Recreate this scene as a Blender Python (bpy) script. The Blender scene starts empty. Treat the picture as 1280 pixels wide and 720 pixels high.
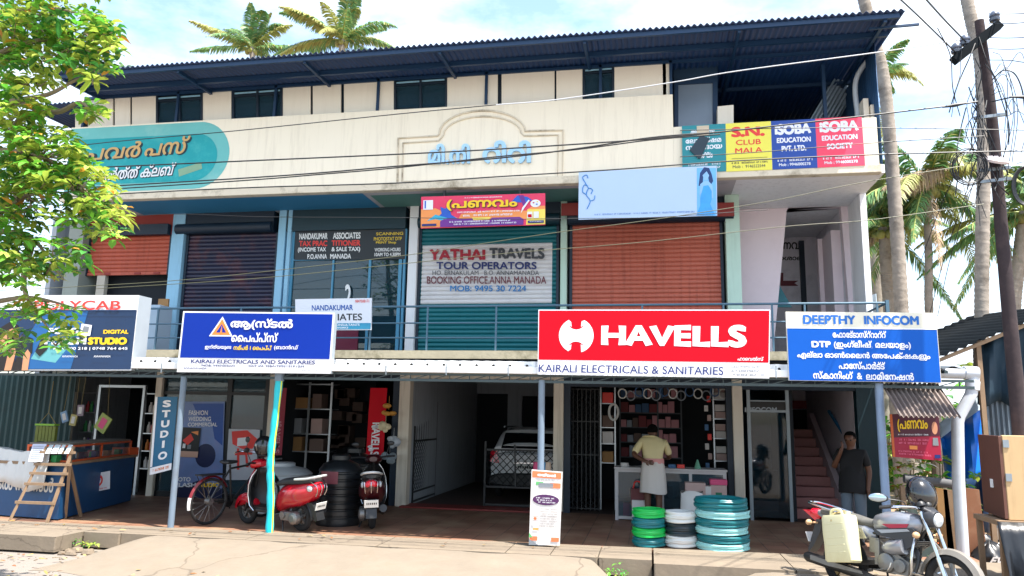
import bpy, math, random, re
from mathutils import Vector, Matrix
from mathutils.geometry import tessellate_polygon, delaunay_2d_cdt
random.seed(7)
R = math.radians
SC = bpy.context.scene
COL = SC.collection

# ------------------------------------------------------------------ camera, sky, sun, exposure
FPX, CAM_H, CAM_D = 948.1, 1.65, 13.92
def cam_axes(p=0.16886, y=-0.18007, r=0.018648):
    cp, sp, cy, sy, cr, sr = math.cos(p), math.sin(p), math.cos(y), math.sin(y), math.cos(r), math.sin(r)
    f = Vector((sy*cp, cy*cp, sp)); rt = Vector((cy, -sy, 0)); up = rt.cross(f)
    return cr*rt + sr*up, -sr*rt + cr*up, f
CR, CU, CF = cam_axes()
CPOS = Vector((0, -CAM_D, CAM_H))
cam = bpy.data.objects.new('camera', bpy.data.cameras.new('camera'))
COL.objects.link(cam); SC.camera = cam
cam.data.sensor_width = 36; cam.data.lens = FPX/1280*36
cam.data.clip_start = 0.1; cam.data.clip_end = 3000
cam.matrix_world = Matrix((( CR.x, CU.x, -CF.x, CPOS.x), (CR.y, CU.y, -CF.y, CPOS.y), (CR.z, CU.z, -CF.z, CPOS.z), (0, 0, 0, 1)))

SUN_EL, SUN_AZ = R(66), R(28)          # azimuth: measured from +X (along the facade) towards the viewer
sdir = Vector((math.cos(SUN_EL)*math.cos(SUN_AZ), -math.cos(SUN_EL)*math.sin(SUN_AZ), math.sin(SUN_EL)))
world = bpy.data.worlds.new('World'); SC.world = world; world.use_nodes = True
wn, wl = world.node_tree.nodes, world.node_tree.links
bg = wn['Background']; bg.inputs['Strength'].default_value = 0.14
sky = wn.new('ShaderNodeTexSky'); sky.sky_type = 'NISHITA'; sky.sun_disc = False
sky.sun_elevation = SUN_EL; sky.sun_rotation = math.atan2(sdir.x, sdir.y)
sky.air_density = 1.2; sky.dust_density = 1.5; sky.ozone_density = 1.5
tc = wn.new('ShaderNodeTexCoord'); mp = wn.new('ShaderNodeMapping'); mp.inputs['Scale'].default_value = (1.6, 1.6, 3.6)
nz = wn.new('ShaderNodeTexNoise'); nz.inputs['Scale'].default_value = 2.1; nz.inputs['Detail'].default_value = 9; nz.inputs['Roughness'].default_value = .58
rp = wn.new('ShaderNodeValToRGB'); rp.color_ramp.elements[0].position = .40; rp.color_ramp.elements[1].position = .66
cm = wn.new('ShaderNodeMix'); cm.data_type = 'RGBA'; cm.inputs['B'].default_value = (4.0, 4.4, 4.9, 1)
wl.new(tc.outputs['Generated'], mp.inputs['Vector']); wl.new(mp.outputs['Vector'], nz.inputs['Vector'])
wl.new(nz.outputs['Fac'], rp.inputs['Fac']); wl.new(rp.outputs['Color'], cm.inputs['Factor'])
wl.new(sky.outputs['Color'], cm.inputs['A']); wl.new(cm.outputs['Result'], bg.inputs['Color'])
sun = bpy.data.objects.new('sun', bpy.data.lights.new('sun', 'SUN')); COL.objects.link(sun)
sun.data.energy = 4.2; sun.data.angle = R(0.55); sun.data.color = (1, .95, .87)
sun.rotation_euler = sdir.to_track_quat('Z', 'Y').to_euler(); sun.location = (20, -10, 40)
vs = SC.view_settings
vs.view_transform = 'Standard'; vs.look = 'None'; vs.exposure = 1.6; vs.gamma = 1; vs.use_curve_mapping = False
SC.cycles.max_bounces = 8; SC.cycles.transparent_max_bounces = 16; SC.cycles.use_denoising = True

# ------------------------------------------------------------------ helpers
def ray(px, py):
    return CR*((px-640)/FPX) - CU*((py-360)/FPX) + CF
def at(px, py, Y=0.0):                 # the point of the vertical plane Y that the photo shows at a pixel
    d = ray(px, py); return CPOS + d*((Y-CPOS.y)/d.y)
def gr(px, py, Z=0.0):                 # the point of the level plane Z
    d = ray(px, py); return CPOS + d*((Z-CPOS.z)/d.z)
def X(px, py=560, Y=0.0): return at(px, py, Y).x

def lin(h):
    if not isinstance(h, str): return tuple(h)
    h = h.lstrip('#'); v = [int(h[i:i+2], 16)/255 for i in (0, 2, 4)]
    return tuple(c/12.92 if c <= .04045 else ((c+.055)/1.055)**2.4 for c in v)

MATS = {}
def M(name, color='#888888', rough=.6, metal=0, var=.12, scale=3.0, bump=0, bscale=60, streak=0, spec=.5, dirt=None, dirt_amt=.5, coat=0, island=0, trans=0, crack=0):
    if name in MATS: return MATS[name]
    m = bpy.data.materials.new(name); m.use_nodes = True; MATS[name] = m
    n, l = m.node_tree.nodes, m.node_tree.links; b = n['Principled BSDF']
    c = lin(color)
    b.inputs['Roughness'].default_value = rough; b.inputs['Metallic'].default_value = metal
    b.inputs['Specular IOR Level'].default_value = spec; b.inputs['Coat Weight'].default_value = coat
    t = n.new('ShaderNodeTexCoord'); no = n.new('ShaderNodeTexNoise'); no.inputs['Scale'].default_value = scale
    no.inputs['Detail'].default_value = 6; no.inputs['Roughness'].default_value = .6
    l.new(t.outputs['Object'], no.inputs['Vector'])
    mx = n.new('ShaderNodeMix'); mx.data_type = 'RGBA'
    mx.inputs['A'].default_value = tuple(x*(1-var) for x in c)+(1,); mx.inputs['B'].default_value = tuple(min(1, x*(1+var)) for x in c)+(1,)
    l.new(no.outputs['Fac'], mx.inputs['Factor']); out = mx.outputs['Result']
    if island:
        g = n.new('ShaderNodeNewGeometry'); hs = n.new('ShaderNodeHueSaturation')
        mr = n.new('ShaderNodeMapRange'); mr.inputs['To Min'].default_value = 1-island; mr.inputs['To Max'].default_value = 1+island
        mh = n.new('ShaderNodeMapRange'); mh.inputs['To Min'].default_value = .5-.05*island; mh.inputs['To Max'].default_value = .5+.02*island
        l.new(g.outputs['Random Per Island'], mr.inputs['Value']); l.new(g.outputs['Random Per Island'], mh.inputs['Value'])
        l.new(mr.outputs['Result'], hs.inputs['Value']); l.new(mh.outputs['Result'], hs.inputs['Hue']); l.new(out, hs.inputs['Color']); out = hs.outputs['Color']
    if dirt:
        mp = n.new('ShaderNodeMapping'); mp.inputs['Scale'].default_value = (4.5, 4.5, .3) if streak else (.8, .8, .8)
        l.new(t.outputs['Object'], mp.inputs['Vector'])
        d = n.new('ShaderNodeTexNoise'); d.inputs['Scale'].default_value = 2.5; d.inputs['Detail'].default_value = 8; d.inputs['Roughness'].default_value = .7
        l.new(mp.outputs['Vector'], d.inputs['Vector'])
        r = n.new('ShaderNodeMapRange'); r.inputs['From Min'].default_value = .5; r.inputs['From Max'].default_value = .72; r.inputs['To Max'].default_value = dirt_amt
        l.new(d.outputs['Fac'], r.inputs['Value'])
        m2 = n.new('ShaderNodeMix'); m2.data_type = 'RGBA'; m2.inputs['B'].default_value = lin(dirt)+(1,)
        l.new(r.outputs['Result'], m2.inputs['Factor']); l.new(out, m2.inputs['A']); out = m2.outputs['Result']
    if crack:                          # irregular crack lines
        ns = n.new('ShaderNodeTexNoise'); ns.inputs['Scale'].default_value = 2; ns.inputs['Detail'].default_value = 6; l.new(t.outputs['Object'], ns.inputs['Vector'])
        av = n.new('ShaderNodeMix'); av.data_type = 'RGBA'; av.inputs['Factor'].default_value = .35; l.new(t.outputs['Object'], av.inputs['A']); l.new(ns.outputs['Color'], av.inputs['B'])
        vo = n.new('ShaderNodeTexVoronoi'); vo.feature = 'DISTANCE_TO_EDGE'; vo.inputs['Scale'].default_value = crack; l.new(av.outputs['Result'], vo.inputs['Vector'])
        r2 = n.new('ShaderNodeMapRange'); r2.inputs['From Min'].default_value = .001; r2.inputs['From Max'].default_value = .0045; r2.inputs['To Min'].default_value = .5; r2.inputs['To Max'].default_value = 0; l.new(vo.outputs['Distance'], r2.inputs['Value'])
        m3 = n.new('ShaderNodeMix'); m3.data_type = 'RGBA'; m3.inputs['B'].default_value = lin('#4a4036')+(1,); l.new(r2.outputs['Result'], m3.inputs['Factor']); l.new(out, m3.inputs['A']); out = m3.outputs['Result']
    l.new(out, b.inputs['Base Color'])
    if bump:
        bn = n.new('ShaderNodeTexNoise'); bn.inputs['Scale'].default_value = bscale; bn.inputs['Detail'].default_value = 5
        l.new(t.outputs['Object'], bn.inputs['Vector'])
        bp = n.new('ShaderNodeBump'); bp.inputs['Strength'].default_value = bump; bp.inputs['Distance'].default_value = .01
        l.new(bn.outputs['Fac'], bp.inputs['Height']); l.new(bp.outputs['Normal'], b.inputs['Normal'])
    if trans:
        tr = n.new('ShaderNodeBsdfTranslucent'); ms = n.new('ShaderNodeMixShader'); ms.inputs['Fac'].default_value = trans
        l.new(out, tr.inputs['Color']); l.new(b.outputs[0], ms.inputs[1]); l.new(tr.outputs[0], ms.inputs[2])
        l.new(ms.outputs[0], n['Material Output'].inputs['Surface'])
    return m

def glass(name, tint='#334455', clear=.5, rough=.03):
    if name in MATS: return MATS[name]
    m = bpy.data.materials.new(name); m.use_nodes = True; MATS[name] = m
    n, l = m.node_tree.nodes, m.node_tree.links
    b = n['Principled BSDF']; b.inputs['Base Color'].default_value = lin(tint)+(1,); b.inputs['Roughness'].default_value = rough
    b.inputs['Specular IOR Level'].default_value = .8
    tr = n.new('ShaderNodeBsdfTransparent'); ms = n.new('ShaderNodeMixShader'); fr = n.new('ShaderNodeFresnel'); fr.inputs['IOR'].default_value = 1.5
    mr = n.new('ShaderNodeMapRange'); mr.inputs['To Min'].default_value = 1-clear; mr.inputs['To Max'].default_value = 1
    l.new(fr.outputs[0], mr.inputs['Value']); l.new(mr.outputs['Result'], ms.inputs['Fac'])
    l.new(tr.outputs[0], ms.inputs[1]); l.new(b.outputs[0], ms.inputs[2]); l.new(ms.outputs[0], n['Material Output'].inputs['Surface'])
    return m

WM = {}                                 # world matrices of the things, by object name
def wm(o):
    if o is None: return Matrix.Identity(4)
    if o.parent: return wm(o.parent) @ o.matrix_basis
    return o.matrix_basis.copy()

class MB:
    def __init__(s): s.v, s.f, s.m, s.s = [], [], [], []
    def add(s, vs, fs, m=0, smooth=False):
        b = len(s.v); s.v += [Vector(p) for p in vs]
        for f in fs: s.f.append([b+i for i in f]); s.m.append(m); s.s.append(smooth)
    def box(s, a, b, m=0):
        (x0, y0, z0), (x1, y1, z1) = a, b
        if x0 > x1: x0, x1 = x1, x0
        if y0 > y1: y0, y1 = y1, y0
        if z0 > z1: z0, z1 = z1, z0
        s.add([(x0,y0,z0),(x1,y0,z0),(x1,y1,z0),(x0,y1,z0),(x0,y0,z1),(x1,y0,z1),(x1,y1,z1),(x0,y1,z1)],
              [(3,2,1,0),(4,5,6,7),(0,1,5,4),(1,2,6,5),(2,3,7,6),(3,0,4,7)], m); return s
    def obox(s, c, size, mat3=None, m=0):
        h = [x/2 for x in size]; q = mat3 or Matrix.Identity(3); c = Vector(c)
        vs = [c + q @ Vector((sx*h[0], sy*h[1], sz*h[2])) for sz in (-1,1) for sx, sy in ((-1,-1),(1,-1),(1,1),(-1,1))]
        s.add(vs, [(3,2,1,0),(4,5,6,7),(0,1,5,4),(1,2,6,5),(2,3,7,6),(3,0,4,7)], m); return s
    def bar(s, a, b, w, h=None, m=0, up=(0,0,1)):
        a, b = Vector(a), Vector(b); d = b-a; L = d.length; z = d.normalized(); u = Vector(up)
        if abs(z.dot(u)) > .97: u = Vector((0, 1, 0))
        x = u.cross(z).normalized(); y = z.cross(x)
        s.obox((a+b)/2, (w, h or w, L), Matrix((x, y, z)).transposed(), m); return s
    def tube(s, pts, r, n=8, m=0, cap=True, smooth=True, closed=False):
        pts = [Vector(p) for p in pts]; k = len(pts); rs = r if isinstance(r, (list, tuple)) else [r]*k
        t0 = (pts[1]-pts[0]).normalized(); u = Vector((0,0,1)) if abs(t0.z) < .9 else Vector((1,0,0))
        x = u.cross(t0).normalized(); vs = []
        for i, p in enumerate(pts):
            if closed: t = (pts[(i+1) % k]-pts[i-1]).normalized()
            else: t = (pts[min(i+1, k-1)]-pts[max(i-1, 0)]).normalized()
            x = (x - t*x.dot(t)).normalized(); y = t.cross(x)
            vs += [p + (x*math.cos(a)+y*math.sin(a))*rs[i] for a in (2*math.pi*j/n for j in range(n))]
        fs = []
        for i in range(k if closed else k-1):
            a, b = i*n, ((i+1) % k)*n
            for j in range(n): fs.append((a+j, a+(j+1) % n, b+(j+1) % n, b+j))
        s.add(vs, fs, m, smooth)
        if cap and not closed:
            s.add(vs[:n], [tuple(range(n-1, -1, -1))], m); s.add(vs[-n:], [tuple(range(n))], m)
        return s
    def lathe(s, prof, c=(0,0,0), axis=(0,0,1), n=20, m=0, smooth=True, cap=True):
        c = Vector(c); z = Vector(axis).normalized(); u = Vector((1,0,0)) if abs(z.x) < .9 else Vector((0,1,0))
        x = (u - z*u.dot(z)).normalized(); y = z.cross(x); vs = []
        for r, h in prof:
            vs += [c + z*h + (x*math.cos(a)+y*math.sin(a))*r for a in (2*math.pi*j/n for j in range(n))]
        fs = []
        for i in range(len(prof)-1):
            for j in range(n): fs.append((i*n+j, i*n+(j+1) % n, (i+1)*n+(j+1) % n, (i+1)*n+j))
        s.add(vs, fs, m, smooth)
        if cap:
            if prof[0][0] > 1e-4: s.add(vs[:n], [tuple(range(n-1, -1, -1))], m)
            if prof[-1][0] > 1e-4: s.add(vs[-n:], [tuple(range(n))], m)
        return s
    def ball(s, c, r, sc=(1,1,1), n=14, k=8, m=0, mat3=None, zmin=-1, zmax=1):
        c = Vector(c); vs = []; q = mat3 or Matrix.Identity(3)
        for i in range(k+1):
            zz = zmin + (zmax-zmin)*i/k; zz = math.sin(zz*math.pi/2); rr = math.sqrt(max(0, 1-zz*zz))
            vs += [c + q @ Vector((r*sc[0]*rr*math.cos(a), r*sc[1]*rr*math.sin(a), r*sc[2]*zz)) for a in (2*math.pi*j/n for j in range(n))]
        fs = [(i*n+j, i*n+(j+1) % n, (i+1)*n+(j+1) % n, (i+1)*n+j) for i in range(k) for j in range(n)]
        s.add(vs, fs, m, True); return s
    def loft(s, rings, m=0, smooth=True, cap=True, closed=True):
        n = len(rings[0]); vs = [p for r in rings for p in r]; fs = []
        for i in range(len(rings)-1):
            for j in range(n if closed else n-1): fs.append((i*n+j, i*n+(j+1) % n, (i+1)*n+(j+1) % n, (i+1)*n+j))
        s.add(vs, fs, m, smooth)
        if cap and closed: s.add(rings[0], [tuple(range(n-1, -1, -1))], m); s.add(rings[-1], [tuple(range(n))], m)
        return s
    def prism(s, poly, f, d0, d1, m=0, m_side=None):      # poly of (u, v), f(u, v, d) -> point
        n = len(poly); a = [Vector(f(u, v, d0)) for u, v in poly]; b = [Vector(f(u, v, d1)) for u, v in poly]
        tris = tessellate_polygon([[Vector((u, v, 0)) for u, v in poly]])
        s.add(a, tris, m); s.add(b, [t[::-1] for t in tris], m if m_side is None else m_side)
        s.add(a+b, [(i, (i+1) % n, n+(i+1) % n, n+i) for i in range(n)], m if m_side is None else m_side); return s
    def flat(s, poly, f, d, m=0):
        tris = tessellate_polygon([[Vector((u, v, 0)) for u, v in poly]])
        s.add([f(u, v, d) for u, v in poly], tris, m); return s
    def corr(s, o, du, dv, nu, amp, nrm, m=0, thick=.003, per=8, shape='sin'):   # corrugated sheet: waves along du, straight along dv
        o, du, dv, nrm = Vector(o), Vector(du), Vector(dv), Vector(nrm); vs = []; k = nu*per
        for i in range(k+1):
            w = math.sin(2*math.pi*i/per)
            if shape == 'trap': w = max(-1, min(1, w*1.9))
            if shape == 'slat': w = abs(math.sin(math.pi*i/per))**.6*2-1
            p = o + du*(i/k) + nrm*(amp*w); vs += [p, p+dv]
        s.add(vs, [(2*i, 2*i+2, 2*i+3, 2*i+1) for i in range(k)], m, shape == 'sin')
        return s
    def build(s, name, mats, parent=None, local=False, sharp=40, bevel=0, solid=0):
        me = bpy.data.meshes.new(name)
        inv = Matrix.Identity(4) if local else wm(parent).inverted()
        me.from_pydata([inv @ v for v in s.v], [], s.f)
        if not isinstance(mats, (list, tuple)): mats = [mats]
        for m in mats: me.materials.append(m)
        me.polygons.foreach_set('material_index', s.m); me.polygons.foreach_set('use_smooth', s.s)
        if any(s.s): me.set_sharp_from_angle(angle=R(sharp))
        me.update()
        o = bpy.data.objects.new(name, me); COL.objects.link(o)
        if parent: o.parent = parent
        if solid:
            md = o.modifiers.new('solidify', 'SOLIDIFY'); md.thickness = solid; md.offset = 0
        if bevel:
            md = o.modifiers.new('bevel', 'BEVEL'); md.width = bevel; md.segments = 2; md.limit_method = 'ANGLE'; md.angle_limit = R(50)
        return o

def tag(o, label=None, cat=None, group=None, kind=None):
    if label: o['label'] = label
    if cat: o['category'] = cat
    if group: o['group'] = group
    if kind: o['kind'] = kind
    return o
def thing(name, label, cat, loc=(0,0,0), rz=0, group=None, rot=None):
    o = bpy.data.objects.new(name, None); COL.objects.link(o); o.empty_display_size = .1
    o.location = loc; o.rotation_euler = rot or (0, 0, rz)
    return tag(o, label, cat, group)
def copy_tree(o, parent=None, label=None):
    c = o.copy(); COL.objects.link(c); c.parent = parent
    for ch in list(o.children): copy_tree(ch, c)
    if label: c['label'] = label
    return c
def bez(p0, p1, p2, n=8):
    p0, p1, p2 = Vector(p0), Vector(p1), Vector(p2)
    return [p0*(1-t)**2 + p1*2*t*(1-t) + p2*t*t for t in (i/n for i in range(n+1))]
def spline(pts, n=6):                   # Catmull-Rom through points
    pts = [Vector(p) for p in pts]; P = [pts[0]*2-pts[1]]+pts+[pts[-1]*2-pts[-2]]; out = []
    for i in range(1, len(P)-2):
        a, b, c, d = P[i-1:i+3]
        for j in range(n):
            t = j/n; out.append(.5*((2*b)+(c-a)*t+(2*a-5*b+4*c-d)*t*t+(3*b-a-3*c+d)*t**3))
    return out+[pts[-1]]

# ---- lettering: text outlines turned into filled polygons
CONS = '[\u0d15-\u0d39\u0d7a-\u0d7f]'
def ml_order(t):                        # vowel signs that are written before their consonant
    t = t.replace('\u0d4d\u0d30', '\u0001')                   # subjoined ra is written as a hook before its letter
    t = re.sub('((?:'+CONS+'\u0d4d)*'+CONS+')\u0001', r'(\1', t)
    cl = r'(\(?(?:'+CONS+'\u0d4d)*'+CONS+')'
    t = re.sub(cl+'\u0d4a', '\u0d46\\1\u0d3e', t); t = re.sub(cl+'\u0d4b', '\u0d47\\1\u0d3e', t)
    return re.sub(cl+'([\u0d46\u0d47\u0d48])', r'\2\1', t)
TCACHE = {}
def area2(p): return sum(p[i-1][0]*p[i][1]-p[i][0]*p[i-1][1] for i in range(len(p)))/2
def inside(q, p):
    c = False
    for i in range(len(p)):
        (x1, y1), (x2, y2) = p[i-1], p[i]
        if (y1 > q[1]) != (y2 > q[1]) and q[0] < (x2-x1)*(q[1]-y1)/(y2-y1)+x1: c = not c
    return c
def grow(p, d):
    n = len(p); out = []
    for i in range(n):
        a, b, c = Vector(p[i-1]), Vector(p[i]), Vector(p[(i+1) % n]); t = (c-a)
        if t.length < 1e-9: out.append(p[i]); continue
        t.normalize(); out.append((b.x+t.y*d, b.y-t.x*d))
    return out
def outlines(body, bold):
    key = (body, bold)
    if key in TCACHE: return TCACHE[key]
    c = bpy.data.curves.new('t', 'FONT'); c.body = ml_order(body); c.size = 1; c.align_x = 'CENTER'; c.space_line = 1.1
    o = bpy.data.objects.new('t', c); COL.objects.link(o)
    dg = bpy.context.evaluated_depsgraph_get(); cv = o.evaluated_get(dg).to_curve(dg); cs = []
    for sp in cv.splines:
        bp = sp.bezier_points; n = len(bp); pts = []
        if n == 0: pts = [(p.co.x, p.co.y) for p in sp.points]
        for i in range(n):
            a, b = bp[i], bp[(i+1) % n]; p0, p1, p2, p3 = a.co, a.handle_right, b.handle_left, b.co
            straight = abs((p3-p0).cross(p1-p0).z)+abs((p3-p0).cross(p2-p0).z) < 1e-5
            for j in range(1 if straight else 4):
                t = j/4; q = p0*(1-t)**3+p1*3*t*(1-t)**2+p2*3*t*t*(1-t)+p3*t**3; pts.append((q.x, q.y))
        pp = []
        for q in pts:
            if not pp or abs(q[0]-pp[-1][0])+abs(q[1]-pp[-1][1]) > 1e-4: pp.append(q)
        if len(pp) > 2 and abs(area2(pp)) > 1e-5: cs.append(pp)
    o.to_curve_clear() if hasattr(o, 'to_curve_clear') else None
    bpy.data.objects.remove(o); bpy.data.curves.remove(c)
    # contours that touch are filled together by winding number (letters here overlap themselves)
    bb = [[min(q[0] for q in p), max(q[0] for q in p)] for p in cs]; order = sorted(range(len(cs)), key=lambda k: bb[k][0]); groups = []; hi = -1e9
    for k in order:
        if bb[k][0] > hi: groups.append([])
        groups[-1].append(cs[k]); hi = max(hi, bb[k][1])
    res = []
    for gp in groups:
        sg = 1 if area2(max(gp, key=lambda q: abs(area2(q)))) > 0 else -1
        loops = [grow(p, bold*sg) for p in gp] if bold else gp
        vs_ = [Vector(q) for lp in loops for q in lp]; ed = []; b0 = 0
        for lp in loops: ed += [(b0+k, b0+(k+1) % len(lp)) for k in range(len(lp))]; b0 += len(lp)
        vo, _, fo, _, _, _ = delaunay_2d_cdt(vs_, ed, [], 0, 1e-6)
        keep = []
        for f_ in fo:
            x = sum(vo[k].x for k in f_)/len(f_); y = sum(vo[k].y for k in f_)/len(f_); w_ = 0
            for lp in loops:
                x1, y1 = lp[-1]
                for x2, y2 in lp:
                    if (y1 > y) != (y2 > y) and x < (x2-x1)*(y-y1)/(y2-y1)+x1: w_ += 1 if y2 > y1 else -1
                    x1, y1 = x2, y2
            if w_: keep.append(tuple(f_))
        res.append((loops, [(v.x, v.y) for v in vo], keep))
    xs = [q[0] for r in res for q in r[1]]; ys = [q[1] for r in res for q in r[1]]
    TCACHE[key] = (res, (min(xs), min(ys), max(xs), max(ys)))
    return TCACHE[key]
def put_text(mb, body, f, u0, v0, u1, v1, d=.004, m=0, bold=.0, slant=0, depth=0, arch=None):
    res, (x0, y0, x1, y1) = outlines(body, bold)
    for k, (lps, pts, tris) in enumerate(res):
        def g(x, y, dd):
            tx, ty = (x-x0)/(x1-x0), (y-y0)/(y1-y0)
            return f(u0+(u1-u0)*tx+slant*(ty-.5), v0+(v1-v0)*ty, dd)
        dd = d+k % 2*.0003
        mb.add([g(x, y, dd) for x, y in pts], tris, m)
        if depth:
            for lp in lps: n = len(lp); mb.add([g(x, y, dd) for x, y in lp]+[g(x, y, dd-depth) for x, y in lp], [(i, (i+1) % n, n+(i+1) % n, n+i) for i in range(n)], m)

class Sign:
    """A flat board or banner standing in the vertical plane Y; corners are TL, TR, BR, BL seen in the photo."""
    def __init__(s, name, label, cat, c, Y, thick, mat, edge=None, panel='panel', parent=None, group=None, tilt=0, back=None):
        tl, tr, br, bl = [at(px, py, Y - (tilt if k < 2 else 0)) for k, (px, py) in enumerate(c)]
        s.c = (tl, tr, br, bl); s.lay = .002
        s.root = parent
        if parent is None:
            s.root = thing(name, label, cat, (bl+br)/2, group=group)
        if panel:
            mb = MB(); q = [(0,0),(1,0),(1,1),(0,1)]
            mb.prism(q, s.f, 0, -thick, 0, 1)
            s.panel = mb.build(panel, [mat, edge or mat], s.root)
        s.w = (tr-tl).length; s.h = (tl-bl).length
    def f(s, u, v, d=0):
        tl, tr, br, bl = s.c
        p = bl*(1-u)*(1-v)+br*u*(1-v)+tr*u*v+tl*(1-u)*v
        return p+Vector((0, -d, 0))
    def rect(s, u0, v0, u1, v1, mat, name='print'):
        return s.polys([([(u0,v0),(u1,v0),(u1,v1),(u0,v1)], mat)], name)
    def polys(s, lst, name='print'):
        mb = MB(); mats = []
        for pl, mt in lst:
            if mt not in mats: mats.append(mt)
            s.lay += .0008; mb.flat(pl, s.f, s.lay, mats.index(mt))
        s.lay += .0012
        return mb.build(name, mats, s.root)
    def text(s, lst, name='lettering', depth=0):        # lst of (body, u0, v0, u1, v1, mat, bold, slant)
        for it in lst:                                   # each line of writing is a part of its own
            b, u0, v0, u1, v1, mt = it[:6]; bo = it[6] if len(it) > 6 else .01; sl = it[7] if len(it) > 7 else 0
            mb = MB(); put_text(mb, b, s.f, u0, v0, u1, v1, s.lay+depth, 0, bo, sl, depth); mb.build(name, mt, s.root)
        s.lay += .004+depth
    def scribble(s, u0, v0, u1, v1, mat, rows=1, name='small_print', seed=0):   # lines too small to read: rows of tiny strokes
        rnd = random.Random(seed+int(u0*999)); mb = MB(); hr = (v1-v0)/rows
        for r in range(rows):
            u = u0 + (rnd.random()*.1*(u1-u0) if rows > 1 else 0); ue = u1-(rnd.random()*.2*(u1-u0) if rows > 1 else 0)
            va = v0+hr*r+hr*.2; vb = v0+hr*(r+1)-hr*.2
            while u < ue:
                ww = (vb-va)*s.h/s.w*(.35+.5*rnd.random())
                if rnd.random() > .16:
                    k = rnd.random()*.3*(vb-va); t = (vb-va)*.26
                    for a, b in ((va, va+t), (vb-t-k, vb-k)):
                        if rnd.random() > .25: mb.flat([(u,a),(u+ww*.8,a),(u+ww*.8,b),(u,b)], s.f, s.lay)
                    x = u+ww*.4*rnd.random(); mb.flat([(x,va),(x+ww*.3,va),(x+ww*.3,vb-k*.5),(x,vb-k*.5)], s.f, s.lay+.0006)
                u += ww
        s.lay += .0015
        return mb.build(name, mat, s.root)

def ell(cu, cv, ru, rv, n=24, a0=0, a1=360):
    full = abs(a1-a0) >= 360
    return [(cu+ru*math.cos(R(a0+(a1-a0)*i/(n if full else n-1))), cv+rv*math.sin(R(a0+(a1-a0)*i/(n if full else n-1)))) for i in range(n)]
# ------------------------------------------------------------------ ground, road, pavement
m_road = M('dusty road', '#807870', .9, var=.14, scale=1.2, bump=.5, bscale=45, dirt='#6f665b', dirt_amt=.7)
m_walk = M('pavement concrete', '#786c5d', .92, crack=.6, var=.16, scale=2.5, bump=.3, bscale=25, dirt='#8d7f6c', dirt_amt=.55)
m_kerb = M('rough kerb', '#76695a', .95, var=.2, scale=6, bump=.6, bscale=18, dirt='#6f6352', dirt_amt=.7)
m_soil = M('soil', '#8a7357', .95, var=.25, scale=4, bump=.5, bscale=12)
def tile_mat():
    m = bpy.data.materials.new('porch tiles'); m.use_nodes = True; n, l = m.node_tree.nodes, m.node_tree.links; b = n['Principled BSDF']
    t = n.new('ShaderNodeTexCoord'); br = n.new('ShaderNodeTexBrick'); br.inputs['Scale'].default_value = 1
    for k, v in (('Brick Width', .3), ('Row Height', .3), ('Mortar Size', .006), ('Bias', -.1)): br.inputs[k].default_value = v
    br.offset = 0
    br.inputs['Color1'].default_value = lin('#8a624e')+(1,); br.inputs['Color2'].default_value = lin('#76543f')+(1,); br.inputs['Mortar'].default_value = lin('#3d332c')+(1,)
    no = n.new('ShaderNodeTexNoise'); no.inputs['Scale'].default_value = 1.7; no.inputs['Detail'].default_value = 8
    mx = n.new('ShaderNodeMix'); mx.data_type = 'RGBA'; mx.inputs['B'].default_value = lin('#a1866a')+(1,)
    mr = n.new('ShaderNodeMapRange'); mr.inputs['From Min'].default_value = .45; mr.inputs['From Max'].default_value = .7; mr.inputs['To Max'].default_value = .8
    l.new(t.outputs['Object'], br.inputs['Vector']); l.new(t.outputs['Object'], no.inputs['Vector']); l.new(no.outputs['Fac'], mr.inputs['Value'])
    l.new(mr.outputs['Result'], mx.inputs['Factor']); l.new(br.outputs['Color'], mx.inputs['A']); l.new(mx.outputs['Result'], b.inputs['Base Color'])
    b.inputs['Roughness'].default_value = .55
    return m
m_tile = tile_mat()
def struct(name, mb, mat, **k): return tag(mb.build(name, mat, None, **k), kind='structure')

g = MB(); g.add([(-900,-500,-.2),(900,-500,-.2),(900,1500,-.2),(-900,1500,-.2)], [(0,1,2,3)]); struct('road', g, m_road)
def backY(x): return -3.85+.0332*(x+9.42)
g = MB(); g.add([(-30,-3.4,-.194),(60,-3.4,-.194),(60,300,-.194),(-60,300,-.194)], [(0,1,2,3)]); struct('ground', g, m_soil)
# porch floor: one slab from the pavement to the back of the shops
g = MB()
g.prism([(-14.5, backY(-14.5)+.004), (4.02, backY(4.02)+.004), (4.02, 0.0), (-14.5, 0.0)], lambda u, v, d: Vector((u, v, d)), 0, -.19)
struct('porch_floor', g, m_tile)
# pavement in three lengths with two open drain gaps
def slab(mb, x0, x1, yf, top=.02, th=.19, yb=None):
    mb.prism([(x0, yf), (x1, yf), (x1, yb if yb is not None else backY(x1)), (x0, yb if yb is not None else backY(x0))], lambda u, v, d: Vector((u, v, d)), top, top-th)
g = MB()
xs = [-16, -13.2, -11.6, -10.1, -8.6, -7.55]
for a, b in zip(xs, xs[1:]): slab(g, a, b-.012, -4.92)
struct('pavement', g, m_walk, bevel=.015)
g = MB(); slab(g, -7.54, -7.0, -4.45); xs = [-7.0, -5.2, -3.4, -1.75, -1.2, -.62, .02]
for a, b in zip(xs, xs[1:]): slab(g, a, b-.014, -4.42)
struct('pavement', g, m_walk, bevel=.012)
g = MB(); xs = [.03, 1.6, 3.2, 4.6, 6.4, 9, 14]
for a, b in zip(xs, xs[1:]): slab(g, a, b-.012, -4.62)
struct('pavement', g, m_walk, bevel=.015)
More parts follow.
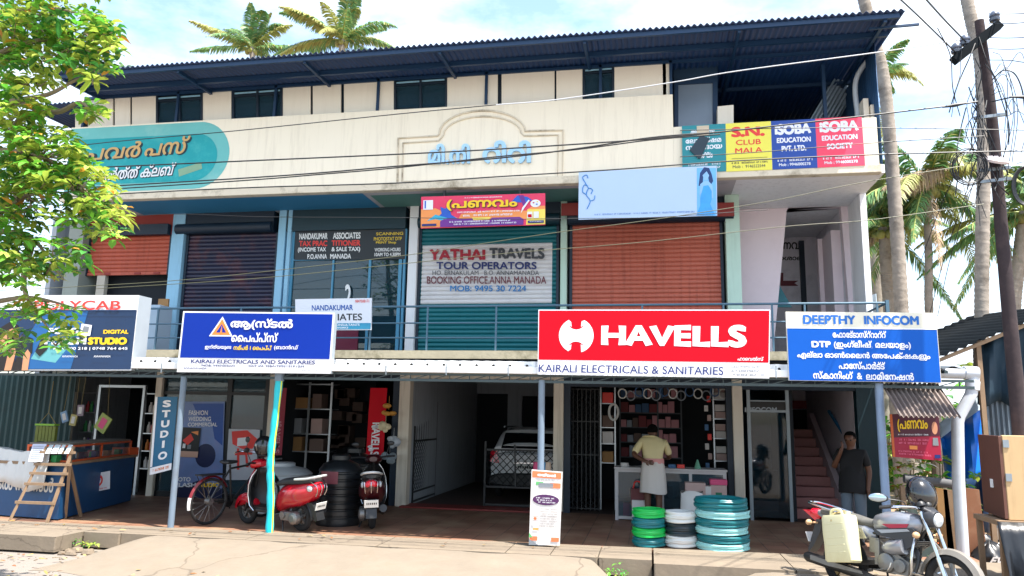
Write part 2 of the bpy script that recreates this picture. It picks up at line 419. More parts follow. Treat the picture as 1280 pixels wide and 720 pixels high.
# concrete ramp that laps from the road up to the pavement between the gaps
g = MB(); nx, ny = 60, 10
def ramp(u, v, d=0):
    x0, x1 = -7.1+.35*v, -.52+.18*math.sin(v*3); x = x0+(x1-x0)*u; y = -5.75-.25*math.sin(u*2.6+.4)+.06*math.sin(u*31)+(1.33+.25*math.sin(u*2.6+.4))*v
    edge = min(1, min(u, 1-u)*28)
    return Vector((x, y, -.197+.212*min(1, (v*1.15))**.8*edge))
vsn = [ramp(i/nx, j/ny) for j in range(ny+1) for i in range(nx+1)]
g.add(vsn, [(j*(nx+1)+i, j*(nx+1)+i+1, (j+1)*(nx+1)+i+1, (j+1)*(nx+1)+i) for j in range(ny) for i in range(nx)], 0, True)
g.add([(-7.1,-5.7,-.199),(-.5,-5.7,-.199),(-.5,-4.42,-.199),(-7.1,-4.42,-.199)], [(0,1,2,3)])
struct('pavement_ramp', g, M('ramp concrete', '#7a6f61', .95, crack=.4, var=.2, scale=3, bump=.7, bscale=16, dirt='#7a6c5b', dirt_amt=.7))
# sloping concrete apron under the motorcycle
g = MB(); nx, ny = 40, 8
def apron(u, v): return Vector((.75+.3*(1-v)+8.0*u, -7.2-.2*math.sin(u*9)+(2.575+.2*math.sin(u*9))*v, -.197+.19*min(1, v*1.12)*min(1, u*18)))
g.add([apron(i/nx, j/ny) for j in range(ny+1) for i in range(nx+1)], [(j*(nx+1)+i, j*(nx+1)+i+1, (j+1)*(nx+1)+i+1, (j+1)*(nx+1)+i) for j in range(ny) for i in range(nx)], 0, True)
struct('pavement_ramp', g, MATS['ramp concrete'])
# dark drain bottoms with broken edges
g = MB()
for x0, x1 in ((-7.56, -6.9), (-.62, .05)):
    for k in range(9):
        x = x0+random.random()*(x1-x0); y = -4.95+random.random()*.42; s = .04+.06*random.random()
        g.ball((x, y, -.185), s, (1, .8, .6), 6, 4)
struct('rubble', g, m_kerb)
# small stones and grit along the kerb
g = MB(); rnd = random.Random(3)
for k in range(500):
    x = rnd.uniform(-12, 7); y = -5.0-abs(rnd.gauss(0, .35)) if x < -7 or x > -.3 else -5.85-abs(rnd.gauss(0, .2))
    s = rnd.uniform(.006, .02); g.ball((x, y, -.2+s*.3), s, (1, .8, .6), 5, 3)
tag(g.build('grit', m_kerb), kind='stuff', label='loose grit and small stones along the kerb', cat='grit')

# ------------------------------------------------------------------ materials of the building
m_cream = M('cream wall', '#f2e6cf', .85, var=.05, scale=.9, bump=.08, bscale=30, dirt='#b9aa92', dirt_amt=.3, streak=1)
m_creamp = M('cream board', '#efe6d6', .7, var=.05, scale=1.2, dirt='#cfc3b0', dirt_amt=.2, streak=1)
m_lip = M('weathered ledge', '#dccfb8', .9, var=.15, scale=2, bump=.3, bscale=20, dirt='#6d5f48', dirt_amt=.85)
m_moss = M('mossy slab edge', '#b3a78c', .95, var=.25, scale=3, bump=.5, bscale=15, dirt='#4f4a2a', dirt_amt=.95)
m_pink = M('pale pink plaster', '#ead9de', .8, var=.05, scale=1, dirt='#c9b6bc', dirt_amt=.25)
m_white = M('white plaster', '#efeef0', .8, var=.05, scale=1, dirt='#aaa6a6', dirt_amt=.35, streak=1)
m_greyw = M('grey wall', '#a3a9b0', .85, var=.1, scale=1, dirt='#5b6066', dirt_amt=.4, streak=1)
m_navy = M('navy paint', '#0d2234', .55, var=.2, scale=2)
m_dark = M('dark interior', '#1d2228', .9, var=.2, scale=1)  # the darkness of the shaded rooms is put into this colour
m_dkteal = M('dark teal', '#0c2f3a', .5, var=.2, scale=2)
m_lblue = M('light blue paint', '#8fbfd8', .6, var=.08, scale=3, dirt='#5f7d8c', dirt_amt=.3, streak=1)
m_lgreen = M('pale green paint', '#b9d3c1', .6, var=.08, scale=3, dirt='#7d9484', dirt_amt=.3, streak=1)
m_wcol = M('off white column', '#d6cdbd', .75, var=.08, scale=3, dirt='#8c7d68', dirt_amt=.5, streak=1)
m_soffB = M('blue painted soffit', '#2f7fa8', .7, var=.1, scale=1.5)
m_soffG = M('pale soffit', '#b8b4b8', .8, var=.1, scale=1.5, dirt='#6f7c78', dirt_amt=.5)
m_roofu = M('shade tinted roof sheet', '#0f3058', .45, var=.2, scale=1.2, metal=.0, dirt='#12304f', dirt_amt=.5)  # the bluish tint of the shaded underside is put into the sheet colour
m_steelb = M('blue steel', '#123456', .5, var=.2, scale=3)
m_black = M('black frame', '#10151a', .4, var=.2)
m_sh_red = M('rust red shutter', '#b3553f', .6, var=.15, scale=1.5, dirt='#5f2a1e', dirt_amt=.45, streak=1)
m_sh_or = M('orange red shutter', '#bd6550', .6, var=.12, scale=1.2, dirt='#6e2b1f', dirt_amt=.5, streak=1)
m_sh_pur = M('purple blue shutter', '#28293f', .45, var=.3, scale=1.1, dirt='#713f3a', dirt_amt=.7)
m_sh_teal = M('teal shutter', '#0d6b72', .5, var=.12, scale=2, dirt='#0a4a52', dirt_amt=.4)
m_rail = M('grey blue rail', '#4f6d7e', .5, var=.15)
m_steel = M('galvanised steel', '#8e979e', .45, metal=.6, var=.12, dirt='#6a5a4a', dirt_amt=.35)
m_alu = M('aluminium', '#a9b0b5', .35, metal=.7, var=.08)
m_redbox = M('red shutter box', '#8a2a22', .6, var=.2)
m_redfloor = M('red oxide step', '#7d2b25', .6, var=.15, scale=4)
m_stair = M('rose stair', '#b57f7c', .65, var=.08, scale=4, dirt='#5d3b3b', dirt_amt=.35)
m_glass = glass('window glass', '#2b4656', .35)
m_shopglass = glass('shop glass', '#35505e', .6)
m_wht = M('white paint', '#e4e4e4', .5, var=.04)
m_blk = M('black paint', '#141414', .5, var=.1)

# ------------------------------------------------------------------ the building
B = thing('shop_building', 'three storey cream shop building with roller shutters and tin roof', 'building', (-4, 0, 0))
YL = -1.2
def part(name, mb, mat, parent=None, **k): return mb.build(name, mat, parent or B, **k)
ZS1, ZT1, ZS2, ZT2 = 2.60, 2.77, 5.70, 5.84
# floor slabs
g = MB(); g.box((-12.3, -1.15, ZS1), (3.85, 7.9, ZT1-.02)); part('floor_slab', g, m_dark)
g = MB(); g.box((-11.45, -1.2, ZS1+.03), (3.8, -1.152, ZT1)); part('slab_edge', g, m_moss)
g = MB(); g.box((-11.35, -1.16, ZS2), (1.5, 7.9, ZT2), 0); part('floor_slab', g, m_soffG)
g = MB(); g.box((1.502, -1.16, ZS2), (3.83, 7.9, ZT2), 0); part('floor_slab', g, m_white)
g = MB(); g.box((-10.4, -1.14, ZS2-.006), (-5.2, -.1, ZS2-.003)); part('soffit_paint', g, m_soffB)
g = MB(); g.box((-5.1, -.9, ZS2-.006), (-1.0, -.1, ZS2-.003)); part('soffit_paint', g, M('green soffit', '#5c8a80', .7))
# parapet with lip, low parapet on the right
g = MB(); g.box((-11.4, YL, ZS2+.12), (.46, YL+.15, 7.24)); part('parapet', g, m_cream)
g = MB(); g.box((-11.42, YL-.06, ZS2-.02), (.46, YL+.1, ZS2+.118)); g.box((.462, YL-.06, ZS2-.02), (3.76, YL+.1, ZS2+.118)); part('ledge', g, m_lip, bevel=.01)
g = MB(); g.box((.462, YL, ZS2+.12), (3.74, YL+.15, 6.64)); part('parapet', g, m_cream)
# mouldings round the raised name
def para(u, v, d=0): p = at(u, v, YL); return Vector((p.x, p.y-d, p.z))
def arch(off):
    pts = [(497+off, 231-off*.6), (498+off, 173+off), (547+off*.3, 170+off)]
    for i in range(15):
        a = math.pi*(1-i/14); pts.append((603+(54-off*.9)*math.cos(a), 168-(28-off*1.0)*math.sin(a)+off*.2-(i/14)*3))
    return pts+[(657-off*.3, 164+off), (704-off, 163+off), (703-off, 225-off*.6)]
for off, w in ((0, .035), (6, .03)):
    g = MB(); pts = [para(x, y, .012) for x, y in arch(off)]; g.tube(pts+[pts[0]], w*.55, 6, smooth=True); part('moulding', g, m_lip)
f_para = lambda u, v, d=0: para(u, v, d)
g = MB(); m_skyb = M('sky blue letters', '#a9d3f0', .6, var=.08)
put_text(g, 'മി.നി', f_para, 536, 206, 588, 181, .06, 0, .03, 0, .05); part('raised_letters', g, m_skyb); g = MB()
put_text(g, 'റിറി', f_para, 604, 205, 664, 177, .06, 0, .03, 0, .05)
part('raised_letters', g, m_skyb)
# painted mural, pill shaped end
m_t1 = M('mural pale teal', '#6db8b4', .8, var=.12, scale=1.5, dirt='#9fc9c0', dirt_amt=.5)
m_t2 = M('mural teal', '#1f9ba0', .8, var=.15, scale=1.2, dirt='#57bdb8', dirt_amt=.6)
m_tan = M('mural tan', '#c9a368', .7, var=.12); m_ol = M('mural outline', '#12343f', .7)
g = MB()
mx0, mx1 = -11.39, X(287, 190, YL); zt, zb = 7.21, 5.86; rr = (zt-zb)/2
pill = [(mx0, zb), (mx1-rr, zb)]+[(mx1-rr+rr*math.cos(a), (zt+zb)/2+rr*math.sin(a)) for a in (math.pi*(i/20-.5) for i in range(1, 20))]+[(mx1-rr, zt), (mx0, zt)]
fw = lambda u, v, d=0: Vector((u, YL-d, v))
g.flat(pill, fw, .003, 0)
r2 = rr*.8; zt2, zb2 = zt-.24, zb+.16; c2 = (zt2+zb2)/2; r2 = (zt2-zb2)/2
pill = [(mx0+.01, zb2), (mx1-.25-r2, zb2)]+[(mx1-.25-r2+r2*math.cos(a), c2+r2*math.sin(a)) for a in (math.pi*(i/20-.5) for i in range(1, 20))]+[(mx1-.25-r2, zt2), (mx0+.01, zt2)]
g.flat(pill, fw, .006, 1); part('mural', g, [m_t1, m_t2])
def tilted(u, v, d=0): return para(u, v-(u-180)*.075, d)
g = MB()
for dx, dy, mt, dd, bo in ((2, 1.5, 1, .009, .06), (0, 0, 0, .013, .02)):
    put_text(g, 'പവർ', tilted, 108+dx, 196+dy, 177+dx, 176+dy, dd, mt, bo, 6)
    put_text(g, 'പസ്', tilted, 183+dx, 196+dy, 236+dx, 174+dy, dd, mt, bo, 6)
for dx, dy, mt, dd, bo in ((1, 1, 1, .009, .06), (0, 0, 2, .013, .02)):
    put_text(g, 'ഹെൽത്ത് ക്ലബ്', tilted, 108+dx, 222+dy, 219+dx, 206+dy, dd, mt, bo, 4)
part('mural_lettering', g, [m_tan, m_ol, m_wht])
g = MB(); g.flat([(223, 212), (252, 203), (253, 211), (224, 221)], para, .009); part('mural_patch', g, M('mural patch', '#86a88a', .8))
# second floor: dark backing, cream boards and windows along the parapet
YP = -1.0
def quad_box(mb, px0, px1, t0, t1, b0, b1, Y, th, m=0):
    c = [at(px0, b0, Y), at(px1, b1, Y), at(px1, t1, Y), at(px0, t0, Y)]
    mb.add(c+[p+Vector((0, th, 0)) for p in c], [(0,1,2,3),(7,6,5,4),(0,4,5,1),(1,5,6,2),(2,6,7,3),(3,7,4,0)], m)
def topy(x): return 120-(x-163)*.0655+ (0 if x > 300 else 0)
def boty(x): return 154.5-(x-163)*.0535
for a, b in ((94,105),(110,141),(143.5,162.5),(165,194.7),(253,289),(353,388),(391,426),(430,493),(558,622),(627,693),(695.5,728),(768,838)):
    g = MB(); quad_box(g, a, b, topy(a), topy(b), boty(a)+2, boty(b)+2, YP, .03); part('wall_board', g, m_creamp)
for a, b, n in ((196,252,2),(291,352,2),(493.5,557.5,2),(729.5,766.5,1)):
    g = MB(); wfr = MB(); gl = MB(); bl = MB()
    for k in range(n+1):
        x = a+(b-a)*k/n; quad_box(wfr, x-1.3, x+1.3, topy(x)-3, topy(x)-3, boty(x)+2, boty(x)+2, YP-.01, .06)
    quad_box(wfr, a, b, topy(a)+7.5, topy(b)+7.5, topy(a)+9.5, topy(b)+9.5, YP-.012, .05)
    w_ = wfr.build('window', m_navy, B)
    quad_box(gl, a+1, b-1, topy(a)+9, topy(b)+9, boty(a)+2, boty(b)+2, YP+.03, .008); gl.build('pane', m_glass, w_)
    quad_box(bl, a+2, b-2, topy(a)+4.3, topy(b)+4.3, topy(a)+6.3, topy(b)+6.3, YP+.005, .004); bl.build('rail', m_lblue, w_)
g = MB(); g.box((-11.35, YP+.06, ZT2), (.46, YP+.12, 7.95)); part('wall', g, m_navy)
g = MB()
for x in [-11.3, -9.2, -7.1, -5, -2.9, -.8, .44]: g.bar((x, YP-.02, 7.2), (x, YP-.02, 7.97), .05)
g.bar((-11.3, YP-.02, 7.93), (3.7, YP-.02, 7.93), .05); part('steel_post', g, m_steelb)
# roof sheet
ZR = lambda y: 7.93+.045*(y+2.2)
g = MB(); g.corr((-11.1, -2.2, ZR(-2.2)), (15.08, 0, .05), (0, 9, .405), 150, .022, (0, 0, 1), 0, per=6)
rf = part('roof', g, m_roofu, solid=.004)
g = MB(); g.bar((-11.0, -2.12, 7.87), (3.9, -2.12, 7.92), .05, .07); g.bar((-11.0, -1.5, 7.885), (3.9, -1.5, 7.94), .06, .08)
g.bar((-11, .5, 7.97), (3.9, .5, 8.02), .05, .07); g.bar((-11, 2.5, 8.06), (3.9, 2.5, 8.11), .05, .07)
for x in (-10.9, -8.5, -6, -3.5, -1, 1.5, 3.7): g.bar((x, -2.1, 7.83+.003*(x+11)), (x, 6, 8.19+.003*(x+11)), .05, .06)
g.bar((3.5, -1.9, 7.85), (4.25, -1.9, 7.87), .035)
g.build('purlin', m_steelb, rf)
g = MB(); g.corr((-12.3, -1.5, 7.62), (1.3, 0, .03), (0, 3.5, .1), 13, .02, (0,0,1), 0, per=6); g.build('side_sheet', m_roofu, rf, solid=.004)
# terrace under the roof on the right
g = MB(); g.corr((3.8, -1.15, 5.84), (0, 8.5, 0), (0, 0, 2.15), 80, .015, (1, 0, 0), 0, per=6); part('side_sheet', g, M('terrace side sheet', '#2a5078', .6, var=.2), solid=.004)
g = MB(); g.box((.46, 4.5, ZT2), (3.78, 4.6, 8.25)); g.box((.3, -1.0, ZT2), (.36, 4.5, 8.15)); part('wall', g, M('terrace wall', '#16324c', .8, var=.2))
g = MB(); quad_box(g, 842, 897, 82, 78, 170, 168, -.5, .05); part('wall', g, M('wall behind sign', '#1d3c58', .8))
g = MB(); quad_box(g, 843, 848, 104, 104, 166, 166, -.55, .05); quad_box(g, 891, 897, 100, 100, 164, 164, -.55, .05); quad_box(g, 843, 897, 100, 98, 106, 103, -.552, .05); w_ = part('window', g, m_steelb)
g = MB(); quad_box(g, 848, 891, 106, 103, 166, 164, -.52, .01); g.build('pane', M('milky pane', '#7d8ea2', .25, spec=.7), w_)
g = MB(); quad_box(g, 897, 917, 133, 131, 160, 159, -.8, .3); part('wall_board', g, m_creamp)
g = MB(); p = at(1032, 150, -.4); g.bar((p.x, -.4, 5.84), (p.x, -.4, 8.0), .06); part('steel_post', g, m_steelb)
g = MB(); q = [at(1092, 66, -.6), at(1070, 100, -.6), at(1072, 146, -.6)]; g.tube(spline(q, 5), .045, 10); part('drain_pipe', g, M('white pvc', '#b9c2cc', .4))
for i, (a, b, w) in enumerate((((1062, 66), (1012, 150), .12), ((1040, 84), (1030, 128), .1))):
    pa, pb = at(*a, .6+i*.3), at(*b, .2+i*.3); g = MB()
    g.corr(pb, Vector((.6+i*.3, .5, .12)), pa-pb, 7, .03, Vector((.3, -1, .2)).normalized(), 0, per=6)
    tag(g.build('roofing_sheet', M('pale roofing sheet', '#9db2c4', .45, var=.15), None, solid=.004), ['long pale corrugated sheet leaning under the terrace roof', 'short pale corrugated sheet behind the long one on the terrace'][i], 'roofing sheet', 'loose sheets on the terrace')
g = MB(); q = gr(1095, 150, 6.6); g.box((at(1077,150,-.7).x, -.85, 6.0), (at(1084,150,-.7).x, -.6, at(1080,127,-.7).z)); g.box((at(1085,150,-.7).x, -.9, 6.0), (at(1094,150,-.7).x, -.6, at(1090,136,-.7).z))
tag(g.build('storage_box', m_creamp, None, bevel=.01), 'pale boxes stored by the terrace side wall', 'box')

# first floor: columns, shutter boxes, shutters
ZC0, ZC1 = ZT1, ZS2
def col(px0, px1, py, mat, y0=-.12, y1=.2, z0=ZC0, z1=ZC1-.005, name='column'):
    g = MB(); g.box((X(px0, py), y0, z0), (X(px1, py), y1, z1)); return part(name, g, mat, bevel=.008)
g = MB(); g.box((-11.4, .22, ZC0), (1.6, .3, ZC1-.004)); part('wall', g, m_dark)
col(207, 222.5, 420, m_lblue); col(343.5, 352.5, 400, m_lblue); col(355, 360, 400, m_lblue); col(508, 519, 430, m_wht); col(701, 709, 370, m_lgreen)
col(908, 926, 370, m_lgreen, y0=-.2)
g = MB(); g.box((-12.0, -.25, 2.0), (-11.65, .3, ZC1-.004)); part('column', g, M('grey green column', '#8d948c', .8, var=.1))
ZB = 5.26
for a, b, mt, nm in ((112, 218, m_redbox, 0), (222.6, 343.4, m_navy, 0), (360, 507.8, m_dkteal, 0), (519.2, 700.8, m_navy, 0), (709.2, 907.8, m_navy, 0)):
    g = MB(); g.box((X(a, 300), -.1, ZB), (X(b, 300), .1, ZC1-.006)); part('shutter_box', g, mt)
for a, b, mt in ((115, 218, m_navy),):
    g = MB(); g.box((X(a, 285), -.22, ZB-.02), (X(b, 285), -.102, ZB+.2)); part('shutter_drum', g, mt)
for a, b, mt in ((225, 343, m_navy), (525, 700, m_dkteal)):
    g = MB(); g.lathe([(.11, X(a, 290)), (.11, X(b, 290))], (0, -.1, ZB+.1), (1, 0, 0), 14); part('shutter_drum', g, mt)
g = MB(); g.lathe([(.16, X(712, 290)), (.16, X(916, 290))], (0, -.12, ZB+.12), (1, 0, 0), 14); part('shutter_drum', g, m_navy)
g = MB(); g.box((X(704, 265), -.34, ZB+.1), (X(727, 265), -.3, ZB+.33)); part('shutter_box', g, m_redbox)
g = MB(); g.box((X(894, 262), -.34, ZB+.0), (X(915, 262), -.3, ZB+.25)); part('shutter_box', g, m_redbox)
def shutter(x0, x1, z0, z1, mat, y=0.0, pitch=.082, bottom=True):
    g = MB(); n = max(2, round((z1-z0)/pitch)); g.corr((x0, y, z0), (0, 0, z1-z0), (x1-x0, 0, 0), n, .014, (0, -1, 0), 0, per=8, shape='slat')
    o = part('roller_shutter', g, mat)
    g = MB(); g.box((x0, y-.03, z0-.06), (x1, y+.02, z0)); g.build('bottom_bar', mat, o)
    for xx in (x0-.05, x1): g = MB(); g.box((xx, y-.04, z0-.06), (xx+.05, y+.05, z1)); g.build('guide', m_navy, o)
    return o
s1 = shutter(X(114, 320), X(216, 320)-.06, at(150, 341, 0).z, ZB, m_sh_red, -.03)
g = MB()
for x in (.25, .62, .85):
    xx = X(114, 320)+(X(216, 320)-X(114, 320))*x; zz = at(150, 341, 0).z; g.box((xx-.07, -.075, zz-.05), (xx+.07, -.06, zz-.01))
g.build('handle', m_redbox, s1)
shutter(X(227, 400)+.02, X(340, 400)-.02, ZC0, ZB, m_sh_pur)
s4 = shutter(X(522, 400)+.03, X(699, 400)-.06, ZC0, ZB, m_sh_teal)
shutter(X(712, 370)+.05, X(906, 370)-.06, ZC0, ZB, m_sh_or)
# painted white panel on the teal shutter
def f_s4(u, v, d=0): p = at(u, v, -.02); return Vector((p.x, p.y-d, p.z))
g = MB(); n = 60; zt_, zb_ = at(600, 306, -.02).z, at(600, 380, -.02).z; x0, x1 = at(527, 340, -.02).x, at(690, 340, -.02).x
n = round((ZB-ZC0)/.082); sl = (ZB-ZC0)/n; k0, k1 = round((zb_-ZC0)/sl), round((zt_-ZC0)/sl); g.corr((x0, -.004, ZC0+k0*sl), (0, 0, (k1-k0)*sl), (x1-x0, 0, 0), k1-k0, .013, (0, -1, 0), 0, per=8, shape='slat'); g.build('painted_panel', M('painted white', '#d8d5d4', .6, var=.05, dirt='#a9a4a4', dirt_amt=.4), s4)
m_tred, m_tgry, m_tnav, m_tbrn = M('text red', '#a3182c', .6), M('text grey', '#3b3f45', .6), M('text navy', '#1f2c66', .6), M('text brown', '#6b2430', .6)
m_tblu = M('text blue', '#2f79b5', .6)
g = MB(); L = [('YATHAI', 537, 325.5, 607, 311.5, 0, .05), ('TRAVELS', 612, 324, 681, 310, 1, .05), ('TOUR OPERATORS', 546, 337, 671, 327.5, 2, .03),
  ('HO. ERNAKULAM   B.O. ANNAMANADA', 541, 344, 674, 338.5, 1, .0), ('BOOKING OFFICE.ANNA MANADA', 534, 355, 683, 345.5, 3, .01), ('MOB: 9495 30 7224', 563, 364.5, 658, 357, 4, .02)]
for t, a, b, c, d_, k, bo in L: put_text(g, t, f_s4, a, b, c, d_, .022, k, bo)
g.build('lettering', [m_tred, m_tgry, m_tnav, m_tbrn, m_tblu], s4)
# glazed office bay
g = MB(); zz0, zz1 = ZC0, ZB+.0
for a, w in ((363.5, 2.2), (416, 1), (462, 1.4), (500, 2), (505, 1.4)): g.box((X(a-w, 360), -.05, zz0), (X(a+w, 360), .02, zz1))
g.box((X(363, 360), -.052, ZB-.08), (X(506, 360), .022, ZB)); g.box((X(363, 360), -.052, at(400, 324, 0).z-.03), (X(506, 360), .022, at(400, 324, 0).z))
w_ = part('window', g, M('blue window frame', '#4d8fae', .5, var=.1))
g = MB(); g.box((X(363, 360), -.012, zz0), (X(506, 360), -.008, zz1-.08)); g.build('pane', glass('office glass', '#16323c', .12, .02), w_)
bs = Sign('x', '', '', ((369, 289), (507, 286), (506, 324), (368, 325)), -.056, .004, m_black, panel='sticker', parent=w_)
m_ty, m_tw, m_tr = M('text yellow', '#e6c22a', .5), M('text white', '#e8e8e6', .5), M('text bright red', '#e2382f', .5)
bs.text([('NANDAKUMAR', .04, .7, .30, .92, m_tw, .04), ('ASSOCIATES', .35, .7, .60, .92, m_tw, .04), ('TAX PRAC', .04, .46, .30, .66, m_tr, .04), ('TITIONER', .34, .46, .60, .66, m_tr, .04),
  ('(INCOME TAX', .03, .24, .29, .43, m_tw, .03), ('& SALE TAX)', .34, .24, .60, .43, m_tw, .03), ('P.O.ANNA', .12, .03, .30, .2, m_tw, .03), ('MANADA', .33, .03, .52, .2, m_tw, .03),
  ('PHOTOSTAT DTP', .72, .62, .97, .74, m_ty, .02), ('SCANNING', .74, .8, .98, .9, m_ty, .02), ('PRINT Shop', .74, .5, .92, .6, m_ty, .02), ('WORKING HOURS', .73, .26, .96, .38, m_tw, .02), ('10AM TO 4.30PM', .73, .1, .96, .22, m_tw, .02)])
g = MB(); put_text(g, '2', f_s4, 433, 383, 440, 356, .06, 0, .03); g.build('lettering', m_tw, w_)
g = MB(); g.box((X(371, 425), -.045, ZC0), (X(448, 425), -.02, at(400, 408, 0).z)); g.build('lower_panel', M('maroon panel', '#6d1433', .5), w_)
# balcony things behind the left shutter: nothing is visible but a dark room
g = MB(); g.box((-11.4, 3.0, ZC0), (-9.5, 3.1, ZC1-.02)); part('wall', g, m_dark)
g = MB(); g.box((X(121, 370), -.05, ZC0), (X(131, 370), .05, at(125, 342, 0).z)); part('door_post', g, M('plaster strip', '#b9b2a4', .8))
# stairwell on the right: recessed pink wall with a slanted opening, white end pillar
YR = .83
def fr(u, v, d=0): p = at(u, v, YR); return Vector((p.x, p.y-d, p.z))
g = MB()
zt_ = ZS2-.004; zb_ = ZT1
def wpt(u, v): p = at(u, v, YR); return (p.x, p.z)
xl = X(918, 380, YR); xr = 3.728
poly = [(xl, zb_), (wpt(963, 390)[0], zb_), wpt(983.5, 263), wpt(986, 259.5), wpt(1051, 258.5), (wpt(1063, 390)[0], zb_), (xr, zb_), (xr, zt_), (xl, zt_)]
g.prism(poly, lambda u, v, d: Vector((u, YR+d, v)), 0, .15); part('wall', g, m_pink)
g = MB(); g.box((3.73, 0.0, ZT1), (3.835, YR+.2, ZS2-.004)); part('column', g, m_white)
g = MB(); g.box((1.5, 3.3, ZT1), (3.8, 3.4, ZS2-.002)); g.box((3.66, YR+.2, ZT1), (3.8, 3.3, ZS2-.002)); part('wall', g, M('inner wall', '#e2dde4', .8, var=.08, dirt='#77727c', dirt_amt=.4))
g = MB(); p0 = at(1022, 330, 2.0); g.box((p0.x, 1.9, ZT1), (p0.x+.09, 2.1, at(1022, 300, 2).z)); g.box((p0.x+.1, 1.2, ZT1), (p0.x+.5, 2.2, at(1022, 300, 2).z)); part('wall', g, m_pink)
g = MB(); pa = at(1002, 300, 3.2); g.box((pa.x-.05, 3.2, 4.0), (pa.x+.05, 3.29, 5.6)); part('beam', g, m_navy)
def fi(u, v, d=0): p = at(u, v, 3.3); return Vector((p.x, p.y-d, p.z))
g = MB(); put_text(g, 'പ്രണവം', fi, 960, 315, 1005, 301, .012, 0, .03); put_text(g, 'ചിത്രശാല', fi, 955, 327, 1004, 319, .012, 0, .03); part('wall_lettering', g, m_blk)
g = MB(); g.flat([(975.5, 341), (979, 341), (979, 351), (998, 351), (993, 354), (998, 357.5), (975.5, 357.5)], fi, .012); part('painted_arrow', g, m_tbrn)
g = MB(); g.prism([(965, 384), (968, 350), (974, 356), (990, 384)], lambda u, v, d: at(u, v, 1.6)+Vector((0, d, 0)), 0, .03); part('stair_side', g, M('teal stair side', '#3f8a97', .6, var=.1))
# balcony railing
rl = MB()
zr = [3.555, 3.26, 3.0]
for z in zr: rl.tube([(-11.3, -1.12, z), (3.74, -1.12, z)], .02 if z > 3.5 else .014, 8)
ro = part('railing', rl, m_rail)
for px in (196, 300, 463, 534, 620, 803, 905, 966, 1007, 1098):
    x = X(px, 410, -1.12); g = MB(); g.bar((x, -1.12, ZT1), (x, -1.12, 3.555), .03); g.build('post', m_rail, ro)
x = 3.74; g = MB(); g.bar((x, -1.12, ZT1), (x, -1.12, 3.6), .05); g.tube([(3.74, -1.12, 3.555), (3.74, .1, 3.555)], .02); g.build('post', m_rail, ro)
# building shell: back, sides, upper rear
g = MB(); g.box((-12.3, 7.9, -.19), (3.85, 8, 8.1)); g.box((-12.42, -.25, -.19), (-12.31, 8, 5.69)); g.box((3.81, .95, ZT1), (3.9, 7.9, ZS2)); part('wall', g, m_greyw)

# ground floor partitions and bays
def wall(a, b, mat, name='wall'): g = MB(); g.box(a, b); return part(name, g, mat)
xW, xW2, xC, xC2, xI, xI2 = -4.63, -4.42, -1.71, -1.53, 1.42, 1.59
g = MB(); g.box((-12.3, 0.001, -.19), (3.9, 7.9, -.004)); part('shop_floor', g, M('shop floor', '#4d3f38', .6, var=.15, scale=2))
for a, b, m_, z0 in ((xW, xW2, m_wcol, 0), (xC, xC2, m_wcol, 0), (xI, xI2, m_wcol, 0), (X(335, 560), X(343, 560), m_wcol, 0), (X(78, 500), X(91, 500), m_wcol, 0), (X(188, 600), X(196, 600), m_wcol, 0)):
    g = MB(); g.box((a, -.12, z0), (b, .1, ZS1-.003)); part('column', g, m_, bevel=.012)
g = MB(); g.box((xW2+.002, -.1, 2.34), (xC-.002, .08, ZS1-.003)); part('beam', g, m_wcol)
g = MB(); g.box((-12.3, -.08, 2.3), (xW-.002, .06, ZS1-.003)); part('beam', g, m_navy)
g = MB(); g.box((xC2+.002, -.08, 2.22), (xI-.002, .06, ZS1-.003)); g.box((xI2+.002, -.08, 2.2), (3.84, .06, ZS1-.003)); part('beam', g, m_navy)
# carport
wall((xW2-.12, .1, 0), (xW2-.02, 5.7, ZS1-.002), m_greyw); wall((xC+.02, .1, 0), (xC+.12, 5.7, ZS1-.002), m_greyw)
g = MB(); yb = 5.62
x583, x634, x652, x690 = X(583, 540, yb), X(634, 540, yb), X(652, 540, yb), X(692, 540, yb)
g.box((xW2-.1, yb, 0), (x583, yb+.12, ZS1-.01)); g.box((x634, yb, 0), (x652, yb+.12, ZS1-.01)); g.box((x583, yb, 2.25), (x634, yb+.12, ZS1-.01)); g.box((x652, yb, 2.2), (xC+.1, yb+.12, ZS1-.01)); g.box((x690, yb, 0), (xC+.1, yb+.12, 2.2)); part('wall', g, m_greyw)
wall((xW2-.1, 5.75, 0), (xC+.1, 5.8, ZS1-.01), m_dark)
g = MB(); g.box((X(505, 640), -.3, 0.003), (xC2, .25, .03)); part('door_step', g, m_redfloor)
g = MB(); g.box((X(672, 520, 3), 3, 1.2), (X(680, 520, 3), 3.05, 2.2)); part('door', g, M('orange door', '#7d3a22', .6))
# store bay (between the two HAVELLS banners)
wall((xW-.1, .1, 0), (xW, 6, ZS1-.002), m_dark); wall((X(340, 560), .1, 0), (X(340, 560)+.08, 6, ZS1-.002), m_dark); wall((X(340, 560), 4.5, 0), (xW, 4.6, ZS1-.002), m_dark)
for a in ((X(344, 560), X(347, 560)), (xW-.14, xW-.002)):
    g = MB(); g.box((a[0], -.06, 0), (a[1], .04, 2.3)); part('door_frame', g, m_navy)
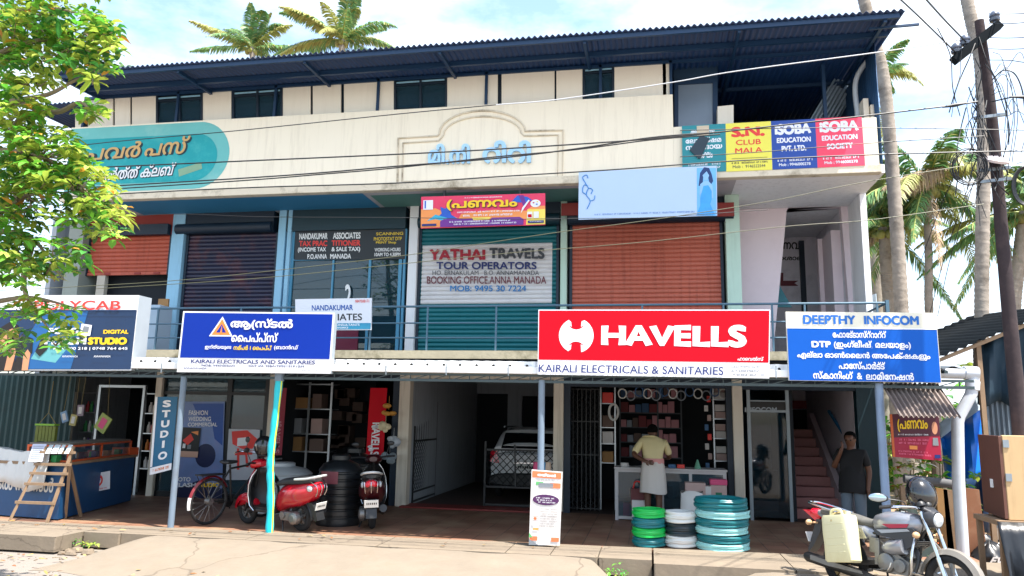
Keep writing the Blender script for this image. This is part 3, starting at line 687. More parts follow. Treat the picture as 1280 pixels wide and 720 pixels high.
# studio bay: black frame with two glazed leaves
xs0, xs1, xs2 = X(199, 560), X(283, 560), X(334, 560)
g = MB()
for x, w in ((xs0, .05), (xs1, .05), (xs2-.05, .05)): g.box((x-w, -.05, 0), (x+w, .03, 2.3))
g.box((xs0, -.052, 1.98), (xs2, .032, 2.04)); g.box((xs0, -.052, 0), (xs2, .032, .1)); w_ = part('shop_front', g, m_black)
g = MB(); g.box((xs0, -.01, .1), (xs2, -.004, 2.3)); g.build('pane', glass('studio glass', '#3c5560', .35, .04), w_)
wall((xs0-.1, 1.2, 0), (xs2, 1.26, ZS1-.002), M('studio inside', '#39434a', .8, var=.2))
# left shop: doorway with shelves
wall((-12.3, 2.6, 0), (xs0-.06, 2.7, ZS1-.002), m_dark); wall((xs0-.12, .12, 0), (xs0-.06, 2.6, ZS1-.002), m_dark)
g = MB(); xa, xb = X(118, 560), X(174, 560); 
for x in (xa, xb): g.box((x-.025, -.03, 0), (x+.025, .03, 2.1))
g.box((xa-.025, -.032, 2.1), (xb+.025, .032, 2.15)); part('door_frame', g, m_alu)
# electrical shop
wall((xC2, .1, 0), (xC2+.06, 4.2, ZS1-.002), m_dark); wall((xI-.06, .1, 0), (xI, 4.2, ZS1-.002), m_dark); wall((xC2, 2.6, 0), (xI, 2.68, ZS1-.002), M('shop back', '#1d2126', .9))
for a, b in ((xC2+.002, xC2+.12), (xI-.1, xI-.002)):
    g = MB(); g.box((a, -.06, 0), (b, .06, 2.22)); part('door_frame', g, m_navy)
# computer shop doorway
g = MB(); xa, xb = X(937, 560), X(986, 560)
for x in (xa, xb): g.box((x-.025, -.03, 0), (x+.03, .03, 2.2))
g.box((xa, -.032, at(960, 514, 0).z-.02), (xb, .032, at(960, 514, 0).z+.02)); g.box((xa, -.031, at(960, 502, 0).z), (xb, .031, at(960, 502, 0).z+.02)); df = part('door_frame', g, M('grey door frame', '#8f9aa0', .5, var=.1))
g = MB(); g.box((xa+.02, -.012, at(960, 514, 0).z+.022), (xb-.03, .012, at(960, 502, 0).z-.002)); pn = g.build('name_panel', m_blk, df)
def f0(u, v, d=0): p = at(u, v, -.02); return Vector((p.x, p.y-d, p.z))
g = MB(); put_text(g, 'INFOCOM', f0, 931, 515.5, 971, 509, .004, 0, .04); g.build('lettering', m_steel, pn)
g = MB(); g.box((xa+.03, -.004, .05), (xb-.03, .004, at(960, 514, 0).z-.022)); g.build('pane', glass('dark door glass', '#0a2530', .55, .03), df)
wall((xI2, 2.2, 0), (xb+.1, 2.26, ZS1-.002), M('teal room', '#12394c', .8, var=.2)); wall((xb+.04, .05, 0), (xb+.1, 2.2, ZS1-.002), m_dark)
# staircase
g = MB(); xs0_, xs1_ = xb+.12, X(1051, 600, .5)
for i in range(9): g.box((xs0_, .45+.28*i, .168*i), (xs1_, .45+.28*(i+1)+.03, .168*(i+1)))
g.box((xs0_, .45+.28*9, 1.3), (3.6, 4.2, 1.512)); st = part('staircase', g, m_stair, bevel=.01)
g = MB(); g.prism([(.6, 0), (3.2, 0), (3.2, 1.85), (3.0, 1.85), (.45, .32)], lambda u, v, d: Vector((xs1_+.002+d, u, v)), 0, .1); g.build('side_wall', M('stair side wall', '#c9b9c0', .8, var=.1), st)
wall((xs0_, 4.2, 0), (3.62, 4.3, ZS1-.002), M('landing wall', '#d3ccd6', .8, var=.06)); wall((3.45, .12, 0), (3.62, 4.2, ZS1-.002), M('stair wall', '#d3ccd6', .8, var=.06, dirt='#8d8590', dirt_amt=.3))
g = MB(); pa, pb = at(1036, 514, 1.6), at(1058, 548, .9); g.tube([pa, pb], .03, 8); g.build('handrail', M('blue handrail', '#2b6a96', .4), st)
g = MB(); pa, pb = at(1001, 500, 4.15), at(1022, 543, 4.15); g.box((pa.x-.3, 4.12, 1.512), (pb.x, 4.19, at(1001, 512, 4.15).z)); part('door', g, m_dark)
g = MB(); g.box((pa.x-.3, 4.1, at(1001, 511, 4.1).z), (pb.x-.1, 4.19, at(1001, 501, 4.1).z)); part('door_board', g, M('red door board', '#8d1f33', .6))
# dark end pillar
g = MB(); g.box((X(1072, 560), -.1, 0), (3.84, .1, ZS1-.003)); part('column', g, m_dkteal)
g = MB(); g.box((3.64, .1, -.19), (3.84, 7.9, ZS1-.003)); part('wall', g, m_greyw)
# ------------------------------------------------------------------ canopy in front of the shops
YC = -3.75
C_ = thing('shop_canopy', 'tin sheet canopy with white gutter on lattice beam over the porch', 'canopy', (-4, YC, 0))
g = MB(); g.corr((-12.6, YC+.02, 2.385), (16.45, 0, -.03), (0, 2.55, .19), 78, .018, (0, 0, 1), 0, per=6); C1 = g.build('roof_sheet', M('canopy underside', '#2a3b49', .6, var=.2), C_, solid=.004)
xa, xb = X(170, 460, YC), X(985, 470, YC)
g = MB()
def gut(z0, z1, y): 
    g.add([(xa, y, z0+.005), (xb, y, z0-.045), (xb, y, z1-.045), (xa, y, z1+.005), (xa, y+.1, z0+.005), (xb, y+.1, z0-.045), (xb, y+.1, z1-.045), (xa, y+.1, z1+.005)], [(0,1,2,3),(7,6,5,4),(0,4,5,1),(1,5,6,2),(2,6,7,3),(3,7,4,0)])
gut(2.255, 2.345, YC-.11); g.build('gutter', m_wht, C_, bevel=.008)
g = MB(); k = xa+.5
while k < xb: g.box((k-.006, YC-.118, 2.2), (k+.006, YC-.1, 2.35)); k += .86
g.build('gutter_bracket', m_steel, C_)
g = MB(); g.corr((xa, YC-.02, 2.34), (xb-xa, 0, -.05), (0, .012, .09), 56, .02, (0, -1, 0), 0, per=6, shape='trap'); g.build('fascia_sheet', m_wht, C_, solid=.004)
g = MB(); k = xa+.1
while k < xb: g.tube([(k, YC-.045, 2.372-(k-xa)*.0061), (k, YC-.02, 2.372-(k-xa)*.0061)], .02, 8); k += .232
g.build('roof_hook', m_blk, C_)
m_truss = M('truss paint', '#39484c', .5, var=.2)
ztop = lambda x: 2.215-.004*(x+3); zbot = lambda x: 2.135-.004*(x+3)
g = MB(); g.bar((-12.6, YC, ztop(-12.6)), (3.9, YC, ztop(3.9)), .03); g.bar((-12.6, YC, zbot(-12.6)), (3.9, YC, zbot(3.9)), .035)
k = -12.5; 
while k < 3.7: g.bar((k, YC, zbot(k)), (k+.28, YC, ztop(k)), .012); g.bar((k+.28, YC, zbot(k)), (k+.28, YC, ztop(k)), .012); k += .28
g.build('lattice_beam', m_truss, C_)
g = MB()
for x in (-12.2, -10, -8, -6, -4, -2.1, .2, 2.0, 3.6): g.bar((x, YC, 2.3), (x, -1.2, 2.5), .04)
g.build('rafter', m_truss, C_)
m_gpole = M('grey pole', '#6f7f8f', .5, var=.12, dirt='#5a4c40', dirt_amt=.4)
def vpole(px, py, mat, r, ztop_, z0=0.0, lean=0, name='pole', y=YC):
    x = at(px, py, y).x; g = MB(); g.tube([(x, y, z0), (x+lean, y, ztop_)], r, 10); return g.build(name, mat, C_)
vpole(213, 661, m_gpole, .045, 2.15); vpole(676, 580, m_gpole, .045, 2.15, lean=0)
vpole(1107, 620, M('blue grey post', '#7c90ab', .5, var=.15, dirt='#5d6b84', dirt_amt=.4), .05, 2.15)
# the bamboo pole wrapped in turquoise sheet, knobbly
x = at(335, 667, YC).x; g = MB(); m_turq = M('turquoise wrap', '#12b8c4', .45, var=.12, scale=4, bump=.4, bscale=9); m_yel = M('yellow edge', '#d9d93a', .5)
pts = [(x+.02, YC, 0), (x+.01, YC, .4), (x-.02, YC, .75), (x-.035, YC, .95), (x-.035, YC, 1.2), (x-.01, YC, 1.6), (x+.01, YC, 2.12)]
g.tube(spline(pts, 4), [.052+.006*math.sin(i*1.7) for i in range(25)], 12); wp = g.build('pole', m_turq, C_)
g = MB(); g.tube([p+Vector((.047, -.02, 0)) for p in spline([Vector(q) for q in pts[:]], 4)], .012, 6); g.build('wrap_edge', m_yel, wp)
g = MB(); g.tube([(x+.01, YC, 2.1), (x+.01, YC, 2.3)], .07, 8); g.build('collar', m_gpole, wp)
# small tin awning at the right end
m_tin = M('brown tin', '#6a5d57', .55, var=.2, metal=.2, dirt='#8d8580', dirt_amt=.5)
g = MB(); a, b, c = at(1101, 479, -3.6), at(1172, 479, -3.6), at(1190, 512, -4.25)
g.corr(a, b-a, Vector((.02, -.6, -.42)), 12, .015, (0, -.5, .8), 0, per=6, shape='trap')
tag(g.build('tin_awning', m_tin, None, solid=.005), 'small brown corrugated tin awning below the blue computer shop sign', 'awning')

# ------------------------------------------------------------------ signs on the canopy front
YSN = -3.9
m_red = M('sign red', '#c4001c', .5, bump=.25, bscale=3.5, var=.05, scale=1, spec=.15); m_blue = M('sign blue', '#06309a', .5, spec=.2, bump=.25, bscale=3.5, var=.06, scale=1)
m_sblue = M('computer sign blue', '#0656b4', .5, spec=.2, bump=.25, bscale=3.5, var=.08, scale=1.2); m_swht = M('sign white', '#e6e6ea', .4, bump=.25, bscale=3.5, var=.03)
m_cre = M('sign cream', '#ddd9c8', .5, bump=.25, bscale=3.5, var=.05); m_dkb = M('deep blue ink', '#14286b', .5); m_lgy = M('grey ink', '#7d8288', .6); m_frame = M('sign edge', '#a9b4bc', .4, metal=.3)
s = Sign('shop_sign', 'red and white electrical shop sign with large white lettering', 'sign', ((673, 387), (963, 387), (961.5, 473), (672, 468)), YSN, .08, m_swht, m_frame, tilt=.02)
s.rect(.004, .225, .996, .985, m_red, 'red_panel')
# emblem: bold letter of two notched discs
e = []
for a in range(-62, 63, 8): e.append((.175+.052*math.sin(R(a+0)) , .6))
def arcp(cx, cy, r, a0, a1, n=10): return [(cx+r*math.cos(R(a0+(a1-a0)*i/n)), cy+r*math.sin(R(a0+(a1-a0)*i/n))) for i in range(n+1)]
asp = s.h/s.w
def em(pts): return [(.172+x*.0775, .6+y*.0775/asp) for x, y in pts]
lobe = arcp(0, 0, 1, 118, 248, 14)+[(-.28, -.9)]+arcp(-.30, -.62, .26, 260, 390, 6)+arcp(0, -1.1, .62, 118, 62, 8)[1:-1]+[(.27, -.92)]+arcp(0, 0, 1, -70, 62, 14)+[(.42, .78)]+arcp(.3, .58, .24, 60, -140, 6)[:3]+arcp(0, 1.1, .62, -50, -130, 8)+[(-.3, .62)]
lobe = [(-.45,.9)]+arcp(0,0,1,120,240,14)+[(-.45,-.9),(-.3,-.78),(-.27,-.5)]+arcp(0,-.86,.52,150,30,8)+[(.27,-.5),(.3,-.95)]+arcp(0,0,1,-62,62,14)+[(.3,.82),(.27,.5)]+arcp(0,.86,.52,-30,-150,8)+[(-.27,.5),(-.3,.78)]
s.polys([(em(lobe), m_swht)], 'emblem')
s.text([('HAVELLS', .283, .44, .905, .775, m_swht, .055), ('KAIRALI ELECTRICALS & SANITARIES', .005, .035, .81, .155, m_dkb, .008), ('ഹാവെൽസ്', .868, .25, .975, .31, m_swht, .02)], depth=0)
s.scribble(.84, .02, .985, .19, m_lgy, 3)
# blue pipe sign
s = Sign('shop_sign', 'blue pipe sign with orange triangle emblem and white lower band', 'sign', ((229, 389), (418.5, 391), (413, 467), (221, 465)), YSN, .1, m_swht, m_frame, tilt=.02)
s.rect(.012, .235, .988, .975, m_blue, 'blue_panel')
m_or = M('emblem orange', '#e8873a', .5); asp = s.h/s.w
def tri(c, r): return [(c[0]+r*1.1*math.cos(R(a)), c[1]+r*math.sin(R(a))/asp*1.0) for a in (90, 210, 330)]
c0 = (.272, .70)
s.polys([(tri(c0, .083), m_swht), (tri(c0, .066), m_or), (tri(c0, .035), m_blue), ([(c0[0]-.008, .63), (c0[0]+.008, .63), (c0[0]+.002, .78)], m_or)], 'emblem')
s.text([('ആസ്ട്രൽ', .33, .70, .74, .89, m_swht, .035), ('പൈപ്പ്സ്', .345, .50, .65, .66, m_swht, .03), ('ഇന്ത്യയുടെ', .175, .37, .35, .45, m_swht, .02), ('നമ്പർ 1 പൈപ്പ്', .365, .37, .615, .45, m_ty, .03), ('ബ്രാൻഡ്', .63, .37, .785, .46, m_swht, .02),
  ('KAIRALI ELECTRICALS AND SANITARIES', .09, .145, .90, .21, m_dkb, .03), ('MOB: 9447503023', .165, .09, .385, .125, m_dkb, .01), ('GST IN: 32BNTPS5131P1ZH', .475, .09, .83, .125, m_dkb, .01), ('ANNAMANADA', .045, .045, .20, .08, m_dkb, .01)])
s.scribble(.82, .03, .93, .06, m_lgy, 1)
# computer shop sign
s = Sign('shop_sign', 'bright blue computer shop sign with cream heading strip beside the tin awning', 'sign', ((982, 389.5), (1170, 391), (1177, 478.5), (986, 475.5)), YSN, .05, m_cre, m_frame, tilt=.02)
s.rect(.004, .004, .996, .76, m_sblue, 'blue_panel'); s.rect(.004, .755, .996, .775, m_swht, 'stripe')
m_hb = M('heading blue', '#0b62b4', .5)
s.text([('DEEPTHY', .115, .815, .47, .955, m_hb, .05), ('INFOCOM', .525, .815, .885, .955, m_hb, .05),
  ('ഫോട്ടോസ്റ്റാറ്റ്', .31, .625, .665, .73, m_swht, .03), ('DTP', .165, .48, .295, .575, m_swht, .05), ('(ഇംഗ്ലീഷ്, മലയാളം)', .315, .46, .82, .59, m_swht, .03), ('എല്ലാ ഓൺലൈൻ അപേക്ഷകളും', .065, .31, .94, .425, m_swht, .03),
  ('പാസ്പോർട്ട്', .34, .175, .645, .285, m_swht, .03), ('സ്കാനിംഗ്', .165, .03, .43, .145, m_swht, .03), ('&', .455, .03, .49, .125, m_swht, .03), ('ലാമിനേഷൻ', .515, .025, .825, .14, m_swht, .03)])
# photo studio box sign, left
s = Sign('shop_sign', 'photo studio box sign with a photographer picture under the roadside tree', 'sign', ((-25, 369), (174, 369), (164, 463), (-30, 463)), YSN+.05, .3, m_swht, M('grey box side', '#9aa2aa', .5), tilt=.0)
m_sky1 = M('studio blue', '#125a96', .4, bump=.25, bscale=3.5, var=.25, scale=1.4); m_sky2 = M('studio navy', '#0c2c52', .4, bump=.25, bscale=3.5, var=.3, scale=1.4); m_glow = M('studio green', '#8fae4c', .5, var=.3, scale=1.5)
m_skin = M('printed skin', '#c78d66', .6, var=.15, scale=6); m_hair = M('printed hair', '#1d1512', .6)
m_ylw = M('lettering yellow', '#f0c400', .4)
s.rect(.004, .012, .996, .80, m_sky2, 'print')
s.polys([([(.0, .02), (.12, .02), (.09, .78), (.0, .78)], m_glow), ([(.27, .02), (.62, .02), (.70, .79), (.42, .79), (.33, .45)], m_sky1), ([(.36, .15), (.52, .10), (.60, .32), (.42, .38)], M('pale aqua', '#5fa7ac', .5, var=.2))], 'print')
F = lambda pts: [((px+25)/199, (463-py)/94) for px, py in pts]
s.polys([(F([(4,420),(8,411),(20,406),(28,413),(29,420),(27,432),(18,442),(8,438)]), m_skin), (F([(3,424),(5,410),(16,403),(27,407),(29,414),(20,411),(9,416),(7,426)]), m_hair), (F([(3,463),(4,445),(14,438),(24,444),(30,463)]), m_hair),
  (F([(13,463),(17,440),(24,432),(28,436),(22,463)]), m_skin), (F([(25,424),(38,420),(48,424),(48,442),(34,446),(26,438)]), m_blk), (F([(38,424),(46,428),(44,440),(36,440)]), m_navy), (F([(36,463),(37,444),(42,437),(46,442),(44,463)]), m_skin), (F([(26,463),(28,447),(36,447),(36,463)]), m_hair),
  (F([(52,440),(60,421),(66,420),(68,436),(58,446)]), m_blk), (F([(106,420),(108,405),(121,407),(120,420),(112,421)]), m_swht), (F([(109,416),(111,408),(118,409),(117,417)]), m_lgy)], 'picture')
s.text([('POLYCAB', .36, .80, .90, .925, m_tr, .02)])
s.rect(.004, .012+.77, .996, .80, m_sky2, 'print')
s.text([('OFFICIAL', .37, .63, .50, .67, m_swht, .02), ('FOTO', .465, .475, .655, .56, m_swht, .05), ('FLASH', .445, .335, .71, .435, m_swht, .06), ('STUDIO', .72, .335, .962, .435, m_ylw, .07), ('DIGITAL', .81, .48, .965, .535, m_ylw, .05), ('9744 800 218 | 0748 764 645', .50, .26, .97, .305, m_swht, .02), ('ANNAMANADA', .565, .17, .665, .195, m_swht, .01), ('ANNAMANADA', .765, .17, .87, .195, m_swht, .01)])
# small white office board on the railing
s = Sign('office_board', 'small white tax office board hung on the balcony railing', 'sign', ((369, 374), (464.5, 372.5), (464, 412.5), (369.5, 413)), -1.2, .03, m_swht)
s.text([('NANDAKUMAR', .22, .62, .76, .80, M('board blue', '#1455a6', .5), .03), ('ASSOCIATES', .14, .30, .88, .52, M('board black', '#23262a', .5), .02)])
s.rect(.35, .03, .995, .22, M('board teal', '#2f86a8', .5), 'strip'); s.text([('TAX CONSULTANTS', .40, .13, .85, .2, m_swht, .01), ('FILING WORKS', .40, .05, .70, .1, m_swht, .01), ('9847508171', .79, .86, .97, .95, m_tr, .01)])

# ------------------------------------------------------------------ banners on the upper front
YB = -1.27
s = Sign('art_banner', 'orange and pink art shop banner with yellow lettering above the teal shutter', 'banner', ((526.5, 246), (681.5, 241.5), (681.5, 281), (526, 285.5)), YB, .02, M('banner pink', '#e0325a', .45, var=.25, scale=2))
m_bor = M('banner orange', '#f0914a', .45, var=.2, scale=2); m_bpu = M('banner purple', '#6a1f86', .45); m_bbl = M('banner blue', '#1b55b8', .45, var=.3, scale=6); m_bcy = M('banner cyan', '#2ba7c4', .45); m_bye = M('banner yellow', '#f1d75a', .45)
s.polys([([(0, .02), (.2, .02), (.3, .3), (.12, .62), (0, .6)], m_bor), ([(.3, .2), (.86, .2), (.9, .45), (.6, .52), (.33, .42)], m_bor), ([(.85, .02), (1, .02), (1, .55), (.86, .5)], m_bye), ([(.86, .5), (1, .5), (1, .6), (.9, .6)], m_bor),
  ([(.12, .28), (.17, .45), (.16, .66), (.20, .60), (.23, .68), (.25, .40), (.3, .28), (.22, .2)], m_bbl), ([(.05, .22), (.12, .28), (.2, .2), (.22, .3), (.12, .42)], m_bcy), ([(.73, .74), (.78, .95), (.86, .9), (.9, .78), (.84, .72)], m_bbl), ([(.79, .96), (.83, .6), (.85, .7), (.83, .95)], m_bpu),
  ([(.16, .02), (.16, .2), (.19, .27), (.42, .27), (.43, .2), (.56, .2), (.58, .27), (.8, .27), (.83, .2), (.83, .02)], m_bpu), ([(.42, .29), (.57, .29), (.555, .21), (.43, .21)], m_bye),
  ([(.02, .58), (.1, .58), (.1, .88), (.02, .88)], m_swht), ([(.03, .62), (.042, .62), (.042, .86), (.03, .86)], m_bbl), (ell(.925, .68, .04, .12), m_swht), ([(.86, .22), (.9, .22), (.9, .42), (.86, .42)], m_swht), ([(.91, .22), (.95, .22), (.95, .42), (.91, .42)], m_swht), ([(.865, .24), (.895, .24), (.895, .34), (.865, .34)], m_red),
  ([(.865, .06), (.99, .06), (.99, .14), (.865, .14)], m_dkb), ([(.01, .06), (.13, .06), (.13, .13), (.01, .13)], m_dkb), ([(.81, .38), (.83, .5), (.88, .78), (.87, .8), (.82, .55)], m_swht), (ell(.91, .7, .008, .02, 8), m_red), (ell(.935, .65, .008, .02, 8), m_bbl), (ell(.94, .73, .008, .02, 8), m_bye)], 'print')
s.text([('പ്രണവം', .215, .50, .785, .86, m_ol, .05)]); s.text([('പ്രണവം', .212, .515, .782, .875, m_ylw, .035)])
s.scribble(.36, .885, .66, .94, m_swht, 1); s.scribble(.3, .42, .8, .50, m_swht, 1, seed=2); s.scribble(.34, .3, .74, .4, m_swht, 1, seed=5); s.scribble(.22, .05, .8, .2, m_swht, 2, seed=3); s.scribble(.88, .08, .98, .12, m_swht, 1)
g = MB()
for px in (555, 650): p = at(px, 243, YB); g.box((p.x-.02, YB+.01, p.z-.03), (p.x+.02, YB+.06, p.z+.08))
g.build('bracket', m_blk, s.root)
s = Sign('blank_banner', 'pale blue faded banner with a woman in a blue dress at one end', 'banner', ((723.5, 215), (896, 207), (896.5, 269.5), (723, 274.5)), -1.36, .02, M('pale blue print', '#b5cbe6', .5, var=.05, scale=1.5))
bb = M('dress blue', '#3d9fe0', .5, var=.25, scale=7); dh = M('hair blue', '#12356b', .5); sk = M('skin blue', '#8cbce6', .5)
Fq = lambda pts: [((px-723)/173.5, 1-(py-(215-(px-723)*.046))/60.5) for px, py in pts]
s.polys([(Fq([(872,268),(872,210),(895.5,210),(895.5,268)]), M('print edge blue', '#6fb4e8', .5, var=.2, scale=5)), (Fq([(874,232),(876,216),(881,209),(887,210),(890,217),(892,226),(888,232),(886,222),(880,218),(879,232)]), dh), (Fq([(879,219),(884,214),(887,219),(885,225),(881,225)]), sk), (Fq([(875,244),(876,230),(881,226),(886,226),(891,231),(892,246),(890,247),(889,236),(887,246),(880,246),(878,240)]), sk),
  (Fq([(876,247),(880,232),(886,231),(890,238),(890,248),(888,254),(894,267),(871,268),(876,256)]), bb)], 'picture')
g = MB(); sw = M('swirl blue', '#3f86c8', .5)
for pts in ([(734,262),(738,252),(733,244),(736,236),(741,238),(739,243)], [(733,244),(728,240),(730,232),(735,233)], [(736,236),(731,228),(728,222),(733,219),(735,223)], [(738,252),(743,250),(744,245)]):
    q = [s.f(*Fq([p])[0], .006) for p in pts]; g.tube(spline(q, 5), .008, 5)
g.build('swirl', sw, s.root); s.scribble(.12, .07, .84, .12, M('faint blue ink', '#6a8cc0', .5), 1)
m_btl, m_byl, m_bnv, m_bpk = M('banner teal', '#12838c', .45, var=.08), M('banner lemon', '#eadf52', .45, var=.05), M('banner navy', '#15439a', .45, var=.08), M('banner rose', '#f0415f', .45, var=.06)
m_ink = M('dark ink', '#3b3a45', .5)
def ban(nm, lb, c, mt): return Sign(nm, lb, 'banner', c, YB, .012, mt)
s = ban('banner', 'teal banner with a torn black flap on the low parapet', ((852.5, 157.5), (907, 154.5), (907.5, 214), (853, 217)), m_btl)
s.text([('അന്നമനട', .2, .80, .75, .92, m_swht, .03), ('ലോക്ഷേമ', .08, .62, .9, .74, m_swht, .03), ('സമുദായ', .08, .45, .92, .57, m_swht, .03), ('സംഘം', .33, .30, .70, .42, m_swht, .03)]); s.scribble(.12, .06, .9, .2, m_swht, 2)
s.rect(.34, .78, .62, .98, M('torn patch', '#c9b9a0', .8), 'patch')
g = MB(); q = [(.17,.47),(.42,.77),(.63,.7),(.43,.3),(.38,.28)]; g.prism(q, s.f, .03, .012); g.build('flap', M('black flap', '#20333f', .5), s.root)
s = ban('banner', 'yellow club banner with red lettering', ((907, 154.5), (963.5, 151.5), (965.5, 212), (908, 214.5)), m_byl)
s.text([('S.N.', .12, .70, .86, .92, m_tr, .06), ('CLUB', .22, .535, .77, .645, m_tr, .02), ('MALA', .20, .36, .80, .475, m_tr, .02), ('9146522544', .42, .06, .85, .12, m_ink, .01), ('Mob :', .14, .06, .36, .12, m_ink, .01)]); s.scribble(.12, .14, .9, .2, m_ink, 1); s.rect(.12, .255, .9, .262, m_ink, 'rule')
s = ban('banner', 'navy education company banner with white lettering', ((963.5, 151.5), (1019, 148.5), (1022, 209.5), (965.5, 212)), m_bnv)
s.text([('iSOBA', .08, .70, .90, .93, m_swht, .06), ('EDUCATION', .12, .535, .88, .645, m_swht, .05), ('PVT. LTD.', .22, .355, .77, .475, m_swht, .05), ('Mob : 9946000278', .15, .06, .85, .12, m_swht, .02)]); s.scribble(.12, .14, .9, .21, m_swht, 1)
s = ban('banner', 'rose red education society banner with white lettering', ((1019, 148.5), (1077, 145), (1081.5, 206.5), (1022, 209.5)), m_bpk)
s.text([('iSOBA', .08, .70, .92, .93, m_swht, .06), ('EDUCATION', .12, .535, .88, .645, m_swht, .05), ('SOCIETY', .22, .355, .77, .475, m_swht, .05), ('Mob : 9946000278', .15, .06, .85, .12, m_swht, .02)]); s.scribble(.12, .14, .9, .21, m_swht, 1)

# ------------------------------------------------------------------ signs in the porch
s = Sign('studio_banner', 'hanging blue studio banner lettered downwards beside the grey pole', 'banner', ((194.5, 496), (222, 496), (214, 587), (187, 594)), -2.6, .01, M('studio teal blue', '#0f5f86', .45, var=.15))
s.rect(0, 0, 1, .09, m_swht, 'strip'); s.rect(.0, .1, .1, 1, m_swht, 'strip')
s.text([(ch, .36+.02*i*0, .86-.135*i-(.0), .74, .955-.135*i, m_swht, .05) for i, ch in enumerate('STUDO')][:3]+[('D', .36, .455, .74, .55, m_swht, .05), ('I', .48, .32, .60, .415, m_swht, .05), ('O', .34, .165, .76, .27, m_swht, .05)])
s.scribble(.15, .02, .9, .075, M('orange ink', '#d9762f', .5), 1)
s = Sign('no_smoking_notice', 'white no smoking notice on the dark counter side', 'notice', ((107, 594), (137.5, 588.5), (137, 611), (107, 617)), -2.3, .006, m_swht)
s.polys([(ell(.5, .58, .22, .34), m_tr), (ell(.5, .58, .15, .23), m_swht), ([(.36, .4), (.62, .8), (.66, .74), (.4, .34)], m_tr), ([(.36, .58), (.62, .58), (.62, .66), (.36, .66)], m_blk)], 'print'); s.scribble(.1, .06, .9, .16, m_tr, 1)
# posters on the studio glass
YG = -.075
m_pst = M('poster dusk', '#6f86b8', .4, var=.35, scale=2.2, dirt='#8d7fa8', dirt_amt=.6)
s = Sign('studio_poster', 'tall blue and violet poster on the studio glass', 'poster', ((228, 502), (281, 502), (277, 626), (216, 626)), YG, .004, m_pst)
s.polys([([(.25, .98), (.98, .98), (.98, .55), (.8, .62), (.72, .8), (.4, .85)], M('poster blue', '#134a9e', .4, var=.2)), (ell(.62, .45, .22, .12), M('poster navy', '#151f4a', .4)), ([(.0, .0), (1, .0), (1, .12), (.5, .2), (.0, .12)], M('poster dark', '#1c2446', .4))], 'print')
s.text([('FASHION', .18, .86, .62, .91, m_swht, .02), ('WEDDING', .18, .80, .70, .845, m_swht, .02), ('COMMERCIAL', .18, .745, .85, .785, m_swht, .02), ('FOTO', .02, .19, .34, .235, m_swht, .04), ('FLASH', .02, .135, .46, .18, m_swht, .05), ('STUDIO', .48, .135, .95, .18, m_ylw, .05)])
s = Sign('small_poster', 'small black picture poster stuck on the blue studio poster', 'poster', ((228, 534), (251, 535), (247, 572), (223, 571)), YG-.02, .004, m_blk)
s.polys([([(.1, .55), (.5, .8), (.7, .6), (.4, .4)], m_tr), ([(.5, .85), (.9, .9), (.9, .75)], m_bor), ([(0, 0), (1, 0), (1, .2), (0, .2)], M('poster skin', '#caa08c', .5)), ([(.15, .3), (.3, .3), (.3, .45), (.15, .45)], m_swht), ([(.4, .28), (.6, .28), (.6, .42), (.4, .42)], m_lgy)], 'print')
s = Sign('red_poster', 'white and red picture poster on the second studio pane', 'poster', ((286, 536), (325, 537), (322, 600), (282, 600)), YG, .004, M('poster grey white', '#b9bcc4', .5, var=.15))
s.polys([([(.1, .95), (.6, .98), (.95, .8), (.8, .62), (.5, .6), (.15, .7)], m_tr), ([(.3, .82), (.7, .85), (.62, .68), (.3, .66)], m_swht), ([(.3, .62), (.38, .62), (.42, .2), (.34, .2)], m_tr), ([(.55, .6), (.62, .6), (.7, .25), (.62, .25)], m_tr), ([(.25, .55), (.8, .58), (.8, .5), (.25, .48)], m_tr)], 'print')
# red maker banners in the store bay
for (c, lb) in ((((346, 485), (358.5, 485), (352, 569), (340, 569)), 'narrow red banner beside the store shelf'), (((463, 485), (484, 485), (479, 572), (457, 572)), 'wide red banner with pale lettering inside the store doorway')):
    s = Sign('red_banner', lb, 'banner', c, -.1 if c[0][0] < 400 else -.16, .006, m_red if c[0][0] > 400 else M('maroon banner', '#8f1230', .5))
    u = lambda x: x
    rot = lambda U, V, d=0, s=s: s.f(.5+(.5-V)*.0+(V-.5)*-.0+(V*.62-.31), 1-U, d)
    g = MB(); put_text(g, 'HAVELLS', rot, .5, .1, .97, .9, .006, 0, .04)
    lm_ = m_swht if c[0][0] > 400 else M('dull pink ink', '#c07a88', .5); g.build('lettering', lm_, s.root); g = MB()
    for a in (0, 180): g.flat([(.5+.2*math.cos(R(a+t))+.08*math.cos(R(a)), .44+.028*math.sin(R(a+t))) for t in range(-110, 111, 20)], s.f, .006)
    g.build('emblem', lm_, s.root)
# red art banner under the tin awning, at the right
s = Sign('art_banner', 'dark red art shop banner under the small tin awning', 'banner', ((1112, 518), (1173, 514), (1177, 576), (1116, 571)), -3.3, .012, M('banner crimson', '#a31538', .45, var=.2, scale=2))
s.polys([([(0, .45), (1, .5), (1, 1), (0, 1)], M('banner maroon', '#4b1228', .45, var=.3, scale=3)), (ell(.9, .66, .06, .13), M('banner peach', '#c78a6a', .5)), ([(.84, .3), (.96, .3), (.95, .46), (.85, .46)], m_lgy), ([(0, 0), (.05, 0), (.05, 1), (0, 1)], M('edge orange', '#c9602c', .5)), ([(.36, .2), (.52, .2), (.52, .28), (.36, .28)], m_bor), ([(.86, .04), (.98, .05), (.98, .12), (.86, .11)], m_dkb)], 'print')
s.text([('പ്രണവം', .14, .58, .76, .88, m_ylw, .03)]); s.scribble(.14, .5, .76, .55, m_swht, 1); s.scribble(.14, .3, .8, .45, M('rose ink', '#e06a8a', .5), 2); s.scribble(.1, .06, .8, .18, M('rose ink', '#e06a8a', .5), 2)

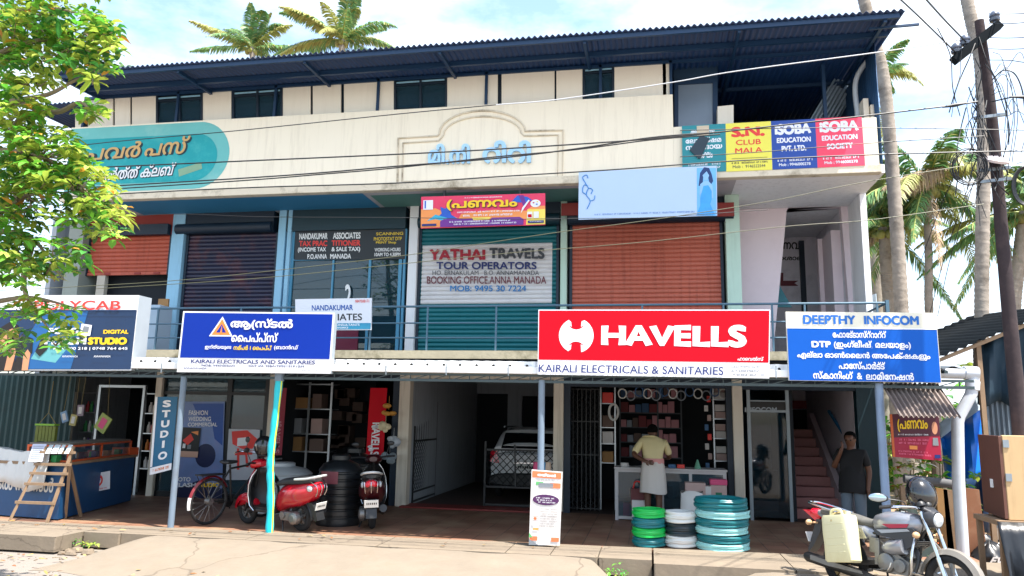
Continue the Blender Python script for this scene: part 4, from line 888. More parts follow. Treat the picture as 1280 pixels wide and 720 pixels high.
# white price board standing on the pavement edge
p0 = gr(664, 682, .02); 
t = thing('price_board', 'white standing board with orange ends and a purple oval on the pavement edge', 'board', ((gr(664,682,.02)+gr(700,683,.02))/2))
s = Sign('price_board', '', '', ((664.5, 587), (703, 590), (699.5, 682), (661, 681)), -3.86, .03, M('board white', '#d8d3cf', .5, var=.05), m_wht, panel='board', parent=t)
m_po, m_pp, m_pg = M('board orange', '#e0764a', .5), M('board purple', '#4a1f52', .5), M('board green', '#5fae6a', .5)
s.polys([([(.03, .9), (.97, .9), (.97, .985), (.03, .985)], m_po), ([(.16, .80), (.4, .80), (.4, .845), (.16, .845)], m_pg), ([(.62, .77), (.96, .77), (.96, .84), (.62, .84)], m_po), ([(.25, .77), (.72, .775), (.72, .835), (.25, .83)], m_lgy), (ell(.5, .605, .43, .072), m_pp), ([(.02, .06), (.27, .06), (.27, .115), (.02, .115)], m_po), ([(.72, .05), (.97, .05), (.97, .105), (.72, .105)], m_po), ([(.12, .2), (.3, .2), (.3, .225), (.12, .225)], M('board amber', '#d99a4a', .5)), ([(.0, .0), (.32, .0), (.0, .08)], m_lgy), ([(.0, .16), (.12, .1), (.0, .1)], m_pg)], 'print')
s.text([('തയ്യൽ', .2, .92, .8, .965, m_swht, .03)]); s.scribble(.08, .855, .92, .89, m_lgy, 2); s.scribble(.18, .56, .82, .645, m_swht, 3)
s.scribble(.3, .24, .95, .5, M('faint ink', '#a9a3a0', .6), 8); s.polys([([(.1, .38), (.26, .38), (.26, .385), (.1, .385)], m_po), ([(.1, .32), (.26, .32), (.26, .325), (.1, .325)], m_lgy), (ell(.18, .352, .05, .02), m_po)], 'print')
g = MB(); b_ = s.c[3]; g.bar(s.f(.1, .95, -.04), s.f(.1, 0, -.35), .025); g.bar(s.f(.9, .95, -.04), s.f(.9, 0, -.35), .025); g.build('leg', m_black, t)
# ------------------------------------------------------------------ vehicles
m_tyre = M('tyre', '#17181a', .85, var=.2, dirt='#6b6052', dirt_amt=.3); m_chr = M('chrome', '#c9ccd0', .18, metal=1, var=.05, dirt='#8a8379', dirt_amt=.4)
m_engine = M('engine alloy', '#7d7d7c', .45, metal=.7, var=.2, dirt='#4b453e', dirt_amt=.6); m_blkp = M('black plastic', '#191a1c', .45, var=.15, dirt='#55504a', dirt_amt=.3)
m_seat = M('seat vinyl', '#26272a', .6, var=.12, scale=6, dirt='#6b665e', dirt_amt=.35); m_lampr = M('red lamp lens', '#d3122c', .15, var=.1, coat=.6); m_lampw = M('clear lamp lens', '#c9d0d4', .1, metal=.2); m_plate = M('number plate', '#dcdcd6', .5, var=.05)
m_sred = M('scooter red', '#b40f22', .25, var=.08, coat=.7, dirt='#6e1a1f', dirt_amt=.25)
m_mirror = M('mirror glass', '#aebfcf', .04, metal=1, var=.02)
def ringYZ(x, zc, hw, hh, n=18, p=2.4, yc=0):
    out = []
    for i in range(n):
        a = 2*math.pi*i/n; c, s = math.cos(a), math.sin(a)
        out.append((x, yc+hw*math.copysign(abs(c)**(2/p), c), zc+hh*math.copysign(abs(s)**(2/p), s)))
    return out
def wheel(t, x, r, rt, parent_mat=m_tyre, spokes=5, name='wheel', wire=False, rim_mat=None, y=0):
    g = MB(); ax = (x, y, r); n = 32
    g.tube([(x+(r-rt)*math.cos(a), y, r+(r-rt)*math.sin(a)) for a in (2*math.pi*i/n for i in range(n))], rt, 10, closed=True)
    w = g.build('wheel', m_tyre, t, local=True)
    g = MB(); ri = r-2*rt+.012
    g.tube([(x+ri*math.cos(a), y, r+ri*math.sin(a)) for a in (2*math.pi*i/n for i in range(n))], .016 if not wire else .012, 8, closed=True)
    g.lathe([(.0, -.05), (.045, -.05), (.05, -.02), (.05, .02), (.045, .05), (0, .05)], ax, (0, 1, 0), 14)
    if wire:
        for i in range(18):
            a = 2*math.pi*i/18; g.tube([(x+.04*math.cos(a+.5), y+.03*(-1)**i, r+.04*math.sin(a+.5)), (x+ri*math.cos(a), y, r+ri*math.sin(a))], .003, 4, cap=False)
    else:
        for i in range(spokes):
            a = 2*math.pi*i/spokes+.3; g.bar((x+.03*math.cos(a), y, r+.03*math.sin(a)), (x+ri*math.cos(a), y, r+ri*math.sin(a)), .03, .035, up=(0, 1, 0))
    g.build('rim', rim_mat or m_engine, w, local=True); return w
def arc_guard(g, x, z, r, a0, a1, hw, y=0, n=14, drop=.03):
    rings = []
    for i in range(n+1):
        a = R(a0+(a1-a0)*i/n); c, s = math.cos(a), math.sin(a)
        rings.append([(x+(r-drop)*c, y-hw, z+(r-drop)*s), (x+r*c, y-hw*.6, z+r*s), (x+(r+.012)*c, y, z+(r+.012)*s), (x+r*c, y+hw*.6, z+r*s), (x+(r-drop)*c, y+hw, z+(r-drop)*s)])
    g.loft(rings, closed=False, cap=False)
def scooter(label, loc, rz, paint, roll=0):
    t = thing('scooter', label, 'scooter', loc, rz, rot=(roll, 0, rz))
    L = dict(local=True)
    wheel(t, 0, .215, .05); wheel(t, 1.24, .215, .045)
    g = MB(); rr_ = []
    for x, zc, hw, hh in ((-.42,.66,.03,.03),(-.38,.645,.10,.10),(-.25,.60,.165,.15),(-.05,.55,.195,.175),(.15,.52,.19,.185),(.32,.47,.16,.19),(.43,.41,.12,.16),(.47,.38,.08,.10)): rr_.append(ringYZ(x, zc, hw, hh))
    g.loft(rr_); g.build('rear_body', paint, t, **L)
    g = MB(); rr_ = []
    for x, zc, hw, hh in ((-.36,.775,.07,.025),(-.3,.775,.12,.05),(-.1,.755,.145,.06),(.12,.735,.135,.055),(.3,.715,.12,.055),(.44,.685,.10,.04),(.47,.67,.06,.02)): rr_.append(ringYZ(x, zc, hw, hh, 16, 3))
    g.loft(rr_); g.build('seat', m_seat, t, **L)
    g = MB(); g.box((.42, -.15, .24), (1.0, .15, .29)); g.prism([(.44,.28),(1.0,.28),(1.03,.33),(.98,.31),(.44,.31)], lambda u, v, d: Vector((u, d, v)), -.12, .12); g.build('floorboard', m_blkp, t, bevel=.015, **L)
    g = MB(); ap = []                                           # leg shield
    for x, z, hw in ((.96,.26,.17),(1.02,.34,.20),(1.05,.5,.205),(1.05,.65,.19),(1.02,.78,.15),(.985,.87,.09)):
        ap.append([(x-.07, -hw, z), (x-.01, -hw*.8, z), (x+.045, -hw*.35, z), (x+.055, 0, z), (x+.045, hw*.35, z), (x-.01, hw*.8, z), (x-.07, hw, z)])
    g.loft(ap, closed=False, cap=False); g.build('leg_shield', paint, t, solid=.012, **L)
    g = MB(); ap = [[(p[0]-.028, p[1]*.93, p[2]) for p in r_] for r_ in ap]; g.loft(ap, closed=False, cap=False); g.build('inner_shield', m_blkp, t, solid=.01, **L)
    g = MB(); e_ = []
    for s_ in (-1, 1): g.tube([(r_[0][0]+.03, s_*abs(r_[0][1])*1.06, r_[0][2]) for r_ in ap], .009, 6)
    g.build('shield_trim', m_chr, t, **L)
    g = MB(); arc_guard(g, 1.24, .215, .26, 5, 165, .085, drop=.09)
    rr_ = [ringYZ(1.06, .36, .07, .07), ringYZ(1.16, .40, .085, .09), ringYZ(1.28, .38, .08, .085), ringYZ(1.40, .31, .05, .05), ringYZ(1.44, .28, .02, .02)]; g.loft(rr_); g.build('front_mudguard', paint, t, **L)
    g = MB(); g.tube([(1.24, .06, .215), (1.06, .06, .6)], .02, 8); g.tube([(1.06, 0, .6), (.96, 0, .98)], .025, 8); g.build('fork', m_blkp, t, **L)
    g = MB(); rr_ = [ringYZ(.86, .95, .06, .04), ringYZ(.92, .96, .12, .065), ringYZ(1.0, .95, .14, .075), ringYZ(1.07, .93, .10, .065), ringYZ(1.1, .92, .05, .035)]; g.loft(rr_); g.build('handlebar_cowl', paint, t, **L)
    g = MB(); g.lathe([(.0, .03), (.05, .022), (.062, 0)], (1.075, 0, .935), (1, 0, -.15), 14); g.build('headlight', m_lampw, t, **L)
    g = MB(); g.tube(spline([(.84, -.34, .99), (.9, -.2, .985), (.94, 0, .96), (.9, .2, .985), (.84, .34, .99)], 4), .016, 8); hb = g.build('handlebar', m_blkp, t, **L)
    for s_ in (-1, 1):
        g = MB(); g.tube([(.9, s_*.2, .98), (.93, s_*.24, 1.12), (.92, s_*.26, 1.16)], .006, 6); g.ball((.915, s_*.28, 1.19), .06, (.25, 1, .65), 12, 6); g.build('mirror', m_blkp, t, **L)
    g = MB(); g.ball((-.375, 0, .665), .09, (.55, 1.05, .75), 14, 7); g.build('tail_light', m_lampr, t, **L)
    for s_ in (-1, 1):
        g = MB(); g.ball((-.31, s_*.125, .66), .05, (1.2, .5, .9), 10, 6); g.build('indicator', m_lampw, t, **L)
    g = MB(); g.tube(spline([(-.02, -.15, .78), (-.25, -.14, .80), (-.42, -.1, .83), (-.46, 0, .84), (-.42, .1, .83), (-.25, .14, .80), (-.02, .15, .78)], 4), .017, 8); g.build('grab_rail', M('pale grab rail', '#c2c4c4', .4, metal=.3), t, **L)
    g = MB()
    for s_ in (-.06, 0, .06): g.tube(spline([(-.33, s_*2, .76), (-.43, s_*1.6, .70), (-.44, s_*1.5, .62), (-.40, s_*1.4, .55)], 3), .007, 6)
    g.build('tail_guard', m_chr, t, **L)
    g = MB(); arc_guard(g, 0, .215, .30, 60, 185, .07); g.prism([(-.30,.45),(-.38,.34),(-.42,.2),(-.36,.19),(-.29,.33),(-.22,.44)], lambda u, v, d: Vector((u, d, v)), -.075, .075); g.build('rear_mudguard', m_blkp, t, **L)
    g = MB(); g.obox((-.415, 0, .40), (.008, .2, .11), Matrix.Rotation(R(-18), 3, 'Y')); pl = g.build('number_plate', m_plate, t, **L)
    g = MB()
    for k in range(6): g.obox((-.421, -.07+.026*k, .402), (.004, .014, .028), Matrix.Rotation(R(-18), 3, 'Y')); 
    g.build('characters', m_blk, pl, **L)
    g = MB(); g.box((-.05, .07, .17), (.28, .17, .30)); g.lathe([(.08, .0), (.1, .03), (.09, .1), (.05, .12)], (.0, .08, .215), (0, 1, 0), 16); g.lathe([(.055, 0), (.06, .03), (.05, .09)], (.22, .1, .25), (0, 1, 0), 14); g.build('engine', m_engine, t, bevel=.01, **L)
    g = MB(); g.tube([(.3, -.12, .2), (.1, -.15, .2), (.02, -.16, .24)], .02, 8); g.tube([(.05, -.16, .24), (-.3, -.165, .32)], [.045, .055], 12); g.build('exhaust', m_blkp, t, **L)
    g = MB(); g.tube([(.3, .1, .2), (.18, .2, .01)], .012, 6); g.build('side_stand', m_blkp, t, **L)
    return t
pr, pf = gr(377, 664), gr(294, 652)
a = R(157)
scooter('bright red scooter parked behind the turquoise pole', (pr.x, pr.y, 0), a, m_sred, roll=R(-5)).scale = (.95,)*3
p = gr(466, 660); scooter('dark scooter with red tail seen from behind beside the black tank', (p.x+.02, p.y-.08, 0), R(109), M('scooter maroon', '#3a0a12', .3, var=.1, coat=.5), roll=R(-3))
# helmet resting on the red scooter
def helmet(label, loc, rz, r=.135, tilt=0):
    t = thing('helmet', label, 'helmet', loc, rot=(tilt, 0, rz))
    g = MB(); g.ball((0, 0, .15), r, (1.1, .9, 1.18), 24, 16, zmin=-.8); g.build('shell', M('black helmet', '#15171a', .18, var=.1, coat=.6, dirt='#4a4640', dirt_amt=.2), t, local=True)
    g = MB(); rr_ = []
    for i in range(9):
        z = .07+.115*i/8; q = math.sqrt(max(.05, 1-((z-.15)/(r*1.18))**2)); rr_.append([(r*1.13*q*math.cos(b), r*.935*q*math.sin(b), z) for b in (R(-75+150*j/14) for j in range(15))])
    g.loft(rr_, closed=False, cap=False); g.build('visor', M('smoked visor', '#0a0d12', .06, var=.05, coat=1), t, local=True)
    g = MB(); g.tube([(r*.62*math.cos(b), r*.52*math.sin(b), .022) for b in (2*math.pi*i/20 for i in range(20))], .014, 6, closed=True); g.build('rim_trim', m_blkp, t, local=True)
    return t
hp = Vector((math.cos(a), math.sin(a), 0))
helmet('round black helmet perched on the red scooter handlebar', Vector((pr.x, pr.y, 1.0))+hp*.93+Vector((.05, -.1, 0)), a+.4)
# old bicycle behind the scooter
bp_ = gr(256, 656); bf = Vector((bp_.x+1.0, bp_.y+.55, 0)); ab = R(72)
t = thing('bicycle', 'old black bicycle with red and white mudguard tip behind the red scooter', 'bicycle', (bp_.x+.02, bp_.y, 0), rot=(R(3), 0, ab))
wheel(t, 0, .34, .022, wire=True, rim_mat=m_engine); wheel(t, 1.08, .34, .022, wire=True, rim_mat=m_engine)
g = MB()
for q in ([(0,0,.34),(.42,0,.3),(.32,0,.86)], [(0,0,.34),(.34,0,.80)], [(.42,0,.3),(.9,0,.78)], [(.34,0,.80),(.9,0,.86)], [(1.08,0,.34),(.9,0,.78),(.86,0,1.0)]): g.tube(q, .016, 8)
g.build('frame', m_blkp, t, local=True)
g = MB(); g.tube(spline([(.62,-.26,1.0),(.74,-.26,1.02),(.86,-.1,1.02),(.86,.1,1.02),(.74,.26,1.02),(.62,.26,1.0)], 4), .011, 8); g.build('handlebar', m_chr, t, local=True)
g = MB(); g.loft([ringYZ(.16,.9,.02,.02), ringYZ(.2,.9,.1,.03), ringYZ(.3,.9,.09,.03), ringYZ(.44,.9,.03,.02)]); g.build('saddle', m_seat, t, local=True)
g = MB(); arc_guard(g, 0, .34, .365, 30, 190, .03, drop=.015); g.build('mudguard', M('mudguard red', '#6e121d', .4), t, local=True)
g = MB(); arc_guard(g, 0, .34, .368, 168, 196, .032, drop=.015); g.build('mudguard_tip', m_wht, t, local=True)
g = MB(); arc_guard(g, 1.08, .34, .365, 20, 150, .03, drop=.015); g.build('mudguard', m_blkp, t, local=True)
g = MB(); g.box((-.25,-.07,.72), (.2,.07,.735)); g.tube([(-.22,.06,.72),(0,.05,.34)], .006, 6); g.tube([(-.22,-.06,.72),(0,-.05,.34)], .006, 6); g.build('carrier', m_blkp, t, local=True)
g = MB(); g.box((.2,.035,.28), (.5,.045,.36)); g.lathe([(.09,0),(.09,.01)], (.42,.05,.3), (0,1,0), 16); g.tube([(.42,.08,.3),(.5,.1,.18)], .01, 6); g.build('chain_case', m_blkp, t, local=True)
g = MB(); g.tube([(.8,.2,1.02),(.82,.22,1.16)], .005, 5); g.ball((.82,.22,1.21), .05, (.3,1,1), 10, 6); g.build('mirror', m_blkp, t, local=True)

# grey motorcycle at the front
YM = -4.98
bx = at(1058, 714, YM); m_mgry = M('motorcycle silver grey', '#94979e', .3, metal=.45, var=.1, coat=.4, dirt='#8b8071', dirt_amt=.45); m_mblk = M('motorcycle graphite', '#35373c', .35, metal=.3, var=.1, dirt='#6e665b', dirt_amt=.4)
m_mred = M('decal red', '#a5203c', .4)
t = thing('motorcycle', 'dusty silver grey motorcycle parked on the road facing right', 'motorcycle', (2.02, YM, -.075), rot=(R(-4), 0, R(-52))); t.scale = (.91,)*3
L = dict(local=True)
wheel(t, 0, .30, .055, rim_mat=M('bronze rim', '#7c6a45', .4, metal=.6, var=.15)); 
fwx = 1.29; wheel(t, fwx, .30, .05)
g = MB(); rr_ = [ringYZ(x, zc, hw, hh, 20, p) for x, zc, hw, hh, p in ((.42,.80,.05,.05,2.4),(.46,.80,.11,.09,2.6),(.58,.82,.145,.115,2.6),(.74,.83,.16,.125,2.4),(.88,.83,.145,.12,2.3),(.98,.84,.10,.085,2.2),(1.03,.85,.05,.04,2.2))]
g.loft(rr_); tk = g.build('tank', m_mgry, t, **L)
g = MB()
for s_ in (-1, 1):
    g.prism([(.60,.80),(.92,.84),(.90,.80),(.70,.765)], lambda u, v, d, s_=s_: Vector((u, s_*(.152+d), v)), 0, .006); 
g.build('decal', m_mred, tk, **L)
g = MB(); g.lathe([(.04,0),(.04,.012),(.02,.016)], (.76, 0, .95), (0,0,1), 14); g.build('fuel_cap', m_chr, tk, **L)
g = MB()
for s_ in (-1, 1):
    g.prism([(.50,.74),(.95,.80),(1.02,.74),(.96,.62),(.86,.56),(.78,.66),(.56,.68)], lambda u, v, d, s_=s_: Vector((u, s_*(.13+.03*math.sin(u*4)+d), v)), 0, .03)
g.build('tank_shroud', m_mblk, t, bevel=.014, **L)
g = MB()
for s_ in (-1, 1):
    g.prism([(.56,.735),(.90,.785),(.93,.765),(.62,.705)], lambda u, v, d, s_=s_: Vector((u, s_*(.165+.03*math.sin(u*4)+d), v)), 0, .006)
g.build('shroud_stripe', m_mgry, t, **L)
g = MB(); g.lathe([(.05,0),(.052,.03),(.04,.05)], (1.0,-.05,1.03), (-.5,0,1), 16); g.lathe([(.05,0),(.052,.03),(.04,.05)], (1.0,.06,1.03), (-.5,0,1), 16); g.build('speedometer', m_blkp, t, **L)
g = MB(); g.box((.50,-.15,.36),(.56,-.12,.62)); g.box((.42,-.13,.48),(.54,.13,.64)); g.tube(spline([(.76,-.09,.5),(.66,-.16,.58),(.56,-.12,.62)],4),.012,6); g.tube(spline([(.88,-.1,.68),(.80,-.14,.74),(.62,-.12,.72)],4),.006,6); g.tube(spline([(.70,-.15,.42),(.62,-.17,.33),(.46,-.16,.30)],4),.008,6); g.build('carburettor', m_engine, t, bevel=.006, **L)
g = MB(); g.tube(spline([(.62,-.16,.32),(.72,-.22,.34),(.76,-.22,.42)],4),.01,6); g.build('brake_pedal', m_chr, t, **L)
g = MB(); rr_ = [ringYZ(x, zc, hw, hh, 16, 3) for x, zc, hw, hh in ((-.30,.845,.06,.02),(-.26,.845,.11,.04),(-.05,.83,.125,.05),(.15,.80,.13,.055),(.32,.775,.12,.05),(.46,.79,.09,.05),(.50,.80,.05,.03))]; g.loft(rr_); g.build('seat', M('dusty seat', '#55544f', .7, var=.15, scale=5, dirt='#8c857a', dirt_amt=.5), t, **L)
g = MB(); rr_ = [ringYZ(x, zc, hw, hh, 16, 2.6) for x, zc, hw, hh in ((.47,.66,.09,.06),(.35,.68,.135,.10),(.1,.72,.12,.075),(-.15,.77,.10,.055),(-.34,.815,.07,.04),(-.40,.83,.03,.02))]; g.loft(rr_); g.build('side_panel', m_mgry, t, **L)
g = MB()
for s_ in (-1, 1): g.prism([(.02,.70),(.34,.72),(.40,.62),(.30,.60),(.12,.66)], lambda u, v, d, s_=s_: Vector((u, s_*(.137+d), v)), 0, .008)
g.build('side_decal', m_chr, t, **L)
g = MB(); rr_ = [ringYZ(-.50,.80,.03,.03), ringYZ(-.44,.81,.075,.055), ringYZ(-.34,.80,.07,.06), ringYZ(-.30,.79,.04,.03)]; g.loft(rr_); g.prism([(-.58,.83),(-.30,.80),(-.36,.70)], lambda u, v, d: Vector((u, d, v)), -.05, .05); g.build('tail_light', m_lampr, t, bevel=.01, **L)
g = MB(); g.tube(spline([(.0,-.14,.86),(-.25,-.14,.90),(-.44,-.10,.93),(-.48,0,.935),(-.44,.10,.93),(-.25,.14,.90),(.0,.14,.86)], 4), .014, 8); g.build('grab_rail', m_chr, t, **L)
g = MB(); g.prism([(-.36,.74),(-.28,.74),(-.30,.60),(-.40,.42),(-.47,.34),(-.48,.38),(-.42,.55)], lambda u, v, d: Vector((u, d, v)), -.07, .07); arc_guard(g, 0, .3, .34, 40, 140, .07); g.build('rear_mudguard', m_mblk, t, **L)
g = MB(); g.obox((-.47, 0, .52), (.008, .2, .12), Matrix.Rotation(R(-25), 3, 'Y')); g.build('number_plate', m_plate, t, **L)
for s_ in (-1, 1):
    g = MB(); g.tube([(-.33, s_*.08, .70), (-.35, s_*.17, .70)], .012, 6); g.ball((-.355, s_*.20, .70), .035, (1,1.3,1), 10, 6); g.build('indicator', M('amber lens', '#c9a27a', .3), t, **L)
    g = MB(); g.tube([(.98, s_*.08, .74), (1.02, s_*.16, .74)], .012, 6); g.ball((1.03, s_*.19, .74), .035, (1,1.3,1), 10, 6); g.build('indicator', M('amber lens', '#c9a27a', .3), t, **L)
    g = MB(); g.tube([(.03, s_*.13, .35), (.16, s_*.13, .66)], .02, 8); 
    for k in range(8): q = .2+.08*k; g.tube([(.03+.13*q-.004, s_*.13, .35+.31*q), (.03+.13*q+.006, s_*.13, .35+.31*q+.012)], .034, 10)
    g.build('shock_absorber', m_engine, t, **L)
    g = MB(); g.tube([(fwx, s_*.085, .30), (fwx-.09, s_*.085, .54)], .028, 10); g.tube([(fwx-.09, s_*.085, .54), (fwx-.27, s_*.085, .98)], .02, 10); g.build('fork', m_chr, t, **L)
g = MB()                                                      # engine with finned cylinder
g.loft([[(.55,y_,.30),(.88,y_,.30),(.90,y_,.44),(.78,y_,.50),(.58,y_,.48)] for y_ in (-.13,.13)], smooth=False)
for s_ in (-1, 1): g.lathe([(.105,0),(.10,.03),(.07,.045),(.0,.05)], (.64, s_*.13, .40), (0,s_,0), 18); g.lathe([(.075,0),(.07,.03),(.0,.035)], (.80, s_*.13, .39), (0,s_,0), 16)
for k in range(9): g.obox((.80+.035*k/2.2, 0, .49+.02*k), (.17-.002*k, .20, .009), Matrix.Rotation(R(-18), 3, 'Y'))
g.obox((.84, 0, .57), (.11, .13, .2), Matrix.Rotation(R(-18), 3, 'Y')); g.obox((.88, 0, .69), (.13, .15, .07), Matrix.Rotation(R(-18), 3, 'Y')); g.build('engine', m_engine, t, bevel=.006, **L)
g = MB(); g.tube([(.60,-.1,.55),(.70,-.12,.57),(.86,-.13,.60)], [.05,.085,.08], 14); g.build('engine_cowl', m_mgry, t, **L)
g = MB(); g.tube(spline([(.90,-.06,.62),(.99,-.10,.52),(.96,-.14,.34),(.80,-.16,.23),(.5,-.17,.21)], 5), .02, 10); g.tube([(.52,-.17,.21),(.35,-.175,.225),(-.38,-.18,.30),(-.42,-.18,.305)], [.03,.055,.06,.04], 14); ex = g.build('exhaust', m_blkp, t, **L)
g = MB(); g.prism([(-.30,.33),(.40,.27),(.42,.24),(-.05,.25),(-.30,.28)], lambda u, v, d: Vector((u, -.235-d, v)), 0, .008); g.build('heat_shield', m_engine, ex, bevel=.003, **L)
g = MB(); g.bar((0,-.11,.30),(.52,-.11,.38),.03,.05); g.bar((0,.11,.30),(.52,.11,.38),.03,.05); g.box((-.05,.12,.26),(.55,.14,.36)); g.tube([(.46,-.05,.7),(.5,-.05,.4),(.55,-.05,.3)], .02, 8); g.tube([(1.02,0,.84),(.95,0,.70),(.92,0,.45)], .025, 8); g.tube([(.3,-.08,.66),(.55,-.08,.70),(1.0,-.03,.80)], .02, 8); g.build('frame', m_blkp, t, **L)
g = MB(); g.tube(spline([(.93,-.16,.30),(1.0,-.24,.36),(1.02,-.25,.56),(.97,-.12,.72)], 4), .013, 8); g.tube(spline([(.93,.16,.30),(1.0,.24,.36),(1.02,.25,.56),(.97,.12,.72)], 4), .013, 8); g.tube([(1.0,-.24,.36),(1.03,0,.33),(1.0,.24,.36)], .012, 8); g.build('crash_guard', m_chr, t, **L)
g = MB(); arc_guard(g, fwx, .30, .335, 20, 170, .065, drop=.05); g.build('front_mudguard', M('dusty mudguard', '#7d776f', .5, metal=.2, var=.15, dirt='#a39582', dirt_amt=.6), t, **L)
g = MB(); rr_ = [ringYZ(.98,.93,.04,.05), ringYZ(1.02,.93,.10,.10), ringYZ(1.10,.92,.105,.10), ringYZ(1.15,.91,.085,.085)]; g.loft(rr_); rr_ = [ringYZ(.98,1.02,.05,.015), ringYZ(1.06,1.01,.10,.03), ringYZ(1.13,.98,.06,.02)]; g.loft(rr_); hl = g.build('headlamp_cowl', m_mblk, t, **L)
g = MB(); g.lathe([(.075,0),(.065,.02),(0,.035)], (1.15,0,.91), (1,0,-.12), 16); g.build('lens', m_lampw, hl, **L)
g = MB(); g.tube(spline([(.78,-.36,.99),(.86,-.30,1.01),(.97,-.13,1.02),(1.0,0,1.0),(.97,.13,1.02),(.86,.30,1.01),(.78,.36,.99)], 4), .013, 8); hb = g.build('handlebar', m_chr, t, **L)
for s_ in (-1, 1):
    g = MB(); g.tube([(.75, s_*.39, .985), (.85, s_*.305, 1.01)], .019, 8); g.build('grip', m_blkp, hb, **L)
    g = MB(); g.tube([(.87, s_*.36, 1.0), (.90, s_*.24, 1.005)], .007, 6); g.build('lever', m_chr, hb, **L)
g = MB(); g.tube(spline([(.93,-.2,1.02),(.92,-.25,1.07),(.82,-.42,1.085)], 4), .006, 6); g.ball((.80,-.47,1.09), .085, (.3,1.2,.58), 14, 8, mat3=Matrix.Rotation(R(-38), 3, 'Z')); mi = g.build('mirror', m_blkp, t, **L)
g = MB(); g.ball((.803,-.488,1.09), .078, (.2,1.2,.56), 14, 8, mat3=Matrix.Rotation(R(-38), 3, 'Z')); g.build('mirror_glass', m_mirror, mi, **L)
g = MB(); g.tube([(.5,-.2,.30),(.52,-.27,.30)], .018, 8); g.tube([(.2,-.2,.36),(.2,-.28,.36)], .016, 8); g.tube([(.5,.14,.28),(.5,.25,.28)], .018, 8); g.build('foot_peg', m_blkp, t, **L)
g = MB(); g.tube([(.45,.12,.3),(.38,.28,.01)], .012, 6); g.build('side_stand', m_blkp, t, **L)
g = MB(); g.tube(spline([(.98,-.03,.98),(1.08,-.14,.85),(1.0,-.1,.7)], 5), .006, 6); g.tube(spline([(.98,.05,.98),(1.1,.1,.82),(.95,.05,.7)], 5), .006, 6); g.build('cable', m_blk, t, **L)
rm = Matrix.Translation((2.02, YM, -.075)) @ Matrix.Rotation(R(-52), 4, 'Z') @ Matrix.Rotation(R(-4), 4, 'X') @ Matrix.Scale(.91, 4)
# jerry can slung on its side, helmet on the bar
m_can = M('pale yellow can', '#cfc9a2', .5, var=.06, scale=2, dirt='#a89c62', dirt_amt=.4)
t = thing('jerrycan', 'pale yellow plastic can strapped to the side of the grey motorcycle', 'can', rm @ Vector((.22, -.30, .33)), rot=(R(-6), R(-9), R(-52)))
g = MB(); rr_ = []
for z, sc in ((0,.9),(.02,1),(.2,.98),(.28,1.0),(.44,.98),(.465,.9)):
    rr_.append([(.17*sc*math.copysign(abs(math.cos(a_))**.35, math.cos(a_)), .10*sc*math.copysign(abs(math.sin(a_))**.35, math.sin(a_)), z) for a_ in (2*math.pi*i/28 for i in range(28))])
g.loft(rr_)
for q_ in (-1, 1):
    for zz in (.09, .16, .23, .30, .37): g.bar((-.115, q_*.094, zz), (.115, q_*.094, zz+.012), .012, .01)
g.build('body', m_can, t, local=True, bevel=.004)
g = MB(); g.tube(spline([(-.1,0,.46),(-.08,0,.52),(.02,0,.52),(.05,0,.46)], 4), .014, 8); g.lathe([(.03,0),(.03,.04)], (.11,0,.46), n=12); g.build('handle', m_can, t, local=True)
g = MB(); g.tube(spline([(-.02,-.1,.40),(-.02,-.06,.475),(-.03,.05,.50),(-.03,.14,.52)], 4), .008, 6); g.build('strap', M('rope', '#8c7c52', .8), t, local=True)
helmet('large black helmet hanging on the motorcycle handlebar', rm @ Vector((.93, .16, 1.0)), R(-120), .15, tilt=R(18))

# white car in the carport
m_car = M('car white', '#c6cbd0', .25, var=.04, coat=.6); m_cgl = M('car glass', '#0b0f14', .05, var=.05, coat=.5)
cx = (at(612, 590, 1.7).x+at(709, 590, 1.7).x)/2
t = thing('parked_car', 'white hatchback parked in the carport behind the mesh gate', 'car', (cx, 1.7, 0))
def ringXZ(y, zc, hw, hh, n=24, p=3.5): return [(q[1], y, q[2]) for q in ringYZ(0, zc, hw, hh, n, p)]
g = MB(); g.loft([ringXZ(.03,.66,.70,.24), ringXZ(.0,.62,.77,.32), ringXZ(.12,.62,.81,.36), ringXZ(1.2,.62,.82,.37), ringXZ(2.6,.60,.82,.34), ringXZ(3.3,.56,.78,.28), ringXZ(3.55,.52,.7,.2)]); bd = g.build('body', m_car, t, local=True)
g = MB(); g.loft([ringXZ(.10,.95,.74,.14), ringXZ(.35,1.16,.66,.24), ringXZ(.7,1.2,.64,.26), ringXZ(1.7,1.2,.64,.25), ringXZ(2.4,1.02,.68,.12)]); g.build('cabin', m_car, t, local=True)
g = MB(); g.add([(-.58,.075,1.02),(.58,.075,1.02),(.53,.26,1.33),(-.53,.26,1.33)], [(0,1,2,3)]); g.add([(-.72,.5,1.0),(-.72,2.1,1.0),(-.66,1.7,1.36),(-.66,.6,1.36)], [(0,1,2,3)]); g.add([(.72,.5,1.0),(.72,2.1,1.0),(.66,1.7,1.36),(.66,.6,1.36)], [(0,1,2,3)]); g.build('window', m_cgl, t, local=True, solid=.01)
for s_ in (-1, 1):
    g = MB(); g.loft([[(s_*.60,-.012,.72),(s_*.80,.02,.74),(s_*.80,.10,.98),(s_*.66,.02,.98)], [(s_*.60,.06,.72),(s_*.78,.1,.74),(s_*.78,.16,.98),(s_*.66,.1,.98)]], smooth=False); g.build('tail_light', m_lampr, t, local=True, bevel=.01)
    g = MB(); g.tube([(s_*.6, .5, 1.45), (s_*.58, 1.8, 1.45)], .018, 8); g.build('roof_rail', m_steel, t, local=True)
g = MB(); g.loft([ringXZ(-.04,.40,.74,.11), ringXZ(-.06,.40,.79,.13), ringXZ(.2,.40,.83,.14)]); g.build('bumper', m_blkp, t, local=True)
